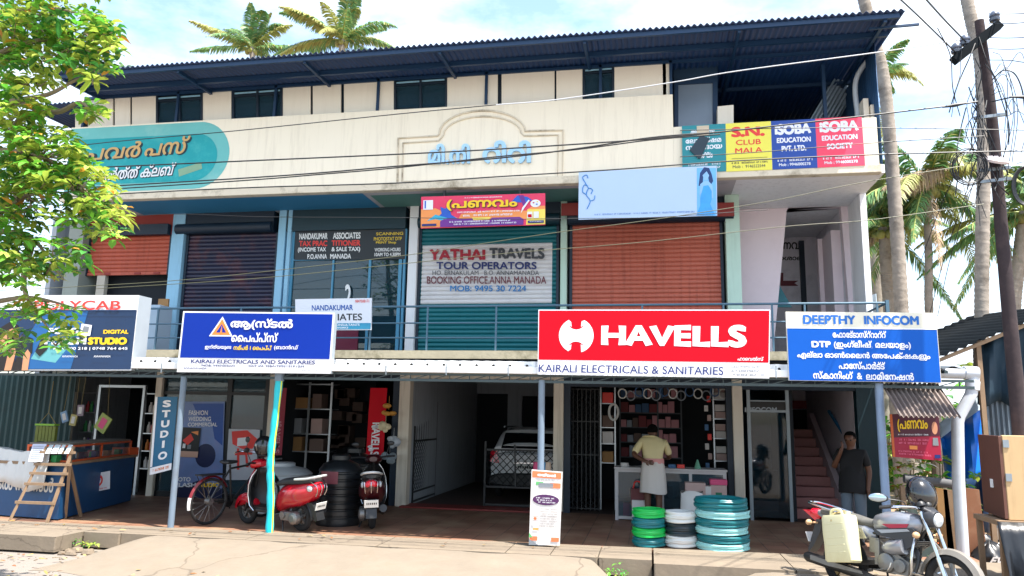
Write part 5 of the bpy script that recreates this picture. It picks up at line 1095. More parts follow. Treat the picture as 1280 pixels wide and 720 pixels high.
g = MB(); g.box((-.26,-.02,.60),(.26,.0,.71)); pl = g.build('number_plate', m_plate, t, local=True)
g = MB()
for k in range(9): g.box((-.21+.047*k,-.024,.63),(-.18+.047*k,-.02,.68))
g.build('characters', m_blk, pl, local=True)
g = MB(); g.box((-.3,.0,.72),(.3,.02,.75)); g.build('handle', m_chr, t, local=True)
for s_, y_ in ((-1,.75),(1,.75),(-1,2.9),(1,2.9)):
    g = MB(); g.tube([(s_*.72, y_+.24*math.cos(q), .30+.24*math.sin(q)) for q in (2*math.pi*i/24 for i in range(24))], .075, 10, closed=True); w_ = g.build('wheel', m_tyre, t, local=True)
    g = MB(); g.lathe([(.19,-.06),(.19,.06)], (s_*.72,y_,.3), (1,0,0), 20); g.build('rim', m_engine, w_, local=True)

# gates of the carport
m_gate = M('black gate', '#14181b', .5, var=.2)
def lattice(g, a, b, zlo, zhi, pitch, r):
    a, b = Vector(a), Vector(b); W = (b-a).length; u = (b-a)/W; H = zhi-zlo
    for s_ in (1, -1):
        k = -H
        while k < W+H:
            t0, t1 = max(0, (0-k) if s_ > 0 else (k-W)), min(H, (W-k) if s_ > 0 else k)
            if t1 > t0+.02:
                x0, x1 = (k+t0, k+t1) if s_ > 0 else (k-t0, k-t1)
                g.tube([a+u*x0+Vector((0,0,zlo+t0)), a+u*x1+Vector((0,0,zlo+t1))], r, 4, cap=False, smooth=False)
            k += pitch
ga, gb = Vector((at(606, 600, .25).x, .25, 0)), Vector((xC-.02, .25, 0))
t = thing('mesh_gate', 'closed diamond mesh gate leaf in front of the white car', 'gate', (ga+gb)/2)
z1_ = at(650, 563, .25).z; g = MB(); lattice(g, ga, gb, .38, z1_, .135, .008); g.build('mesh', m_gate, t)
g = MB()
for p, q in ((ga+Vector((0,0,.03)), ga+Vector((0,0,1.2))), (gb+Vector((0,0,.03)), gb+Vector((0,0,1.2))), (ga+Vector((0,0,.38)), gb+Vector((0,0,.38))), (ga+Vector((0,0,z1_)), gb+Vector((0,0,z1_))), (ga+Vector((0,0,.06)), gb+Vector((0,0,.06)))): g.bar(p, q, .035)
g.build('frame', m_gate, t)
g = MB(); p = at(643, 580, .2); g.bar((p.x+.03, .2, .4), (p.x, .2, 1.15), .03); g.build('latch', m_gate, t)
ga, gb = Vector((at(514, 600, .3).x+.03, .3, 0)), Vector((at(543, 600, 1.9).x, 1.9, 0))
t = thing('spiked_gate', 'open black gate leaf with spikes and mesh against the carport wall', 'gate', (ga+gb)/2)
g = MB(); lattice(g, ga, gb, .25, 1.15, .14, .007); g.build('mesh', m_gate, t)
g = MB()
for p, q in ((ga, ga+Vector((0,0,1.45))), (gb, gb+Vector((0,0,1.95))), (ga+Vector((0,0,.22)), gb+Vector((0,0,.22))), (ga+Vector((0,0,1.17)), gb+Vector((0,0,1.17))), (ga+Vector((0,0,.05)), gb+Vector((0,0,.05)))): g.bar(p, q, .035)
g.build('frame', m_gate, t)
g = MB()
for k in range(11): u = k/10; p = ga.lerp(gb, u); g.tube([p+Vector((0,0,1.17)), p+Vector((0,0,1.38+.5*u*u)), p+Vector((0,0,1.46+.5*u*u))], [.01,.01,.001], 6)
g.build('spike', m_gate, t)

# ------------------------------------------------------------------ tanks
def tank(label, px, py, r, h, mat, ribs=7, y=None):
    p = gr(px, py) if y is None else Vector((at(px, py, y).x, y, 0)); p.y += r if y is None else 0
    t = thing('water_tank', label, 'water tank', p)
    prof = [(r*.97, 0), (r, .03)]
    for k in range(ribs):
        z = .05+(h*.8-.05)*k/ribs; dz = (h*.8-.05)/ribs; prof += [(r, z), (r, z+dz*.55), (r*.955, z+dz*.68), (r*.955, z+dz*.85), (r, z+dz*.97)]
    prof += [(r*.97, h*.82), (r*.8, h*.9), (r*.45, h*.95), (r*.42, h*.955)]
    g = MB(); g.lathe(prof, p, n=32); g.build('body', mat, t)
    g = MB(); g.lathe([(r*.4, h*.955), (r*.42, h*.96), (r*.42, h*1.02), (r*.36, h*1.04), (0, h*1.045)], p, n=20); g.build('lid', mat, t)
    return t
m_tkb = M('black tank plastic', '#14171a', .35, var=.15, dirt='#3a3c3e', dirt_amt=.3); m_tkw = M('white tank plastic', '#c4c8ca', .45, var=.06, dirt='#8f8f8a', dirt_amt=.3)
tank('black ribbed water tank behind the red scooter', 411, 659, .33, 1.0, m_tkb)
tank('black water tank with a label in the store doorway, farther in', 441, 640, .34, 1.05, m_tkb, y=-1.3)
t = tank('white water tank behind the red scooter', 352, 600, .52, .78, m_tkw, 4, y=-1.35)
p = gr(411, 659); p.y += .33
g = MB(); rr_ = [[(p.x+.337*math.cos(q), p.y+.337*math.sin(q), z) for q in (R(-125+4*i) for i in range(14))] for z in (.62, .80)]; g.loft(rr_, closed=False, cap=False)
tag(g.build('tank_label', M('faded tank label', '#6b3038', .5, var=.3, scale=12), None), 'faded reddish label on the front black tank', 'label')

# ------------------------------------------------------------------ people
def skinned(name, joints, edges, mat, parent, sub=2, local=True):
    me = bpy.data.meshes.new(name); keys = list(joints); idx = {k: i for i, k in enumerate(keys)}
    me.from_pydata([Vector(joints[k][0]) for k in keys], [(idx[a_], idx[b_]) for a_, b_ in edges], [])
    o = bpy.data.objects.new(name, me); COL.objects.link(o)
    md = o.modifiers.new('skin', 'SKIN'); md.use_smooth_shade = True
    sv = me.skin_vertices[0].data
    for k in keys: r_ = joints[k][1]; sv[idx[k]].radius = r_ if isinstance(r_, tuple) else (r_, r_); sv[idx[k]].use_root = False
    sv[0].use_root = True
    s_ = o.modifiers.new('sub', 'SUBSURF'); s_.levels = sub; s_.render_levels = sub
    dg = bpy.context.evaluated_depsgraph_get(); nm = bpy.data.meshes.new_from_object(o.evaluated_get(dg)); bpy.data.objects.remove(o)
    nm.materials.clear(); nm.materials.append(mat); nm.name = name
    for p_ in nm.polygons: p_.use_smooth = True
    o = bpy.data.objects.new(name, nm); COL.objects.link(o); o.parent = parent; return o
def hand(J, E, wrist, key, dirv, side, curl=.5):
    d = Vector(dirv).normalized(); w = Vector(J[wrist][0]); u = Vector(side).normalized(); nrm = d.cross(u)
    J[key+'p'] = (w+d*.045, (.036, .018)); E.append((wrist, key+'p'))
    for i, (o_, l_) in enumerate(((-.03, .062), (-.01, .072), (.01, .068), (.03, .052))):
        b_ = w+d*.085+u*o_; J[key+'k%d' % i] = (b_, .0095); m_ = b_+d*l_*.5+nrm*.01*curl; J[key+'m%d' % i] = (m_, .009); J[key+'t%d' % i] = (m_+d*l_*.4+nrm*.04*curl, .0075)
        E += [(key+'p', key+'k%d' % i), (key+'k%d' % i, key+'m%d' % i), (key+'m%d' % i, key+'t%d' % i)]
    b_ = w+d*.03-u*.04; J[key+'b'] = (b_, .012); J[key+'c'] = (b_+d*.035-u*.018+nrm*.012, .0095); E += [(key+'p', key+'b'), (key+'b', key+'c')]
m_skn = M('brown skin', '#5b3a29', .55, var=.08); m_hr = M('black hair', '#0a0908', .95, spec=.1)
def face(g_m, head, fwd, t, r=.1):
    f_ = Vector(fwd).normalized(); s_ = f_.cross(Vector((0,0,1))).normalized(); u_ = s_.cross(f_)
    h = Vector(head); e_ = MB()
    for k in (-1, 1): e_.ball(h+f_*.088+s_*.033*k+u_*.0, .011, n=8, k=5)
    e_.build('eyes', M('eye', '#1c1a19', .2), t, local=True)
# man at the counter, seen from behind
mp_ = Vector((at(817, 640, -1.2).x, -1.2, 0))
t = thing('person', 'person in pale yellow shirt and white wrapped cloth leaning on the shop counter', 'person', mp_)
J = {'pel': ((0,.0,.90), (.14,.105)), 'bel': ((0,.04,1.02), (.145,.10)), 'che': ((0,.14,1.2), (.13,.075)), 'ntr': ((0,.21,1.33), (.07,.055)), 'nec': ((0,.25,1.38), .052), 'hea': ((0,.29,1.46), (.078,.088)), 'top': ((0,.295,1.545), (.066,.075)), 'nos': ((0,.385,1.45), .02),
     'eaL': ((-.085,.285,1.46), .016), 'eaR': ((.085,.285,1.46), .016),
     'shL': ((-.18,.15,1.29), .062), 'elL': ((-.31,.02,1.09), .045), 'wrL': ((-.13,-.15,1.0), .028), 'shR': ((.18,.15,1.29), .062), 'elR': ((.27,.22,1.06), .045), 'wrR': ((.24,.47,1.02), .028),
     'hiL': ((-.085,0,.84), .09), 'knL': ((-.09,.02,.47), .06), 'anL': ((-.09,0,.08), .04), 'toL': ((-.10,.14,.03), .035), 'hiR': ((.085,0,.84), .09), 'knR': ((.09,.04,.47), .06), 'anR': ((.09,.02,.08), .04), 'toR': ((.10,.16,.03), .035)}
E = [('pel','bel'),('bel','che'),('che','ntr'),('ntr','nec'),('nec','hea'),('hea','top'),('hea','nos'),('hea','eaL'),('hea','eaR'),('che','shL'),('shL','elL'),('elL','wrL'),('che','shR'),('shR','elR'),('elR','wrR'),('pel','hiL'),('hiL','knL'),('knL','anL'),('anL','toL'),('pel','hiR'),('hiR','knR'),('knR','anR'),('anR','toR')]
hand(J, E, 'wrL', 'l', (.85, -.1, -.15), (0, .3, 1)); hand(J, E, 'wrR', 'r', (0, 1, -.1), (1, 0, 0), .3)
skinned('body', J, E, m_skn, t); face(m_skn, (0,.29,1.46), (0,1,-.2), t)
Js = {'bel': ((0,.01,.86), (.17,.13)), 'mid': ((0,.05,1.05), (.165,.12)), 'che': ((0,.115,1.2), (.205,.15)), 'ntr': ((0,.185,1.33), (.135,.115)), 'nk': ((0,.225,1.375), (.085,.075)), 'shL': ((-.185,.15,1.29), .075), 'elL': ((-.305,.03,1.10), .062), 'shR': ((.185,.15,1.29), .075), 'elR': ((.27,.21,1.08), .062)}
skinned('shirt', Js, [('bel','mid'),('mid','che'),('che','ntr'),('ntr','nk'),('che','shL'),('shL','elL'),('che','shR'),('shR','elR')], M('pale yellow shirt', '#cbbd8e', .8, var=.1, scale=6, bump=.2, bscale=14), t)
g = MB(); rr_ = []
for z, a_, b_ in ((1.0,.165,.125),(.9,.185,.14),(.75,.20,.155),(.6,.21,.165),(.50,.215,.17),(.495,.2,.155)): rr_.append([(a_*math.cos(q)*(1+.03*math.sin(q*7)), .01+b_*math.sin(q)*(1+.03*math.sin(q*9)), z+.015*math.sin(q*2)) for q in (2*math.pi*i/36 for i in range(36))])
g.loft(rr_); g.build('wrapped_cloth', M('white cloth', '#c3bdb6', .85, var=.06, bump=.2, bscale=12), t, local=True)
g = MB(); rr_ = [[(a_*math.cos(q), .02+b_*math.sin(q), z) for q in (2*math.pi*i/24 for i in range(24))] for z, a_, b_ in ((.96,.178,.137),(1.0,.178,.137),(1.04,.172,.13))]; g.loft(rr_); g.build('waist_band', M('pink waist band', '#c98a86', .8), t, local=True)
g = MB(); g.ball((0,.275,1.49), .098, (.9,1.05,.98), 18, 10, zmin=-.3); g.build('hair', m_hr, t, local=True)
# person in black by the stairs
YPn = -2.1; pp_ = Vector((at(1066, 600, YPn).x, YPn, 0))
t = thing('person', 'person in black shirt and grey trousers standing near the stairs, one hand at the mouth', 'person', pp_, rot=(0, 0, R(-28)))
J = {'pel': ((0,0,.86), (.13,.10)), 'bel': ((0,0,.98), (.13,.095)), 'che': ((0,0,1.14), (.155,.10)), 'ntr': ((0,0,1.28), (.08,.065)), 'nec': ((0,-.01,1.33), .048), 'hea': ((0,-.03,1.42), (.074,.086)), 'top': ((0,-.025,1.51), (.064,.074)), 'nos': ((0,-.125,1.415), .018), 'eaL': ((.08,-.02,1.42), .015), 'eaR': ((-.08,-.02,1.42), .015),
     'shL': ((.165,0,1.24), .056), 'elL': ((.22,.03,.98), .042), 'wrL': ((.21,-.04,.76), .027), 'shR': ((-.165,0,1.24), .056), 'elR': ((-.23,-.08,1.02), .042), 'wrR': ((-.10,-.17,1.25), .027),
     'hiL': ((.085,0,.80), .085), 'knL': ((.09,-.01,.45), .058), 'anL': ((.09,.01,.08), .038), 'toL': ((.10,-.13,.03), .034), 'hiR': ((-.085,0,.80), .085), 'knR': ((-.09,-.02,.45), .058), 'anR': ((-.09,.01,.08), .038), 'toR': ((-.10,-.13,.03), .034)}
E = [('pel','bel'),('bel','che'),('che','ntr'),('ntr','nec'),('nec','hea'),('hea','top'),('hea','nos'),('hea','eaL'),('hea','eaR'),('che','shL'),('shL','elL'),('elL','wrL'),('che','shR'),('shR','elR'),('elR','wrR'),('pel','hiL'),('hiL','knL'),('knL','anL'),('anL','toL'),('pel','hiR'),('hiR','knR'),('knR','anR'),('anR','toR')]
hand(J, E, 'wrL', 'l', (0, -.1, -1), (0, 1, 0), .4); hand(J, E, 'wrR', 'r', (.35, .1, 1), (0, 1, .2), .8)
skinned('body', J, E, m_skn, t); face(m_skn, (0,-.03,1.42), (0,-1,-.05), t)
Js = {'bel': ((0,0,.78), (.165,.13)), 'mid': ((0,0,.90), (.165,.13)), 'che': ((0,0,1.14), (.175,.118)), 'ntr': ((0,0,1.27), (.095,.078)), 'shL': ((.17,0,1.235), .07), 'upL': ((.205,.02,1.04), .06), 'shR': ((-.17,0,1.235), .07), 'upR': ((-.215,-.05,1.08), .06)}
skinned('shirt', Js, [('bel','mid'),('mid','che'),('che','ntr'),('che','shL'),('shL','upL'),('che','shR'),('shR','upR')], M('black shirt', '#0d0e12', .85, var=.2), t)
g = MB(); g.loft([[(a_*math.cos(q), b_*math.sin(q), z+.012*math.sin(q*3)) for q in (2*math.pi*i/28 for i in range(28))] for z, a_, b_ in ((1.04,.152,.116),(.95,.17,.135),(.86,.185,.15),(.78,.195,.158),(.69,.2,.162),(.685,.19,.15))]); g.build('shirt_hem', M('black shirt', '#0d0e12', .85), t, local=True)
Jt = {'wai': ((0,0,.86), (.12,.09)), 'hiL': ((.085,0,.78), .10), 'knL': ((.092,-.01,.45), .078), 'cuL': ((.092,.01,.09), .07), 'hiR': ((-.085,0,.78), .10), 'knR': ((-.092,-.02,.45), .078), 'cuR': ((-.092,.01,.09), .07)}
skinned('trousers', Jt, [('wai','hiL'),('hiL','knL'),('knL','cuL'),('wai','hiR'),('hiR','knR'),('knR','cuR')], M('grey blue trousers', '#5d6b78', .85, var=.1), t)
g = MB(); g.ball((0,-.01,1.455), .095, (.9,1.0,.95), 18, 10, zmin=-.25, mat3=Matrix.Rotation(R(12), 3, 'X')); g.build('hair', m_hr, t, local=True)
# ------------------------------------------------------------------ goods and shop fittings
rnd = random.Random(11)
def box_thing(name, label, cat, a, b, mat, group=None, bevel=.006):
    g = MB(); g.box(a, b); return tag(g.build(name, mat, None, bevel=bevel), label, cat, group)
# hose coils on the pavement edge
def coil(c, R0, h, mat, label, group, turns=6, r=None):
    turns = turns*2-1
    r = r or h/9; g = MB(); pts = []; n = 26
    lay = 4
    for k in range(turns*n+1):
        a_ = 2*math.pi*k/n; tr = k/n
        q = tr/turns*lay; l_ = int(min(lay-1, q)); fr_ = q-l_
        rad = R0-r-(r*1.4)*(.5+.5*math.sin(tr*5.1))*.9+.004*math.sin(a_*3+tr); z = r+(h-2*r)*(tr/turns)+.004*math.sin(a_*2+tr*3)
        pts.append((c[0]+rad*math.cos(a_), c[1]+rad*math.sin(a_), c[2]+z))
    g.tube(pts, r, 7); return tag(g.build('hose_coil', mat, None), label, 'hose coil', group)
m_hg, m_ht, m_hw, m_hb, m_hbt = M('hose green', '#12b04c', .35, var=.1), M('hose teal', '#0f6a70', .35, var=.12), M('hose white', '#cfd0cc', .5, var=.06), M('hose black', '#1c2a30', .4), M('hose mint wrap', '#8fc7c4', .5, var=.1)
c0 = gr(811, 686); c0.y += .23
for k, (mt, lb) in enumerate(((m_ht, 'teal hose coil at the bottom of the green stack'), (m_hg, 'green hose coil second from the bottom beside the shop counter'), (m_ht, 'dark teal hose coil below the topmost green one'), (m_hg, 'bright green hose coil on top of its stack'))):
    coil((c0.x+.008*math.sin(k*3), c0.y+.008*math.cos(k*2), .002+.122*k), .225, .122, mt, lb, 'hose coils on the porch edge', 5)
c1 = gr(852, 687); c1.y += .24
for k, (mt, lb) in enumerate(((m_hw, 'white hose coil at the bottom of the middle stack'), (m_hb, 'black wrapped hose coil in the middle of the white stack'), (m_hw, 'white hose coil on top of the middle stack'))):
    coil((c1.x+.01*math.sin(k*3), c1.y, .002+.155*k), .23, .155, mt, lb, 'hose coils on the porch edge', 5)
c2 = gr(906, 692); c2.y += .36
for k, (mt, lb) in enumerate(((m_hbt, 'mint wrapped hose coil at the bottom of the big teal stack'), (m_ht, 'teal hose coil second from the bottom of the big stack'), (m_hbt, 'mint wrapped hose coil third from the bottom of the big stack'), (m_ht, 'teal hose coil fourth from the bottom of the big stack'), (m_hbt, 'mint wrapped hose coil second from the top of the big stack'), (m_ht, 'large loose teal hose coil on top of the big stack'))):
    coil((c2.x+.012*math.sin(k*2), c2.y, .002+.1*k), .35+.006*math.sin(k*5), .1 if k < 5 else .16, mt, lb, 'hose coils on the porch edge', 4 if k < 5 else 7)
# white sack and cartons behind the coils
g = MB(); p = gr(866, 662); rr_ = []
for z, a_, b_ in ((0,.17,.12),(.05,.2,.15),(.25,.19,.14),(.42,.17,.10),(.52,.16,.05),(.56,.17,.02)): rr_.append([(p.x+a_*math.copysign(abs(math.cos(q))**.6, math.cos(q))*(1+.05*math.sin(q*5+z*9)), p.y+b_*math.copysign(abs(math.sin(q))**.6, math.sin(q)), z+.02*math.sin(q*3)) for q in (2*math.pi*i/26 for i in range(26))])
g.loft(rr_); tag(g.build('sack', M('white sack', '#d2d0cc', .7, var=.06, bump=.5, bscale=9), None), 'crumpled white sack standing behind the white hose coils', 'sack')
m_cb = M('cardboard', '#9a7448', .8, var=.12); m_cbp = M('pinkish carton', '#b59a94', .7, var=.1); m_cbd = M('dim carton', '#6d5a52', .8, var=.2); m_ctn = M('white carton', '#c9c5c2', .6, var=.05); m_grn = M('print green', '#1f6b4a', .6); m_pk = M('print pink', '#d04a78', .6)
def pxbox(x0, y0, x1, y1, Y, dep, mat, name, label, cat, group=None, prints=()):
    a_, b_ = at(x0, y1, Y), at(x1, y0, Y); t = MB(); t.box((a_.x, Y, a_.z), (b_.x, Y+dep, b_.z)); o = tag(t.build(name, mat, None, bevel=.004), label, cat, group)
    for (u0, v0, u1, v1, mt) in prints:
        g = MB(); W, H = b_.x-a_.x, b_.z-a_.z; g.add([(a_.x+W*u0, Y-.003, a_.z+H*v0), (a_.x+W*u1, Y-.003, a_.z+H*v0), (a_.x+W*u1, Y-.003, a_.z+H*v1), (a_.x+W*u0, Y-.003, a_.z+H*v1)], [(0,1,2,3)]); g.build('print', mt, o)
    return o
pp = (.3, .25, .7, .65, m_grn); pt = (.0, .8, 1, 1, m_pk)
pz = gr(905, 652)
pxbox(884, 633, 934, 656, -1.75, .3, m_cb, 'carton', 'open brown carton behind the big teal coil stack', 'carton')
YCt = -.75
# glass counter with white frame
a_, b_ = at(771, 655, YCt), at(906, 590, YCt)
t = thing('shop_counter', 'white framed glass counter of the electrical shop', 'counter', ((a_.x+b_.x)/2, YCt+.25, 0))
zt_ = b_.z; g = MB()
for x in (a_.x, a_.x+.75, b_.x-.55, b_.x): g.box((x-.025, YCt, 0), (x+.025, YCt+.04, zt_)); g.box((x-.025, YCt+.46, 0), (x+.025, YCt+.5, zt_))
for z in (.02, zt_-.05): g.box((a_.x+.025, YCt+.003, z), (b_.x-.025, YCt+.037, z+.05))
g.box((a_.x-.04, YCt-.03, zt_), (b_.x+.04, YCt+.53, zt_+.03)); g.build('frame', M('white counter frame', '#b9b6b6', .5, var=.05), t, bevel=.004)
g = MB(); g.box((a_.x+.02, YCt+.03, .35), (b_.x-.02, YCt+.47, .37)); g.box((a_.x+.02, YCt+.46, .02), (b_.x-.02, YCt+.47, zt_)); g.build('shelf', M('counter shelf', '#6b6f76', .6), t)
g = MB(); g.box((a_.x+.03, YCt+.012, .07), (b_.x-.03, YCt+.018, zt_-.05)); g.build('pane', m_shopglass, t)
for k in range(14):
    x = a_.x+.12+rnd.random()*(b_.x-a_.x-.3); z = .372 if k % 2 else .022; w = rnd.uniform(.08, .18); h_ = rnd.uniform(.1, .25)
    x = a_.x+.1+(b_.x-a_.x-.3)*k/14
    box_thing('packet', 'small packet inside the glass counter', 'packet', (x, YCt+.1, z), (x+w*.8, YCt+.3, z+h_), rnd.choice([m_ctn, m_cbd, M('packet blue', '#2c5e8c', .5), m_pk, m_cbp]), 'packets in the counter')
for (x0,y0,x1,y1,mt,lb,pr_) in ((857,604,882,634,m_cbp,'pink carton with green print in front of the counter, nearest the sack',(pp,)),(889,607,908,632,m_cbp,'pink carton with green print at the door end of the counter',(pp,)),(888,600,909,606,m_pk,'flat bright pink carton on the printed carton',()),(882,608,889,628,m_ctn,'narrow white carton between the printed cartons',()),(888,632,910,645,m_cbp,'low pink carton under the printed one',((.2,.2,.8,.7,m_ctn),)),(876,622,887,645,m_ctn,'white carton leaning by the counter foot',()),(790,626,812,655,m_ctn,'white carton with a blue mark below the counter',((.55,.4,.85,.7,m_blue),))):
    pxbox(x0, y0, x1, y1, YCt-.32, .26, mt, 'carton', lb, 'carton', 'cartons at the counter', pr_)
g = MB(); p = at(797, 620, YCt-.2); g.box((p.x-.11, YCt-.25, p.z-.16), (p.x+.11, YCt-.1, p.z+.12)); bg_ = tag(g.build('shopping_bag', M('dull red bag', '#6a3b3c', .8, var=.2), None, bevel=.02), 'dull red bag hung on the counter front', 'bag')
g = MB(); g.tube(spline([(p.x-.07,YCt-.18,p.z+.12),(p.x-.04,YCt-.18,p.z+.22),(p.x+.04,YCt-.18,p.z+.22),(p.x+.07,YCt-.18,p.z+.12)], 4), .012, 6); g.build('handle', m_tr, bg_)
for k, (px, mt, lb) in enumerate(((781, m_ctn, 'white tape roll on the counter'), (840, M('packet blue', '#2c5e8c', .5), 'blue packet on the counter'), (851, m_tr, 'red packet on the counter'), (872, M('packet mint', '#6ba58a', .5), 'mint green cone packet on the counter'))):
    x = at(px, 588, YCt+.2).x; g = MB(); 
    if k in (0,): g.lathe([(.03,0),(.07,0),(.07,.06),(.03,.06),(.03,0)], (x, YCt+.2, zt_+.03), n=16, cap=False)
    elif k == 3: g.lathe([(.06,0),(.05,.02),(.015,.14),(.0,.15)], (x, YCt+.2, zt_+.03), n=12)
    else: g.box((x-.06, YCt+.15, zt_+.03), (x+.06, YCt+.27, zt_+.09))
    tag(g.build('packet', mt, None), lb, 'packet', 'things on the counter')
# back shelves with rows of boxes
t = thing('shelf_unit', 'tall dark shelf unit filled with boxes at the back of the electrical shop', 'shelf', (-.2, 2.4, 0))
YS = 2.15
g = MB(); x0, x1 = at(775, 540, YS).x, at(852, 540, YS).x
for z in (.9, 1.2, 1.5, 1.8, 2.1): g.box((x0, YS, z-.02), (x1, YS+.4, z))
g.build('shelf', M('dull steel', '#4f555c', .6), t)
g = MB()
for x in (x0, (x0+x1)/2+.15, x1): g.box((x-.015, YS-.01, 0), (x+.015, YS+.02, 2.3))
g.build('upright', M('dull steel', '#4f555c', .6), t)
cols = [M('shelf box rose', '#c68a92', .7, var=.15), M('shelf box grey', '#9aa2ae', .7, var=.15), M('shelf box blue', '#3d5f86', .7, var=.15), M('shelf box dull red', '#7a3338', .7, var=.15), m_cbd]
names = ['rose', 'grey', 'blue', 'dull red', 'brown']; shelf_n = ['lowest', 'second', 'third', 'fourth', 'top']
for iz, z in enumerate((.9, 1.2, 1.5, 1.8, 2.1)):
    x = x0+.02
    while x < x1-.16:
        w = rnd.uniform(.1, .17); ci = (0 if (x > (x0+x1)/2 and iz < 4) else rnd.randrange(5)); h_ = rnd.uniform(.14, .25)
        box_thing('goods_box', '%s box on the %s shelf at the back of the electrical shop' % (names[ci], shelf_n[iz]), 'box', (x, YS+.03, z), (x+w-.012, YS+.35, z+h_), cols[ci], 'boxes on the back shelves'); x += w
# side shelf with pale boxes at the door end
t = thing('shelf_unit', 'narrow white framed shelf with pale boxes by the computer shop column', 'shelf', (1.1, .9, 0)); YS = .55
g = MB(); x0, x1 = at(893, 560, YS).x, at(912, 560, YS).x
for px, z in ((0, .95), (0, 1.35), (0, 1.7), (0, 2.05), (0, 2.3)): g.box((x0, YS, z-.02), (x1, YS+.4, z))
for x in (x0, x1): g.box((x-.012, YS-.01, 0), (x+.012, YS+.02, 2.3))
g.build('frame', m_alu, t)
for iz, z in enumerate((.95, 1.35, 1.7, 2.05)):
    for k in range(2): box_thing('goods_box', '%s box on the %s shelf of the narrow side shelf' % (['lower pale', 'upper pale'][k], shelf_n[iz]), 'box', (x0+.03, YS+.01, z+.13*k), (x1-.03-.03*k, YS+.3, z+.12+.13*k), [m_cbp, m_ctn][(iz+k) % 2], 'boxes on the side shelf')
for k in range(9):
    z = 2.1-.17*k; x = x0-.12-.05*(k % 2); lb = 'bright packet strip hanging by the side shelf, %s from the top' % ['first','second','third','fourth','fifth','sixth','seventh','eighth','ninth'][k]
    box_thing('hanging_packet', lb, 'packet', (x, YS-.1, z-.11), (x+.07, YS-.07, z), [m_tr, m_ctn, m_cbp, M('packet blue', '#2c5e8c', .5)][k % 4], 'packets hanging at the side shelf')
# left display in the electrical shop: grille door and narrow shelf
t = thing('folding_grille', 'dark folding metal grille at the side of the electrical shop', 'grille', (-1.2, .3, 0)); g = MB(); xa = at(711, 560, .3).x; xb = at(749, 560, .3).x
lattice(g, (xa, .3, 0), (xb, .3, 0), .05, 2.2, .1, .007); g.build('lattice', m_gate, t)
g = MB()
for k in range(8): x = xa+(xb-xa)*k/7; g.bar((x, .3, .02), (x, .3, 2.2), .016)
for z in (.05, 1.0, 1.6, 2.19): g.bar((xa, .3, z), (xb, .3, z), .02)
g.build('bar', m_gate, t)
t = thing('shelf_unit', 'open steel shelf with hanging cables beside the folding grille', 'shelf', (at(760, 560, .8).x, .9, 0)); g = MB(); YS = .7; x0, x1 = at(751, 560, YS).x, at(769, 560, YS).x
for z in (.85, 1.2, 1.5, 1.95, 2.28): g.box((x0, YS, z-.015), (x1, YS+.35, z))
for x in (x0, x1): g.box((x-.012, YS-.01, 0), (x+.012, YS+.02, 2.3))
g.build('frame', m_alu, t)
for k, (z, mt, h_, lb) in enumerate(((1.95, m_tr, .2, 'red carton on the top of the cable shelf'), (1.5, m_cbd, .22, 'brown carton on the upper cable shelf'), (1.2, m_ctn, .22, 'white carton on the middle cable shelf'), (.85, m_cb, .2, 'orange brown carton on the lower cable shelf'))): box_thing('carton', lb, 'carton', (x0+.03, YS+.01, z), (x1-.04, YS+.3, z+h_), mt, 'cartons on the cable shelf')
g = MB(); p = at(767, 515, YS-.1)
for k in range(4): g.tube([(p.x+(.07+.01*k)*math.cos(q), p.y-.01*k, p.z+(.13+.01*k)*math.sin(q)) for q in (2*math.pi*i/20 for i in range(20))], .007, 5, closed=True)
tag(g.build('cable_loop', m_hw, None), 'loop of pale cable hung on the steel shelf', 'cable')
# store bay shelf with cartons
t = thing('shelf_unit', 'white steel shelf with cartons inside the store doorway', 'shelf', (at(378, 540, .9).x, 1.0, 0)); YS = .7; g = MB(); x0, x1, x2 = at(357, 540, YS).x, at(384, 540, YS).x, at(412, 540, YS).x
for z in (.9, 1.25, 1.75, 2.25): g.box((x0, YS, z-.02), (x2, YS+.4, z))
for x in (x0, x1, x2): g.box((x-.02, YS-.01, 0), (x+.02, YS+.02, 2.28))
g.build('frame', m_alu, t)
for (x0_, w, z, h_, mt, lb) in ((x0+.05,.3,.92,.28,m_cb,'large brown carton low on the white steel shelf'),(x0+.06,.26,1.27,.3,M('clear bag grey', '#8c9096', .4),'grey wrapped bundle on the middle of the white steel shelf'),(x0+.1,.34,1.77,.22,m_cb,'brown carton on the upper white steel shelf'),(x1+.06,.2,1.77,.3,m_cbd,'dark carton on the upper shelf beside the brown one'),(x1+.06,.24,1.27,.3,m_cbp,'pink carton on the middle shelf beside the bundle'),(x1+.05,.3,.92,.25,m_cbd,'dark carton low on the shelf')): box_thing('carton', lb, 'carton', (x0_, YS+.02, z-.02), (x0_+w, YS+.34, z-.02+h_), mt, 'cartons on the store shelf')
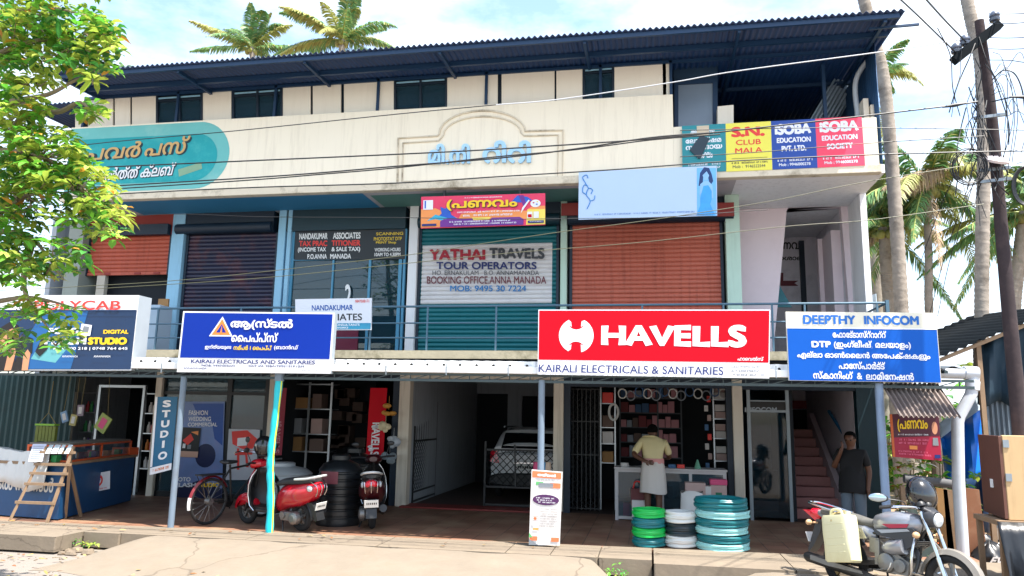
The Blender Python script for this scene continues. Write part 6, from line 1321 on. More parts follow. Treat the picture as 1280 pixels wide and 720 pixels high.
for k, (px, py, mt, lb) in enumerate(((486, 512, M('amber bag', '#c08a3a', .5, var=.2), 'amber plastic bundle hung beside the wide red banner, uppermost'), (482, 533, M('cream bundle', '#cfc3a0', .5, var=.2), 'cream and yellow bundle hung beside the wide red banner'), (492, 552, M('grey white bundle', '#a9b0b8', .5, var=.2), 'grey white bundle hung near the store column'), (487, 573, M('grey net', '#7f8a90', .6, var=.3), 'grey net bundle hung above the dark scooter'), (464, 560, m_swht, 'small white round fitting hung on the red banner'))):
    p = at(px, py, -.35); g = MB(); rr_ = .13 if k < 4 else .06
    for j in range(6): g.ball(p+Vector((rnd.uniform(-.7,.7)*rr_, rnd.uniform(-.3,.3)*rr_, rnd.uniform(-.6,.6)*rr_)), rr_*rnd.uniform(.4,.75), (1, .6, rnd.uniform(.5,1)), 9, 6)
    g.tube([p, p+Vector((0, .0, .25))], .004, 4); tag(g.build('hanging_bundle', mt, None), lb, 'bundle', 'bundles hung at the store door')
for k in range(16):
    px = rnd.uniform(405, 450); py = rnd.uniform(490, 560); p = at(px, py, 2.2)
    box_thing('carton', 'dim carton deep inside the dark store', 'carton', (p.x-.12, 2.2, p.z-.1), (p.x+.12, 2.5, p.z+.1), m_cbd, 'cartons deep in the store')
g = MB(); g.box((X(405, 560, 2.2), 2.51, 0), (X(460, 560, 2.2), 2.56, 2.4)); part('partition', g, m_dark)
p = at(679, 573, -.3)
for k, (dx, mt, lb) in enumerate(((-.36, m_pk, 'pink bottle standing left of the carport column'), (-.0, M('bottle cream', '#c9b09a', .5), 'cream bottle with black cap behind the white board'), (-.14, M('bottle blue', '#2f7fae', .4), 'blue bottle behind the white board'))):
    g = MB(); c_ = (at(676, 590, -1.0).x+dx*.55+.12, -1.0, .62); g.lathe([(.05,0),(.055,.02),(.055,.24),(.05,.26),(.05,.30),(0,.30)], c_, n=14); tag(g.build('bottle', mt, None), lb, 'bottle', 'bottles on the stool')
cst = (at(676, 590, -1.0).x+.06, -1.0); t = thing('stool', 'low dark stool holding bottles behind the white board', 'stool', (cst[0], cst[1], 0)); g = MB(); g.box((cst[0]-.22, cst[1]-.18, .58), (cst[0]+.22, cst[1]+.18, .62)); g.build('seat', m_black, t)
for sx in (-1, 1):
    for sy in (-1, 1): g = MB(); g.bar((cst[0]+sx*.19, cst[1]+sy*.15, 0), (cst[0]+sx*.18, cst[1]+sy*.14, .58), .03); g.build('leg', m_black, t)
# desk inside the computer shop
t = thing('desk', 'dark desk with a monitor inside the computer shop', 'desk', (2.1, 1.7, 0)); g = MB(); g.box((1.75, 1.5, .7), (2.4, 2.0, .74)); g.build('top', m_dark, t); g = MB(); g.box((1.8, 1.55, 0), (2.38, 1.6, .7)); g.build('panel', m_dark, t)
g = MB(); g.box((1.9, 1.7, .74), (2.3, 1.75, 1.12)); tag(g.build('monitor', m_blk, None, bevel=.01), 'black monitor on the computer shop desk', 'monitor')

# ------------------------------------------------------------------ petty shop at the left
m_cblu = M('counter blue', '#0f4470', .5, var=.15, scale=2, dirt='#0b2f4e', dirt_amt=.5); m_orf = M('orange frame', '#c9531f', .5, var=.15); m_wood = M('weathered wood', '#8c735a', .8, var=.2, scale=6, dirt='#5e4a38', dirt_amt=.5)
A, Bc, Cc = gr(-60, 641), gr(72, 651), gr(163, 627)
zt_ = .80
t = thing('stall_counter', 'blue painted stall counter with faded white lettering and glass case', 'counter', (Bc.x-.6, Bc.y+.3, 0))
poly = [(A.x, A.y), (Bc.x, Bc.y), (Cc.x, Cc.y), (Cc.x-.7, Cc.y+.15), (Bc.x-.7, Bc.y+.8), (A.x, A.y+.7)]
g = MB(); g.prism(poly, lambda u, v, d: Vector((u, v, d)), zt_, 0.02); g.build('body', m_cblu, t)
g = MB(); cx_, cy_ = sum(p[0] for p in poly)/6, sum(p[1] for p in poly)/6; g.prism([(cx_+(p[0]-cx_)*1.03, cy_+(p[1]-cy_)*1.05) for p in poly], lambda u, v, d: Vector((u, v, d)), zt_+.045, zt_+.002); g.build('top', m_wood, t)
fcn = lambda u, v, d=0: Vector((A.x+(Bc.x-A.x)*u, A.y+(Bc.y-A.y)*u-d, v*zt_))
g = MB(); put_text(g, 'ഹോട്ടൽ സ്റ്റാൾ', fcn, .16, .50, .93, .78, .006, 0, .03); g.build('lettering', M('faded white', '#c9c9c5', .7), t)
# glass case on the counter
def side(u, d=0): v = Cc-Bc; return Bc+v*u+Vector((v.y, -v.x, 0)).normalized()*-d
n_in = Vector((-(Cc-Bc).y, (Cc-Bc).x, 0)).normalized()
t2 = thing('glass_case', 'orange framed glass case with sweets on the blue stall counter', 'display case', side(.45)+n_in*.25+Vector((0,0,zt_+.045)))
g = MB(); zz0, zz1 = zt_+.045, zt_+.30
pts = [Bc+Vector((-.75, .12, 0)), Bc+Vector((-.02, .1, 0)), side(.5)+n_in*.05, side(.95)+n_in*.05]
for p in pts: g.bar(p+Vector((0,0,zz0)), p+Vector((0,0,zz1)), .035)
for p, q in zip(pts, pts[1:]):
    for z in (zz0+.015, zz1-.015): g.bar(p+Vector((0,0,z)), q+Vector((0,0,z)), .03)
g.build('frame', m_orf, t2)
g = MB()
for p, q in zip(pts, pts[1:]): g.add([p+Vector((0,0,zz0)), q+Vector((0,0,zz0)), q+Vector((0,0,zz1)), p+Vector((0,0,zz1))], [(0,1,2,3)])
g.build('pane', m_shopglass, t2)
g = MB(); g.prism([(p.x, p.y) for p in pts]+[((p+n_in*.45).x, (p+n_in*.45).y) for p in pts[:1:-1]]+[(pts[0].x, pts[0].y+.4)], lambda u, v, d: Vector((u, v, d)), zz1+.03, zz1+.005); g.build('lid', M('dusty lid', '#6b665c', .7, var=.2), t2)
swc = [M('sweet green', '#2f8a4a', .5), M('sweet red', '#a8323a', .5), M('sweet orange', '#c9772f', .5), m_ctn, M('sweet purple', '#5f3f8a', .5)]
for k in range(16):
    u = .04+.9*k/16; p = side(u)+n_in*(.18+.1*(k % 3)); c_ = k % 5
    box_thing('sweet_packet', '%s packet inside the orange framed glass case' % ['green', 'red', 'orange', 'white', 'purple'][c_], 'packet', (p.x-.05, p.y-.05, zz0), (p.x+.05, p.y+.05, zz0+.08+.06*rnd.random()), swc[c_], 'packets in the glass case')
p = side(.97)+n_in*.2; box_thing('tray', 'orange tray at the far end of the stall counter', 'tray', (p.x-.14, p.y-.1, zz0), (p.x+.22, p.y+.16, zz0+.13), m_orf)
# white cloths over the counter front
g = MB(); rr_ = []; n = 30
for j, (dy, z) in enumerate(((.5,.90),(.2,.97),(.0,.99),(-.03,.80),(-.04,.62),(-.04,.46))):
    rr_.append([Vector((A.x+.3+(Bc.x-A.x-.55)*i/n+(.02*math.sin(j+i)), A.y+(Bc.y-A.y)*i/n+dy-.03*abs(math.sin(i*.9)) , z+.012*math.sin(i*.9+j*.4)-(.05*math.sin(i*.33) if j > 4 else 0)+.05*math.exp(-((i-9)/4)**2)*(j < 3))) for i in range(n+1)])
g.loft(rr_, closed=False, cap=False); tag(g.build('white_cloth', M('white sheet', '#c9cac8', .8, var=.08, bump=.3, bscale=9), None, solid=.006), 'white plastic sheet thrown over the blue stall counter', 'cloth')
# ladder stand with magazines
t = thing('ladder_stand', 'wooden a-frame ladder stand in front of the blue stall counter', 'ladder', gr(45, 653))
f1, f2, b1, b2 = gr(11, 653), gr(58, 655), gr(66, 651), gr(101, 646)
YL_ = f1.y+.3; t1, t2_ = at(58, 558, YL_), at(92, 558, YL_)
g = MB()
for p, q in ((f1, t1), (f2, t2_), (b2, at(86, 575, YL_+.05)), (b1+Vector((0,.25,0)), at(88, 575, YL_+.05))): g.bar(p, q, .045, .03)
g.build('rail', m_wood, t)
g = MB()
for u in (.26, .5, .64, .76, .92): g.bar(f1.lerp(t1, u)+Vector((-.04,-.02,0)), f2.lerp(t2_, u)+Vector((.08 if u > .4 else .03,-.02,0)), .025, .04)
g.build('rung', m_wood, t)
for k, (x0_, y0_, x1_, y1_, lb) in enumerate(((36, 555, 54, 577, 'large white newspaper clipped to the ladder stand'), (57, 556, 63, 567, 'magazine at the left of the row on the ladder stand'), (64, 556, 72, 567, 'magazine second in the row on the ladder stand'), (73, 556, 78, 567, 'thin magazine third in the row on the ladder stand'), (81, 556, 87, 567, 'magazine at the end of the row on the ladder stand'))):
    yq = YL_-.06; q = [at(x0_+5, y0_, yq+.08), at(x1_+4, y0_, yq+.08), at(x1_-2, y1_, yq-.06), at(x0_-1, y1_, yq-.06)]
    g = MB(); g.add(q+[p+Vector((0,.012,-.004)) for p in q], [(0,1,2,3),(7,6,5,4),(0,4,5,1),(1,5,6,2),(2,6,7,3),(3,7,4,0)]); o = tag(g.build('magazine', M('paper', '#b9bdd0', .6, var=.05) if k == 0 else M('paper cover', '#c2c9cc', .5, var=.1), None), lb, 'magazine', 'papers on the ladder stand')
    g = MB()
    for j in range(7 if k == 0 else 3):
        v = .12+.8*j/(7 if k == 0 else 3); a0, a1 = q[0].lerp(q[3], v), q[1].lerp(q[2], v); a0, a1 = a0.lerp(a1, .1), a0.lerp(a1, .85); dn = (q[3]-q[0])*.03; off = Vector((0,-.004,.003)); g.add([a0+off, a1+off, a1+dn+off, a0+dn+off], [(0,1,2,3)])
    g.build('small_print', m_lgy if k == 0 else M('cover teal', '#3f7f84', .5), o)
# hanging things
m_rope = M('cord', '#8a7a4a', .8)
t = thing('hanging_rack', 'green rack of packets hanging over the stall counter', 'rack', at(59, 528, -2.4)); p = at(59, 532, -2.4)
g = MB(); g.tube([p+Vector((-.17,0,.02)), p+Vector((0,0,.22)), p+Vector((.17,0,.02))], .006, 5); g.tube([p+Vector((0,0,.22)), p+Vector((0.02,0,.75))], .005, 5); g.build('cord', m_rope, t)
g = MB(); g.box(p+Vector((-.19,-.06,0)), p+Vector((.19,.06,.03))); g.build('rail', M('lime rail', '#7fae2a', .5), t)
g = MB()
for k in range(6): g.box(p+Vector((-.19+.065*k,-.03,-.28+.02*math.sin(k))), p+Vector((-.135+.065*k,.03,-.01)))
g.build('packet', M('olive packets', '#6d7428', .6, var=.4, scale=9), t)
for k, (px, py, y1_, c1_, lb, rz_) in enumerate(((129, 529, 470, '#8f9a4a', 'green and pink packet dangling on a cord in the doorway', 30), (81, 521, 480, '#6f8fb0', 'blue packet dangling beside the white column', -20), (92, 525, 470, '#a89a5a', 'yellow packet dangling by the stall column', 8), (101, 513, 470, '#7d6f7a', 'grey packet strip dangling in the stall', 0))):
    p = at(px, py, -1.9); q = Matrix.Rotation(R(rz_), 3, 'Y'); g = MB(); s_ = (.24, .03, .3) if k == 0 else (.13, .03, .2); g.obox(p, s_, q); o = tag(g.build('hanging_packet', M('packet %d' % k, c1_, .5, var=.3, scale=8), None, bevel=.008), lb, 'packet', 'packets dangling in the stall')
    g = MB(); g.obox(p+Vector((0,-.017,0)), (s_[0]*.5, .002, s_[2]*.6), q); g.build('print', m_pk if k == 0 else m_ctn, o)
    g = MB(); g.tube([p+q @ Vector((0,0,s_[2]/2)), Vector((p.x+.03, p.y, 2.25))], .004, 4); g.build('cord', m_rope, o)
for (px, lb) in ((105, 'steel shelf with packets between the white column and the stall door'), (185, 'steel shelf with bottles beside the studio banner')):
    YS = .25; t = thing('shelf_unit', lb, 'shelf', (at(px, 560, YS).x, YS, 0)); x0, x1 = at(px-9, 560, YS).x, at(px+9, 560, YS).x; g = MB()
    for z in (.5, .85, 1.2, 1.6, 2.0): g.box((x0, YS, z-.02), (x1, YS+.3, z))
    for x in (x0, x1): g.box((x-.012, YS-.005, 0), (x+.012, YS+.02, 2.15))
    g.build('frame', m_alu, t)
    nm = 'stall door' if px < 150 else 'studio banner'
    for iz, z in enumerate((.5, .85, 1.2, 1.6)):
        for k in range(3):
            x = x0+.03+(x1-x0-.05)*k/3; g = MB(); c_ = rnd.randrange(5); g.lathe([(.035,0),(.04,.01),(.04,.14),(.018,.18),(.018,.22),(0,.22)], (x+.04, YS+.1, z), n=10)
            tag(g.build('bottle', swc[c_], None), '%s bottle on the %s shelf beside the %s' % (['green', 'red', 'orange', 'white', 'purple'][c_], shelf_n[iz], nm), 'bottle', 'bottles on the stall shelves')
# dark green corrugated wall closing the stall
g = MB(); xg = at(90, 520, -.3).x; g.corr((-16, -.3, -.15), (xg+16, 0, 0), (0, 0, 2.5), 34, .02, (0, -1, 0), 0, per=6, shape='trap')
tag(g.build('tin_wall', M('dark green tin', '#123a3c', .5, var=.2, dirt='#0c2426', dirt_amt=.5), None, solid=.004), 'dark green corrugated tin wall behind the blue stall', 'wall')
# things on the balcony of the left bay
p = at(176, 402, -.9); box_thing('cabinet', 'white cabinet on the balcony beside the studio sign', 'cabinet', (p.x-.12, -.9, ZT1), (p.x+.38, -.5, at(185, 381, -.9).z), M('white cabinet', '#a9bccb', .5, var=.05), None, .01)
p = at(199, 400, -.6); box_thing('plank', 'brown plank leaning by the pale blue column', 'plank', (p.x-.1, -.55, ZT1), (p.x+.12, -.5, at(199, 373, -.6).z), m_cb)

for k in range(13):
    p = at(778+10.5*k, 492+3*math.sin(k*2.1), .35); g = MB()
    for j in range(3): g.tube([(p.x+.075*math.cos(q), p.y+.02*j-.02, p.z+.085*math.sin(q)) for q in (2*math.pi*i/18 for i in range(18))], .012, 6, closed=True)
    tag(g.build('cable_roll', [m_hw, M('roll grey', '#7f868e', .5), M('roll blue', '#3a5f8c', .5)][k % 3], None), '%s cable roll in the row hung under the electrical shop beam' % ['white', 'grey', 'blue'][k % 3], 'cable roll', 'cable rolls under the shop beam')
# ------------------------------------------------------------------ trees and plants
m_leaf = M('leaf green', '#62a236', .45, var=.25, scale=2, island=.45, trans=.35); m_leafy = M('leaf yellow green', '#a3b84a', .5, var=.25, scale=2, island=.4, trans=.35)
m_leafo = M('leaf turning', '#c08a35', .55, var=.3, scale=2, island=.3, trans=.3); m_leafd = M('leaf deep green', '#3f7d36', .45, var=.25, scale=2, island=.4, trans=.3)
m_bark = M('tree bark', '#8b7a63', .85, var=.2, scale=5, bump=.4, bscale=20)
def leaf(g, p, d, L_, w, droop, m, rnd):
    d = Vector(d).normalized(); s_ = d.cross(Vector((rnd.uniform(-.3,.3), rnd.uniform(-.3,.3), 1))); s_ = s_.normalized() if s_.length > .01 else Vector((1,0,0)); u_ = s_.cross(d)
    def pt(t, q): return p + d*(L_*t) + s_*(w*q) + u_*(abs(q)*w*.25) + Vector((0,0,-droop*L_*t*t))
    vs = [pt(0,0), pt(.4,-.75), pt(.4,0), pt(.4,.75), pt(.78,-.85), pt(.8,0), pt(.78,.85), pt(1.02,0)]
    g.add(vs, [(0,1,2),(0,2,3),(1,4,5,2),(2,5,6,3),(4,7,5),(5,7,6)], m, False)
def rosette(g, c, rnd, n=9, L_=.135, w=.031, out=None):
    ax = Vector((rnd.gauss(0,.4), rnd.gauss(0,.4), rnd.uniform(.2,1))).normalized()
    r_ = rnd.random(); base = 0 if r_ < .5 else (1 if r_ < .82 else 3)
    for k in range(n):
        a_ = 2*math.pi*k/n+rnd.random()*.7; d = Vector((math.cos(a_), math.sin(a_), rnd.uniform(-.35,.6)))+ax*.5
        m = base if rnd.random() < .85 else (2 if rnd.random() < .15 else 1)
        leaf(g, c+d*.02, d, L_*rnd.uniform(.7,1.25), w*rnd.uniform(.8,1.3), rnd.uniform(.25,.8), m, rnd)
LM = [m_leaf, m_leafy, m_leafo, m_leafd]
rnd = random.Random(21)
tp = gr(-120, 720, -.2); tp = Vector((at(-110, 500, -7.4).x, -7.4, -.2))
t = thing('roadside_tree', 'leafy broad leaved tree overhanging the photo studio sign', 'tree', tp)
g = MB(); Yt = -7.4
g.tube(spline([tp, at(-105, 520, Yt), at(-95, 380, Yt), at(-80, 200, Yt), at(-75, 40, Yt), at(-60, -120, Yt)], 4), [.13-.004*i for i in range(21)], 12); g.build('trunk', m_bark, t)
g = MB(); ell_ = [(35,22,50,34,38),(95,42,50,32,38),(48,72,48,20,24),(125,58,24,28,18),(16,60,26,40,20),(110,86,36,9,7),(28,140,34,38,36),(50,200,52,42,62),(30,250,42,55,56),(95,245,50,42,48),(132,275,24,28,16),(18,330,32,38,32),(66,325,42,30,22),(112,140,16,14,6),(115,98,9,7,3),(45,392,48,20,12),(78,425,22,14,6),(12,425,22,25,8),(40,105,30,10,8),(-40,100,50,90,40),(-40,280,50,110,50),(-20,-40,110,30,40),(90,-20,70,20,22)]
tw = MB()
for (cx_, cy_, rx, ry, n) in ell_:
    for k in range(int(n*1.5)):
        a_ = rnd.random()*2*math.pi; r_ = math.sqrt(rnd.random()); Y_ = Yt+rnd.uniform(-.6, .6)
        c_ = at(cx_+rx*r_*math.cos(a_), cy_+ry*r_*math.sin(a_), Y_)
        rosette(g, c_, rnd, rnd.randint(6, 10))
        if rnd.random() < .35: q = at(cx_+rx*.2*math.cos(a_), cy_+ry*.2*math.sin(a_), Yt); tw.tube([q, (q+c_)/2+Vector((0,0,-.04)), c_], [.009,.007,.004], 5, cap=False)
g.build('crown', LM, t)
br = MB()
for pts in ([(-90,330),(-20,290),(40,300),(80,350)], [(-85,230),(-10,190),(60,200),(120,250)], [(-80,150),(10,128),(60,118),(95,100),(120,94)], [(-80,110),(10,62),(70,48),(130,52)], [(-95,390),(-10,378),(40,372),(95,385)], [(-75,60),(0,20),(60,10),(110,20)], [(20,128),(70,140),(100,128),(118,145)], [(40,300),(30,360),(60,410)], [(-20,290),(20,250),(90,235),(140,270)]):
    q = [at(x, y, Yt+.15*math.sin(x)) for x, y in pts]; n = (len(q)-1)*5+1; br.tube(spline(q, 5), [.035*(1-i/n)+.005 for i in range(n)], 7)
br.build('branch', m_bark, t); tw.build('twig', m_bark, t)

m_pt = M('palm trunk', '#938a80', .95, var=.35, scale=9, bump=.7, bscale=14, dirt='#4d443b', dirt_amt=.8, spec=.2)
m_pg = M('palm green', '#5d8650', .5, var=.2, scale=1, island=.35, trans=.3); m_py = M('palm yellow', '#9c9f5c', .5, var=.25, scale=1, island=.35, trans=.3); m_pdead = M('dead frond', '#ab9576', .8, var=.25, scale=2, island=.3, trans=.15); m_stem = M('frond stem', '#8f9a4a', .6, var=.15)  # haze is put into the frond colours as muted tones
def frond(g, c, az, el_, L_, droop, m, rnd, wid=.42, hang=.5):
    d0 = Vector((math.cos(az)*math.cos(el_), math.sin(az)*math.cos(el_), math.sin(el_))); side_ = Vector((-math.sin(az), math.cos(az), 0)); pts = []
    n = 26
    for i in range(n+1):
        t_ = i/n; pts.append(c+d0*(L_*t_*(1-.12*t_))+Vector((0,0,-droop*L_*t_*t_)))
    g.tube(pts[::3]+[pts[-1]], [.03*L_/3*(1-.85*i/len(pts[::3])) for i in range(len(pts[::3])+1)], 5, 3, cap=False)
    for i in range(3, n+1):
        t_ = i/n; tan = (pts[i]-pts[i-1]).normalized(); wl_ = wid*L_/3*(1.0 if t_ < .6 else 1.0-.75*(t_-.6)/.4)*(.55+.45*min(1, t_*4))
        for s_ in (-1, 1):
            for sub in (0, .34, .67):
                p = pts[i-1].lerp(pts[i], sub); dd = (side_*s_*rnd.uniform(.75,1)+tan*rnd.uniform(.5,.9)+Vector((0,0,-hang*rnd.uniform(.5,1.4)))).normalized(); w = .03*L_/3*rnd.uniform(.8,1.2); ww = tan*w
                mid = p+dd*wl_*.55+Vector((0,0,.02)); tip = p+dd*wl_*rnd.uniform(.9,1.1)+Vector((0,0,-wl_*hang*.45)); mm = m if rnd.random() > .12 else 1
                g.add([p-ww*.5, p+ww*.5, mid+ww, mid-ww, tip], [(0,1,2,3),(3,2,4)], mm)
def palm(label, trunk, r0, r1, nf, L_, seed, group, dead=2, droop=(.25,.75), els=(-25,75), yel=.25, az0=None):
    rnd = random.Random(seed); pts = spline(trunk, 8); n = len(pts); c0_ = pts[-1]
    t = thing('palm_tree', label, 'palm', trunk[0], group=group)
    g = MB(); pr_ = []
    for i in range(n-1):
        for j in range(5): pr_.append((pts[i].lerp(pts[i+1], j/5), (r0+(r1-r0)*(i+j/5)/n)*(.97 if j % 2 else 1.04)))
    g.tube([q_[0] for q_ in pr_]+[c0_], [q_[1] for q_ in pr_]+[r1], 12); g.build('trunk', m_pt, t)
    c = pts[-1]; g = MB()
    for k in range(nf):
        az = 2*math.pi*k/nf*2.618+rnd.uniform(-.3,.3); e_ = R(els[0]+(els[1]-els[0])*rnd.random()**.8)
        frond(g, c, az, e_, L_*rnd.uniform(.8,1.1), rnd.uniform(*droop), 1 if rnd.random() < yel else 0, rnd)
    for k in range(6): g.ball(c+Vector((.2*math.cos(k),.2*math.sin(k),-.2)), .12, n=8, k=5, m=1)
    g.build('crown', [m_pg, m_py, m_pdead, m_stem], t)
    if dead:
        g = MB()
        for k in range(dead): frond(g, c, rnd.random()*6.28, R(-30), L_*.8, .6, 2, rnd, hang=1.0)
        g.build('dead_fronds', [m_pg, m_pdead, m_pdead, m_pdead], t)
    return t
GP = 'coconut palms around the building'
def tpx(lst, Y): return [at(x, y, Y) for x, y in lst]
def rooted(lst, Y): p = tpx(lst, Y); b = p[0].copy(); b.z = -.2; return [b]+p
palm('coconut palm rising behind the roof with a yellow tipped frond, left of the taller crown', rooted([(330,300),(322,120),(314,60)], 17), .2, .13, 20, 3.3, 5, GP, 0, els=(0,75), droop=(.12,.45))
palm('coconut palm with the tall arching crown behind the middle of the roof', rooted([(430,300),(428,120),(427,50)], 16), .2, .13, 24, 3.7, 8, GP, 0, els=(-5,75), droop=(.15,.5))
palm('distant coconut palm peeping over the roof beside the tree', rooted([(170,300),(165,150),(160,95)], 24), .2, .13, 15, 2.2, 9, GP, 0, yel=.1)
palm('tall coconut palm with ringed grey trunk leaning past the roof corner', rooted([(1131,470),(1127,390),(1119,260),(1106,110),(1090,40),(1066,-60),(1045,-190)], 3), .15, .12, 18, 2.6, 12, GP, 0)
palm('coconut palm partly hidden behind the terrace wall', rooted([(1092,300),(1088,200),(1082,112)], 9.5), .2, .14, 22, 2.8, 14, GP, 0, yel=.35)
palm('short coconut palm with yellowing crown just right of the building', rooted([(1113,400),(1108,340),(1105,285)], 6), .16, .13, 26, 2.7, 15, GP, 2, els=(-40,80), yel=.5)
t = palm('coconut palm with a big brown dead frond beside the pole', rooted([(1162,400),(1161,330),(1158,232)], 5), .10, .08, 24, 2.9, 17, GP, 1, els=(-30,65), droop=(.35,.9), yel=.45)
g = MB(); rr2 = random.Random(4); c_ = at(1190, 205, 4.6); frond(g, c_, R(200), R(-20), 1.9, .1, 2, rr2, wid=.55, hang=1.3); frond(g, c_+Vector((0,.1,.05)), R(190), R(-12), 1.9, .15, 2, rr2, wid=.5, hang=1.2); g.build('dead_fronds', [m_pg, m_pdead, m_pdead, m_pdead], t)
palm('tall coconut palm with mottled trunk directly behind the utility pole', rooted([(1227,470),(1227,400),(1228,290),(1230,190),(1226,80),(1213,20),(1196,-70),(1180,-200)], 0), .115, .10, 18, 2.4, 19, GP, 0)
palm('dark green coconut palm at the right edge behind the tin stall', rooted([(1268,420),(1272,340),(1280,265)], 5), .16, .12, 24, 2.6, 23, GP, 1, els=(-35,70), yel=.2)
def bush(name, label, cat, c, size, n, seed, L_=.16, w=.04, mats=LM, group=None, stems=True):
    rnd = random.Random(seed); t = thing(name, label, cat, (c[0], c[1], c[2]), group=group); g = MB(); st_ = MB(); c = Vector(c)
    for k in range(n):
        v = Vector((rnd.gauss(0,.42), rnd.gauss(0,.42), abs(rnd.gauss(.45,.28)))); p = c+Vector((v.x*size[0], v.y*size[1], v.z*size[2]))
        rosette(g, p, rnd, rnd.randint(5,8), L_, w)
        if stems and k % 4 == 0: st_.tube([c, (c+p)/2+Vector((0,0,.06)), p], .008, 4, cap=False)
    g.build('foliage', mats, t)
    if stems: st_.build('stem', m_bark, t)
    return t
p = gr(1172, 640); bush('potted_shrub', 'leafy green shrub behind the log near the drain pipe', 'shrub', (at(1175,640,-1.6).x, -1.6, 0), (.55,.4,1.25), 60, 31)
bush('shrub', 'pale flowering shrub beside the grey corner post', 'shrub', (at(1135,640,-1.9).x, -1.9, 0), (.35,.3,1.3), 34, 32, mats=[m_leafy, M('pale petals', '#c9c4a8', .6, var=.15, island=.2), M('orange petals', '#d96a35', .6, var=.15, island=.2), m_leaf])
bush('weed_tuft', 'tuft of green weeds at the foot of the drain pipe', 'plant', (at(1185,690,-3.4).x, -3.4, -.19), (.35,.2,.3), 14, 33, .12, .02)
for k, (px, Y_, sx, h_, n) in enumerate(((1150, 7, 2.2, 2.6, 90), (1205, 9, 2.0, 3.0, 100), (1265, 8, 2.4, 3.0, 100), (1330, 7, 2.2, 2.6, 60))):
    bush('shrub', ['broad shrub behind the crimson art banner', 'shrub behind the drain pipe and blue tarp', 'shrub behind the tin stall at the right', 'shrub beyond the right edge of the tin stall'][k], 'shrub', (at(px, 500, Y_).x, Y_, -.2), (sx, 1.2, h_), n, 40+k, .4, .1)

# ------------------------------------------------------------------ right hand roadside
m_pvc = M('white drain pipe', '#c3c8cf', .4, var=.06, dirt='#8f8a80', dirt_amt=.4)
Yp = -3.0; t = thing('drain_pipe', 'white bent drain pipe standing beside the shop canopy', 'pipe', (at(1207, 690, Yp).x, Yp, -.19))
q = tpx([(1217,470),(1214,492),(1210,500),(1199,520),(1197,528),(1198,600),(1203,690)], Yp); q[-1].z = -.19
g = MB(); g.tube(q, .075, 12); g.build('downpipe', m_pvc, t); g = MB(); g.tube([at(1168,466,Yp), at(1222,467,Yp)], .075, 12); g.tube([at(1205,466,Yp), at(1222,467,Yp)], .09, 12); g.tube([at(1216,476,Yp), at(1215,487,Yp)], .088, 12); g.build('elbow', m_pvc, t)
# tin stall at the right edge
m_tarpd = M('dark tarpaulin', '#163040', .7, var=.25, scale=2, bump=.4, bscale=5); m_tarpb = M('blue tarpaulin', '#0f6fd0', .5, var=.15, scale=1.5, bump=.5, bscale=4); m_tarpw = M('pale tarpaulin', '#b9c9d4', .6, var=.1)
Ys = -2.6; t = thing('roadside_stall', 'roadside stall with sloping dark roof at the right edge', 'stall', (at(1265, 640, Ys).x, Ys, -.19))
a_, b_ = at(1174, 446, Ys), at(1340, 378, Ys)
g = MB(); g.corr(a_, b_-a_, Vector((0, 3.2, .25)), 14, .02, (0, 0, 1), 0, per=6); g.build('roof', M('stall roof sheet', '#10161b', .95, var=.2, spec=.1), t, solid=.006)
g = MB(); g.bar(a_+Vector((0,.05,-.05)), b_+Vector((0,.05,-.05)), .05)
for px in (1232, 1330): x = at(px, 500, Ys).x; g.bar((x, Ys+.1, -.19), (x, Ys+.1, a_.z+(b_.z-a_.z)*(x-a_.x)/(b_.x-a_.x)-.06), .06)
g.build('frame', m_wood, t)
g = MB(); rr_ = []
for j, (yt, yb_) in enumerate(((0,1),)): pass
for j in range(6):
    v = j/5; rr_.append([at(1222+i*5, (432-i*2.3)*(1-v)+(505+4*math.sin(i*.9)-(8 if i > 8 else 0))*v, Ys+.2+.06*math.sin(i*1.1+v*2)) for i in range(18)])
g.loft(rr_, closed=False, cap=False); g.build('side_cloth', m_tarpd, t, solid=.006)
g = MB(); xa, xb = at(1228, 540, Ys+.3).x, at(1330, 540, Ys+.3).x; g.corr((xa, Ys+.3, .3), (xb-xa, 0, 0), (0, 0, at(1240,500,Ys+.3).z-.3), 16, .018, (0,-1,0), 0, per=6, shape='trap'); g.build('tin_panel', M('grey tin panel', '#66727c', .5, metal=.3, var=.15, dirt='#4a4038', dirt_amt=.4), t, solid=.004)
# blue tarp shelter
Yb = -1.0; t = thing('tarp_shelter', 'bright blue tarpaulin shelter behind the white drain pipe', 'tent', (at(1205, 640, Yb).x, Yb, -.19))
g = MB(); rr_ = []
for j in range(9):
    v = j/8; rr_.append([at(1176+(1236-1176)*i/12+6*v, 548-(44)*i/12+(52+40*i/12)*v, Yb-.5*v+.08*math.sin(i*1.3+v*3)) for i in range(13)])
g.loft(rr_, closed=False, cap=False); g.build('sheet', m_tarpb, t, solid=.006)
g = MB(); rr_ = []
for j in range(6):
    v = j/5; rr_.append([at(1172+(1232-1172)*i/10, 530-40*i/10+(22)*v, Yb+.35-.25*v+.04*math.sin(i+v*4)) for i in range(11)])
g.loft(rr_, closed=False, cap=False); g.build('pale_sheet', m_tarpw, t, solid=.006)
g = MB(); rr_ = []
for j in range(5):
    v = j/4; rr_.append([at(1186+(1240-1186)*i/10, 588+(78)*v, Yb+.2+.08*math.sin(i*1.2+v)) for i in range(11)])
g.loft(rr_, closed=False, cap=False); g.build('lower_sheet', M('deep blue tarpaulin', '#0c2f52', .6, var=.3, bump=.4, bscale=5), t, solid=.006)
g = MB(); 
for px in (1180, 1236): x = at(px, 600, Yb).x; g.bar((x, Yb+.4, -.19), (x, Yb+.4, at(px, 505, Yb).z), .05)
g.build('pole', m_wood, t)
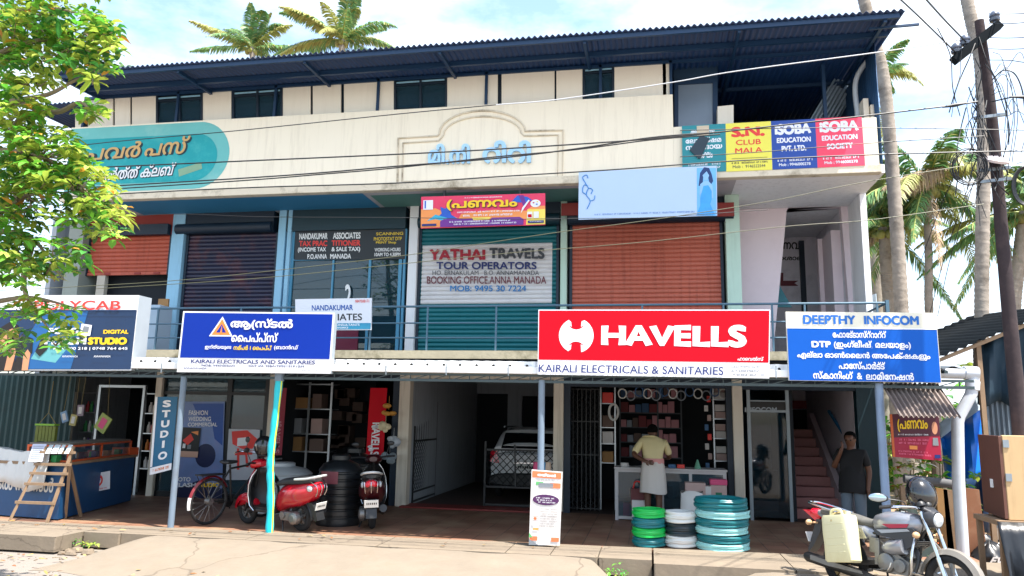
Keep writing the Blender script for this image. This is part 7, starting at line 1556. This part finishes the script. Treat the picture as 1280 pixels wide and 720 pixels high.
# wooden cabinet on a stand and black sheets below it
Yk = -4.85; t = thing('wooden_cabinet', 'old wooden cabinet with brown side standing on a covered table', 'cabinet', (at(1265, 650, Yk).x, Yk, 0))
tl, bl = at(1252, 544, Yk), at(1252, 650, Yk); tr = at(1345, 548, Yk); lx = at(1231, 600, Yk+.55)
m_ply = M('pale plywood', '#b99b72', .75, var=.15, scale=3, dirt='#8a6c48', dirt_amt=.5, streak=1); m_brn = M('brown cabinet side', '#5d3a2e', .7, var=.15, dirt='#3b2620', dirt_amt=.4)
g = MB(); g.box((tl.x, Yk, bl.z), (tr.x, Yk+.04, tl.z)); g.build('front', m_ply, t, bevel=.008)
g = MB(); dv = Vector((lx.x-tl.x, .55, 0)); g.prism([(0, bl.z+.01), (1, bl.z+.03), (1, tl.z), (0, tl.z-.01)], lambda u, v, d: Vector((tl.x-.004, Yk+.002, v))+Vector((dv.x*u, dv.y*u, 0))+Vector((d, 0, 0)), 0, -.03); sd = g.build('side', m_brn, t, bevel=.006)
g = MB(); g.prism([(tl.x, Yk+.045), (tr.x, Yk+.045), (tr.x, Yk+.6), (tl.x+dv.x, Yk+.6)], lambda u, v, d: Vector((u, v, d)), tl.z-.03, tl.z-.06); g.prism([(tl.x, Yk+.045), (tr.x, Yk+.045), (tr.x, Yk+.6), (tl.x+dv.x, Yk+.6)], lambda u, v, d: Vector((u, v, d)), bl.z+.03, bl.z+.06); g.build('shelf', m_ply, t)
g = MB(); 
for k in (.1, .5): p = Vector((tl.x, Yk, tl.z+(bl.z-tl.z)*k)); g.box(p+Vector((.002,-.012,-.04)), p+Vector((.06,-.002,.04)))
g.build('hinge', m_steel, t)
g = MB(); q = tl+dv*.45+Vector((-.045,0,-.52)); g.obox(q, (.012,.05,.09)); g.build('paper_tag', m_wht, t)
t = thing('covered_table', 'low table hidden under crumpled black plastic sheets', 'table', (at(1262, 700, Yk).x, Yk+.1, -.19)); zb_ = bl.z-.004
g = MB(); g.box((tl.x-.12, Yk-.05, zb_-.05), (tr.x, Yk+.6, zb_)); g.build('table_top', m_wood, t)
for x in (tl.x-.08, tr.x-.1):
    for y in (Yk, Yk+.55): g = MB(); g.bar((x, y, -.19), (x, y, zb_-.05), .05); g.build('leg', m_wood, t)
g = MB(); rr_ = []
for j in range(8):
    v = j/7; rr_.append([Vector((tl.x-.14+(tr.x-tl.x+.14)*i/22, Yk-.06-.26*v-.07*math.sin(i*1.7+v*2.2)*v, zb_-.01-(zb_+.17)*v)) for i in range(23)])
g.loft(rr_, closed=False, cap=False); g.build('black_sheet', M('black plastic sheet', '#17191d', .35, var=.3, bump=.6, bscale=7), t, solid=.006)
rnd = random.Random(9)
for k, (px, py, r_, lb) in enumerate(((1224, 690, .17, 'crumpled black plastic bag at the left of the covered table'), (1240, 705, .15, 'black bag with white printing in front of the covered table'), (1262, 700, .18, 'black plastic bag under the wooden cabinet'))):
    c_ = gr(px, py+8, -.19); g = MB(); rr_ = []
    for j in range(9):
        z = j/8; ra = r_*(math.sin(math.pi*min(1, .18+.82*z))**.7 if j < 8 else .05)*1.15; rr_.append([c_+Vector((ra*1.35*math.cos(q)*(1+.14*math.sin(q*5+j)+.08*math.sin(q*9+2*j)), ra*math.sin(q)*(1+.12*math.sin(q*4+j*2)), .36*z+.02*math.sin(q*6+j))) for q in (2*math.pi*i/30 for i in range(30))])
    g.loft(rr_); o = tag(g.build('plastic_bag', M('black plastic sheet', '#17191d', .35), None), lb, 'bag', 'black bags by the covered table')
    if k == 1:
        g = MB(); fb = lambda u, v, d=0: c_+Vector((-.16+.3*u, -.215-d+.06*abs(u-.5)**2, .06+.16*v)); put_text(g, 'EV', fb, .25, .3, .75, .9, .006, 0, .05, .2); g.build('print', m_ctn, o)
# weathered boards, log and post by the pipe
for k, (x0_, x1_, y0_, lb, mt) in enumerate(((1176, 1184, 612, 'narrow brown board leaning left of the pale post', m_cb), (1185, 1200, 614, 'pale weathered board left of the drain pipe', m_wood), (1207, 1224, 612, 'rusty brown board right of the drain pipe', M('rusty board', '#7d5238', .8, var=.25, dirt='#a58c72', dirt_amt=.5)))):
    Y_ = -2.6; a_, b_ = at(x0_, 690, Y_), at(x1_, y0_, Y_); g = MB(); g.prism([(a_.x, -.19), (b_.x+.04, -.19), (b_.x, b_.z), (a_.x, b_.z+.02)], lambda u, v, d: Vector((u, Y_+d, v)), 0, .05); tag(g.build('plank', mt, None, bevel=.005), lb, 'board', 'boards by the drain pipe')
g = MB(); g.tube([at(1130, 598, -2.75), at(1165, 602, -2.75), at(1202, 607, -2.75)], .06, 10); tag(g.build('log', M('grey log', '#5a5a5c', .8, var=.2), None), 'dark grey log lying across behind the helmet', 'log')
for px in (1128, 1200):
    g = MB(); x = at(px, 610, -2.72).x; g.bar((x, -2.72, -.19), (x, -2.72, at(px, 604, -2.75).z-.03), .06); tag(g.build('post', m_wood, None), 'wooden post holding up the %s end of the grey log' % ('left' if px < 1150 else 'right'), 'post', 'posts under the log')
g = MB(); rr_ = []; c_ = Vector((at(1135, 640, -2.9).x, -2.9, -.19))
for j in range(8): z = j/7; rr_.append([c_+Vector(((.42-.32*z)*math.cos(q)*(1+.12*math.sin(q*3+j)), (.25-.18*z)*math.sin(q), .75*z)) for q in (2*math.pi*i/24 for i in range(24))])
g.loft(rr_); tag(g.build('covered_heap', M('dark green sheet', '#1c2a26', .6, var=.3, bump=.5, bscale=6), None), 'heap under a dark green sheet behind the motorcycle', 'heap')
g = MB(); a_ = at(1092, 300, 1.5); g.corr((3.95, .2, ZT1-.3), (0, 1.7, 0), (0, 0, 1.45), 16, .018, (1,0,0), 0, per=6); tag(g.build('tin_sheet', M('grey tin panel', '#66727c', .5), None, solid=.004), 'grey tin sheet fixed upright outside the end pillar', 'sheet')
g = MB(); g.bar((3.95, .3, -.19), (3.95, .3, ZT1-.25), .05); g.bar((3.95, 1.8, -.19), (3.95, 1.8, ZT1-.25), .05); tag(g.build('sheet_post', m_wood, None), 'pair of thin posts under the grey tin sheet', 'post')

# ------------------------------------------------------------------ utility pole and cables
Yu = -4.4; m_pole = M('pole timber', '#3a3234', .9, var=.25, scale=4, bump=.5, bscale=12, dirt='#5a4a48', dirt_amt=.5, spec=.2); m_wire = M('black cable', '#15181c', .5, var=.1); m_wirel = M('pale cable', '#b9bcc0', .5, var=.05); m_wirey = M('yellowish cable', '#55563f', .5, var=.05); m_ins = M('insulator', '#4a5262', .3, var=.1, coat=.4)
q = tpx([(1224,26),(1240,150),(1253,300),(1266,440),(1278,560),(1291,700)], Yu); q[-1].z = -.2; q = q[::-1]
t = thing('utility_pole', 'dark leaning utility pole with crossarm and tangled cables', 'pole', q[0])
g = MB(); sp_ = spline(q, 5); g.tube(sp_, [.095-.0017*i for i in range(len(sp_))], 12); g.build('post', m_pole, t)
g = MB(); g.bar(at(1192, 76, Yu-.15), at(1249, 31, Yu-.15), .11, .1); g.build('crossarm', M('crossarm', '#10161b', .9, var=.2, spec=.15), t)
for px, py in ((1196, 70), (1207, 60), (1244, 30)):
    c_ = at(px, py, Yu-.15); g = MB(); g.lathe([(.02,-.02),(.02,.03),(.055,.04),(.06,.07),(.045,.085),(.058,.1),(.055,.13),(.03,.16),(0,.165)], c_, n=14); g.build('insulator', m_ins, t)
for px, py in ((1240, 146), (1246, 212), (1247, 226)):
    g = MB(); c_ = at(px-4, py, Yu-.14); g.bar(c_+Vector((-.16,0,-.01)), c_+Vector((.18,0,.02)), .035); g.build('bracket', m_steel, t)
g = MB(); g.lathe([(0,.05),(.09,.035),(.14,0),(.13,-.03),(0,-.04)], at(1246,200,Yu-.16), (.2,-.5,1), n=16); g.build('lamp_cap', M('pinkish lamp cap', '#cfc4c6', .5), t)
rnd = random.Random(77)
for k in range(24):
    y0_ = rnd.uniform(40, 200); x0_ = 1212+.1*y0_*.5+rnd.uniform(-14, 16); pts = [(x0_, y0_)]
    for j in range(4): pts.append((pts[-1][0]+rnd.uniform(-13, 13)+(2), pts[-1][1]+rnd.uniform(14, 34)))
    g = MB(); g.tube(spline([at(x, y, Yu-.14-.12*rnd.random()) for x, y in pts], 5), rnd.choice([.004,.005,.007]), 5, cap=False); g.build('service_wire', m_wire, t)
for k in range(5):
    g = MB(); cx_, cy_ = 1212+rnd.uniform(-2,2), 209+rnd.uniform(-2,2); rx, ry = 21+rnd.uniform(-2,3), 21+rnd.uniform(-3,2)
    g.tube([at(cx_+rx*math.cos(a_), cy_+ry*math.sin(a_), Yu-.2-.012*k) for a_ in (2*math.pi*i/28 for i in range(28))], .006, 6, closed=True)
    o = g.build('spare_coil', m_wire, t)
for k in range(5):
    g = MB(); g.tube([at(1283+(14+k)*math.cos(a_), 232+(22+k*.6)*math.sin(a_), Yu-.2-.012*k) for a_ in (2*math.pi*i/28 for i in range(28))], .008, 6, closed=True); g.build('spare_coil', m_wire, t)
for k in range(9):
    x0_, y0_ = rnd.uniform(1236, 1262), rnd.uniform(60, 200); g = MB(); g.tube(spline([at(x0_, y0_, Yu-.15), at(x0_+rnd.uniform(8,22), y0_+rnd.uniform(-20,10), Yu-.3), at(x0_+rnd.uniform(16,36), y0_+rnd.uniform(20,60), Yu-.3), at(x0_+rnd.uniform(4,24), y0_+rnd.uniform(60,130), Yu-.15)], 6), .004, 5, cap=False); g.build('service_wire', m_wire, t)
def wire(label, pts, r=.009, mat=m_wire, Y=(-5, -5), joint=None, grp='overhead cables'):
    n = len(pts); g = MB(); q = [at(x, y, Y[0]+(Y[1]-Y[0])*i/(n-1)) for i, (x, y) in enumerate(pts)]; g.tube(spline(q, 8), r, 6, cap=False)
    if joint:
        for a_, b_ in joint: g.tube([at(*a_, Y[1]), at((a_[0]+b_[0])/2, (a_[1]+b_[1])/2, Y[1]), at(*b_, Y[1])], [r, r*2.6, r], 8)
    return tag(g.build('overhead_cable', mat, None), label, 'cable', grp)
wire('thin dark cable across the blue mural', [(-60,213),(83,184),(300,163),(493,143),(620,131)], .006)
wire('thick pale cable rising to the right across the dark terrace', [(620,131),(700,124),(840,103),(920,89),(1100,65),(1200,50)], .0065, m_wirel)
wire('black cable crossing the upper half of the raised name', [(-60,218),(83,211),(300,201.5),(493,193),(620,186.5),(813,173.5),(1000,154),(1181,133),(1222,127)], .009, joint=[((1178,134),(1208,129))])
wire('thick twisted black cable crossing the lower half of the raised name', [(-60,245),(83,236),(300,223),(400,216),(493,208),(620,198),(720,186),(813,172),(900,165)], .009)
wire('second strand of the twisted cable below the raised name', [(-60,250),(83,240),(300,226),(400,218),(493,210),(620,196),(720,187),(813,175),(900,168)], .008)
wire('sagging black cable just above the painted soffit', [(-60,256),(83,246),(300,235),(493,229),(620,221),(760,212.5),(920,201),(1100,193),(1300,188)], .008)
wire('yellowish cable slanting over the purple shutter and the travel office panel', [(-60,366),(120,357),(260,347),(500,320),(600,305),(700,290),(820,274),(960,252),(1073,229),(1200,208)], .0045, m_wirey)
wire('lower yellowish cable slanting over the red brown shutter', [(120,361),(320,348),(500,330),(640,316),(800,303),(983,283),(1087,275),(1230,255)], .0045, m_wirey)
wire('thin cable level with the top of the teal shutter', [(60,282),(200,268),(330,271),(500,272),(620,274),(720,273),(820,271.5),(960,262)], .004)
wire('thin cable drooping across the banner row', [(850,196),(950,190),(1100,178),(1230,170)], .005)
wire('thin cable along the top of the banner row', [(850,163),(1000,160),(1120,160),(1300,163)], .005)
wire('cable leaving the pole top for the upper left of the sky', [(1110,-15),(1150,22),(1195,66)], .009, Y=(-7, -4.6))
wire('cable leaving the pole towards the top edge', [(1145,-15),(1180,24),(1207,52)], .01, Y=(-7, -4.6))
wire('thin drop wire hanging in the gap beside the pole', [(1172,35),(1188,70),(1191,110),(1200,145)], .005, Y=(-6, -4.6))
for k, (a_, b_, lb) in enumerate(((17, 16, 'topmost'), (29, 27, 'second'), (47, 46, 'third'), (61, 60, 'fourth'), (75, 79, 'fifth'))):
    wire('%s of the five cables running right from the pole head' % lb, [(1236, a_), (1262, a_+.5), (1300, b_), (1400, b_-4)], .005, Y=(-4.5, -5.5), grp='cables right of the pole')
wire('thick cable with a dark sleeve running right from the pole', [(1240,127),(1270,121),(1300,122),(1400,126)], .008, Y=(-4.6, -5.4), joint=[((1262,121),(1300,122))], grp='cables right of the pole')
wire('looped cable arching right of the pole', [(1240,100),(1254,88),(1268,92),(1277,110),(1281,135)], .008, Y=(-4.6, -4.7), grp='cables right of the pole')
for k, (a_, b_, lb) in enumerate((((1215,220), (1160,402), 'first'), ((1218,225), (1172,395), 'second'), ((1206,190), (1150,330), 'third'))):
    wire('%s of the drop wires slanting down behind the computer shop sign' % lb, [a_, ((a_[0]+b_[0])/2-6, (a_[1]+b_[1])/2+8), b_], .005, Y=(-4.6, -2), grp='drop wires')

# dry leaves and scraps blown along the pavement and the road edge
rnd = random.Random(55); g = MB()
for k in range(260):
    x = rnd.gauss(-8, 2.5) if k % 3 else rnd.uniform(-11, 7); y = rnd.choice([rnd.uniform(-4.9, -3.9), -5.1-abs(rnd.gauss(0, .4)), -5.9-abs(rnd.gauss(0, .3))])
    z = .024 if y > -4.6 and (x < -7.6 or x > .1) else (-.19 if y < -6 or x < -7.6 or x > 0 else None)
    if z is None: z = .03 if y > -4.4 else -.15
    leaf(g, Vector((x, y, z+.006)), (rnd.gauss(0,1), rnd.gauss(0,1), .05), rnd.uniform(.05,.11), .02, rnd.uniform(-.2,.1), rnd.randrange(2), rnd)
tag(g.build('fallen_leaves', [M('dry leaf', '#8a6236', .8, var=.3, island=.4), M('dry leaf pale', '#a39058', .8, var=.3, island=.4)], None), kind='stuff', label='dry leaves and scraps scattered along the pavement edge', cat='litter')

for k, (x, y, lb) in enumerate(((-7.35, -4.6, 'small weeds growing in the drain gap left of the grey pole'), (-.35, -4.55, 'small weeds growing in the drain gap below the price board'), (-9.4, -4.98, 'weeds at the foot of the kerb below the ladder stand'))):
    bush('weed_tuft', lb, 'plant', (x, y, -.2), (.22, .1, .16), 7, 60+k, .07, .014, stems=False)
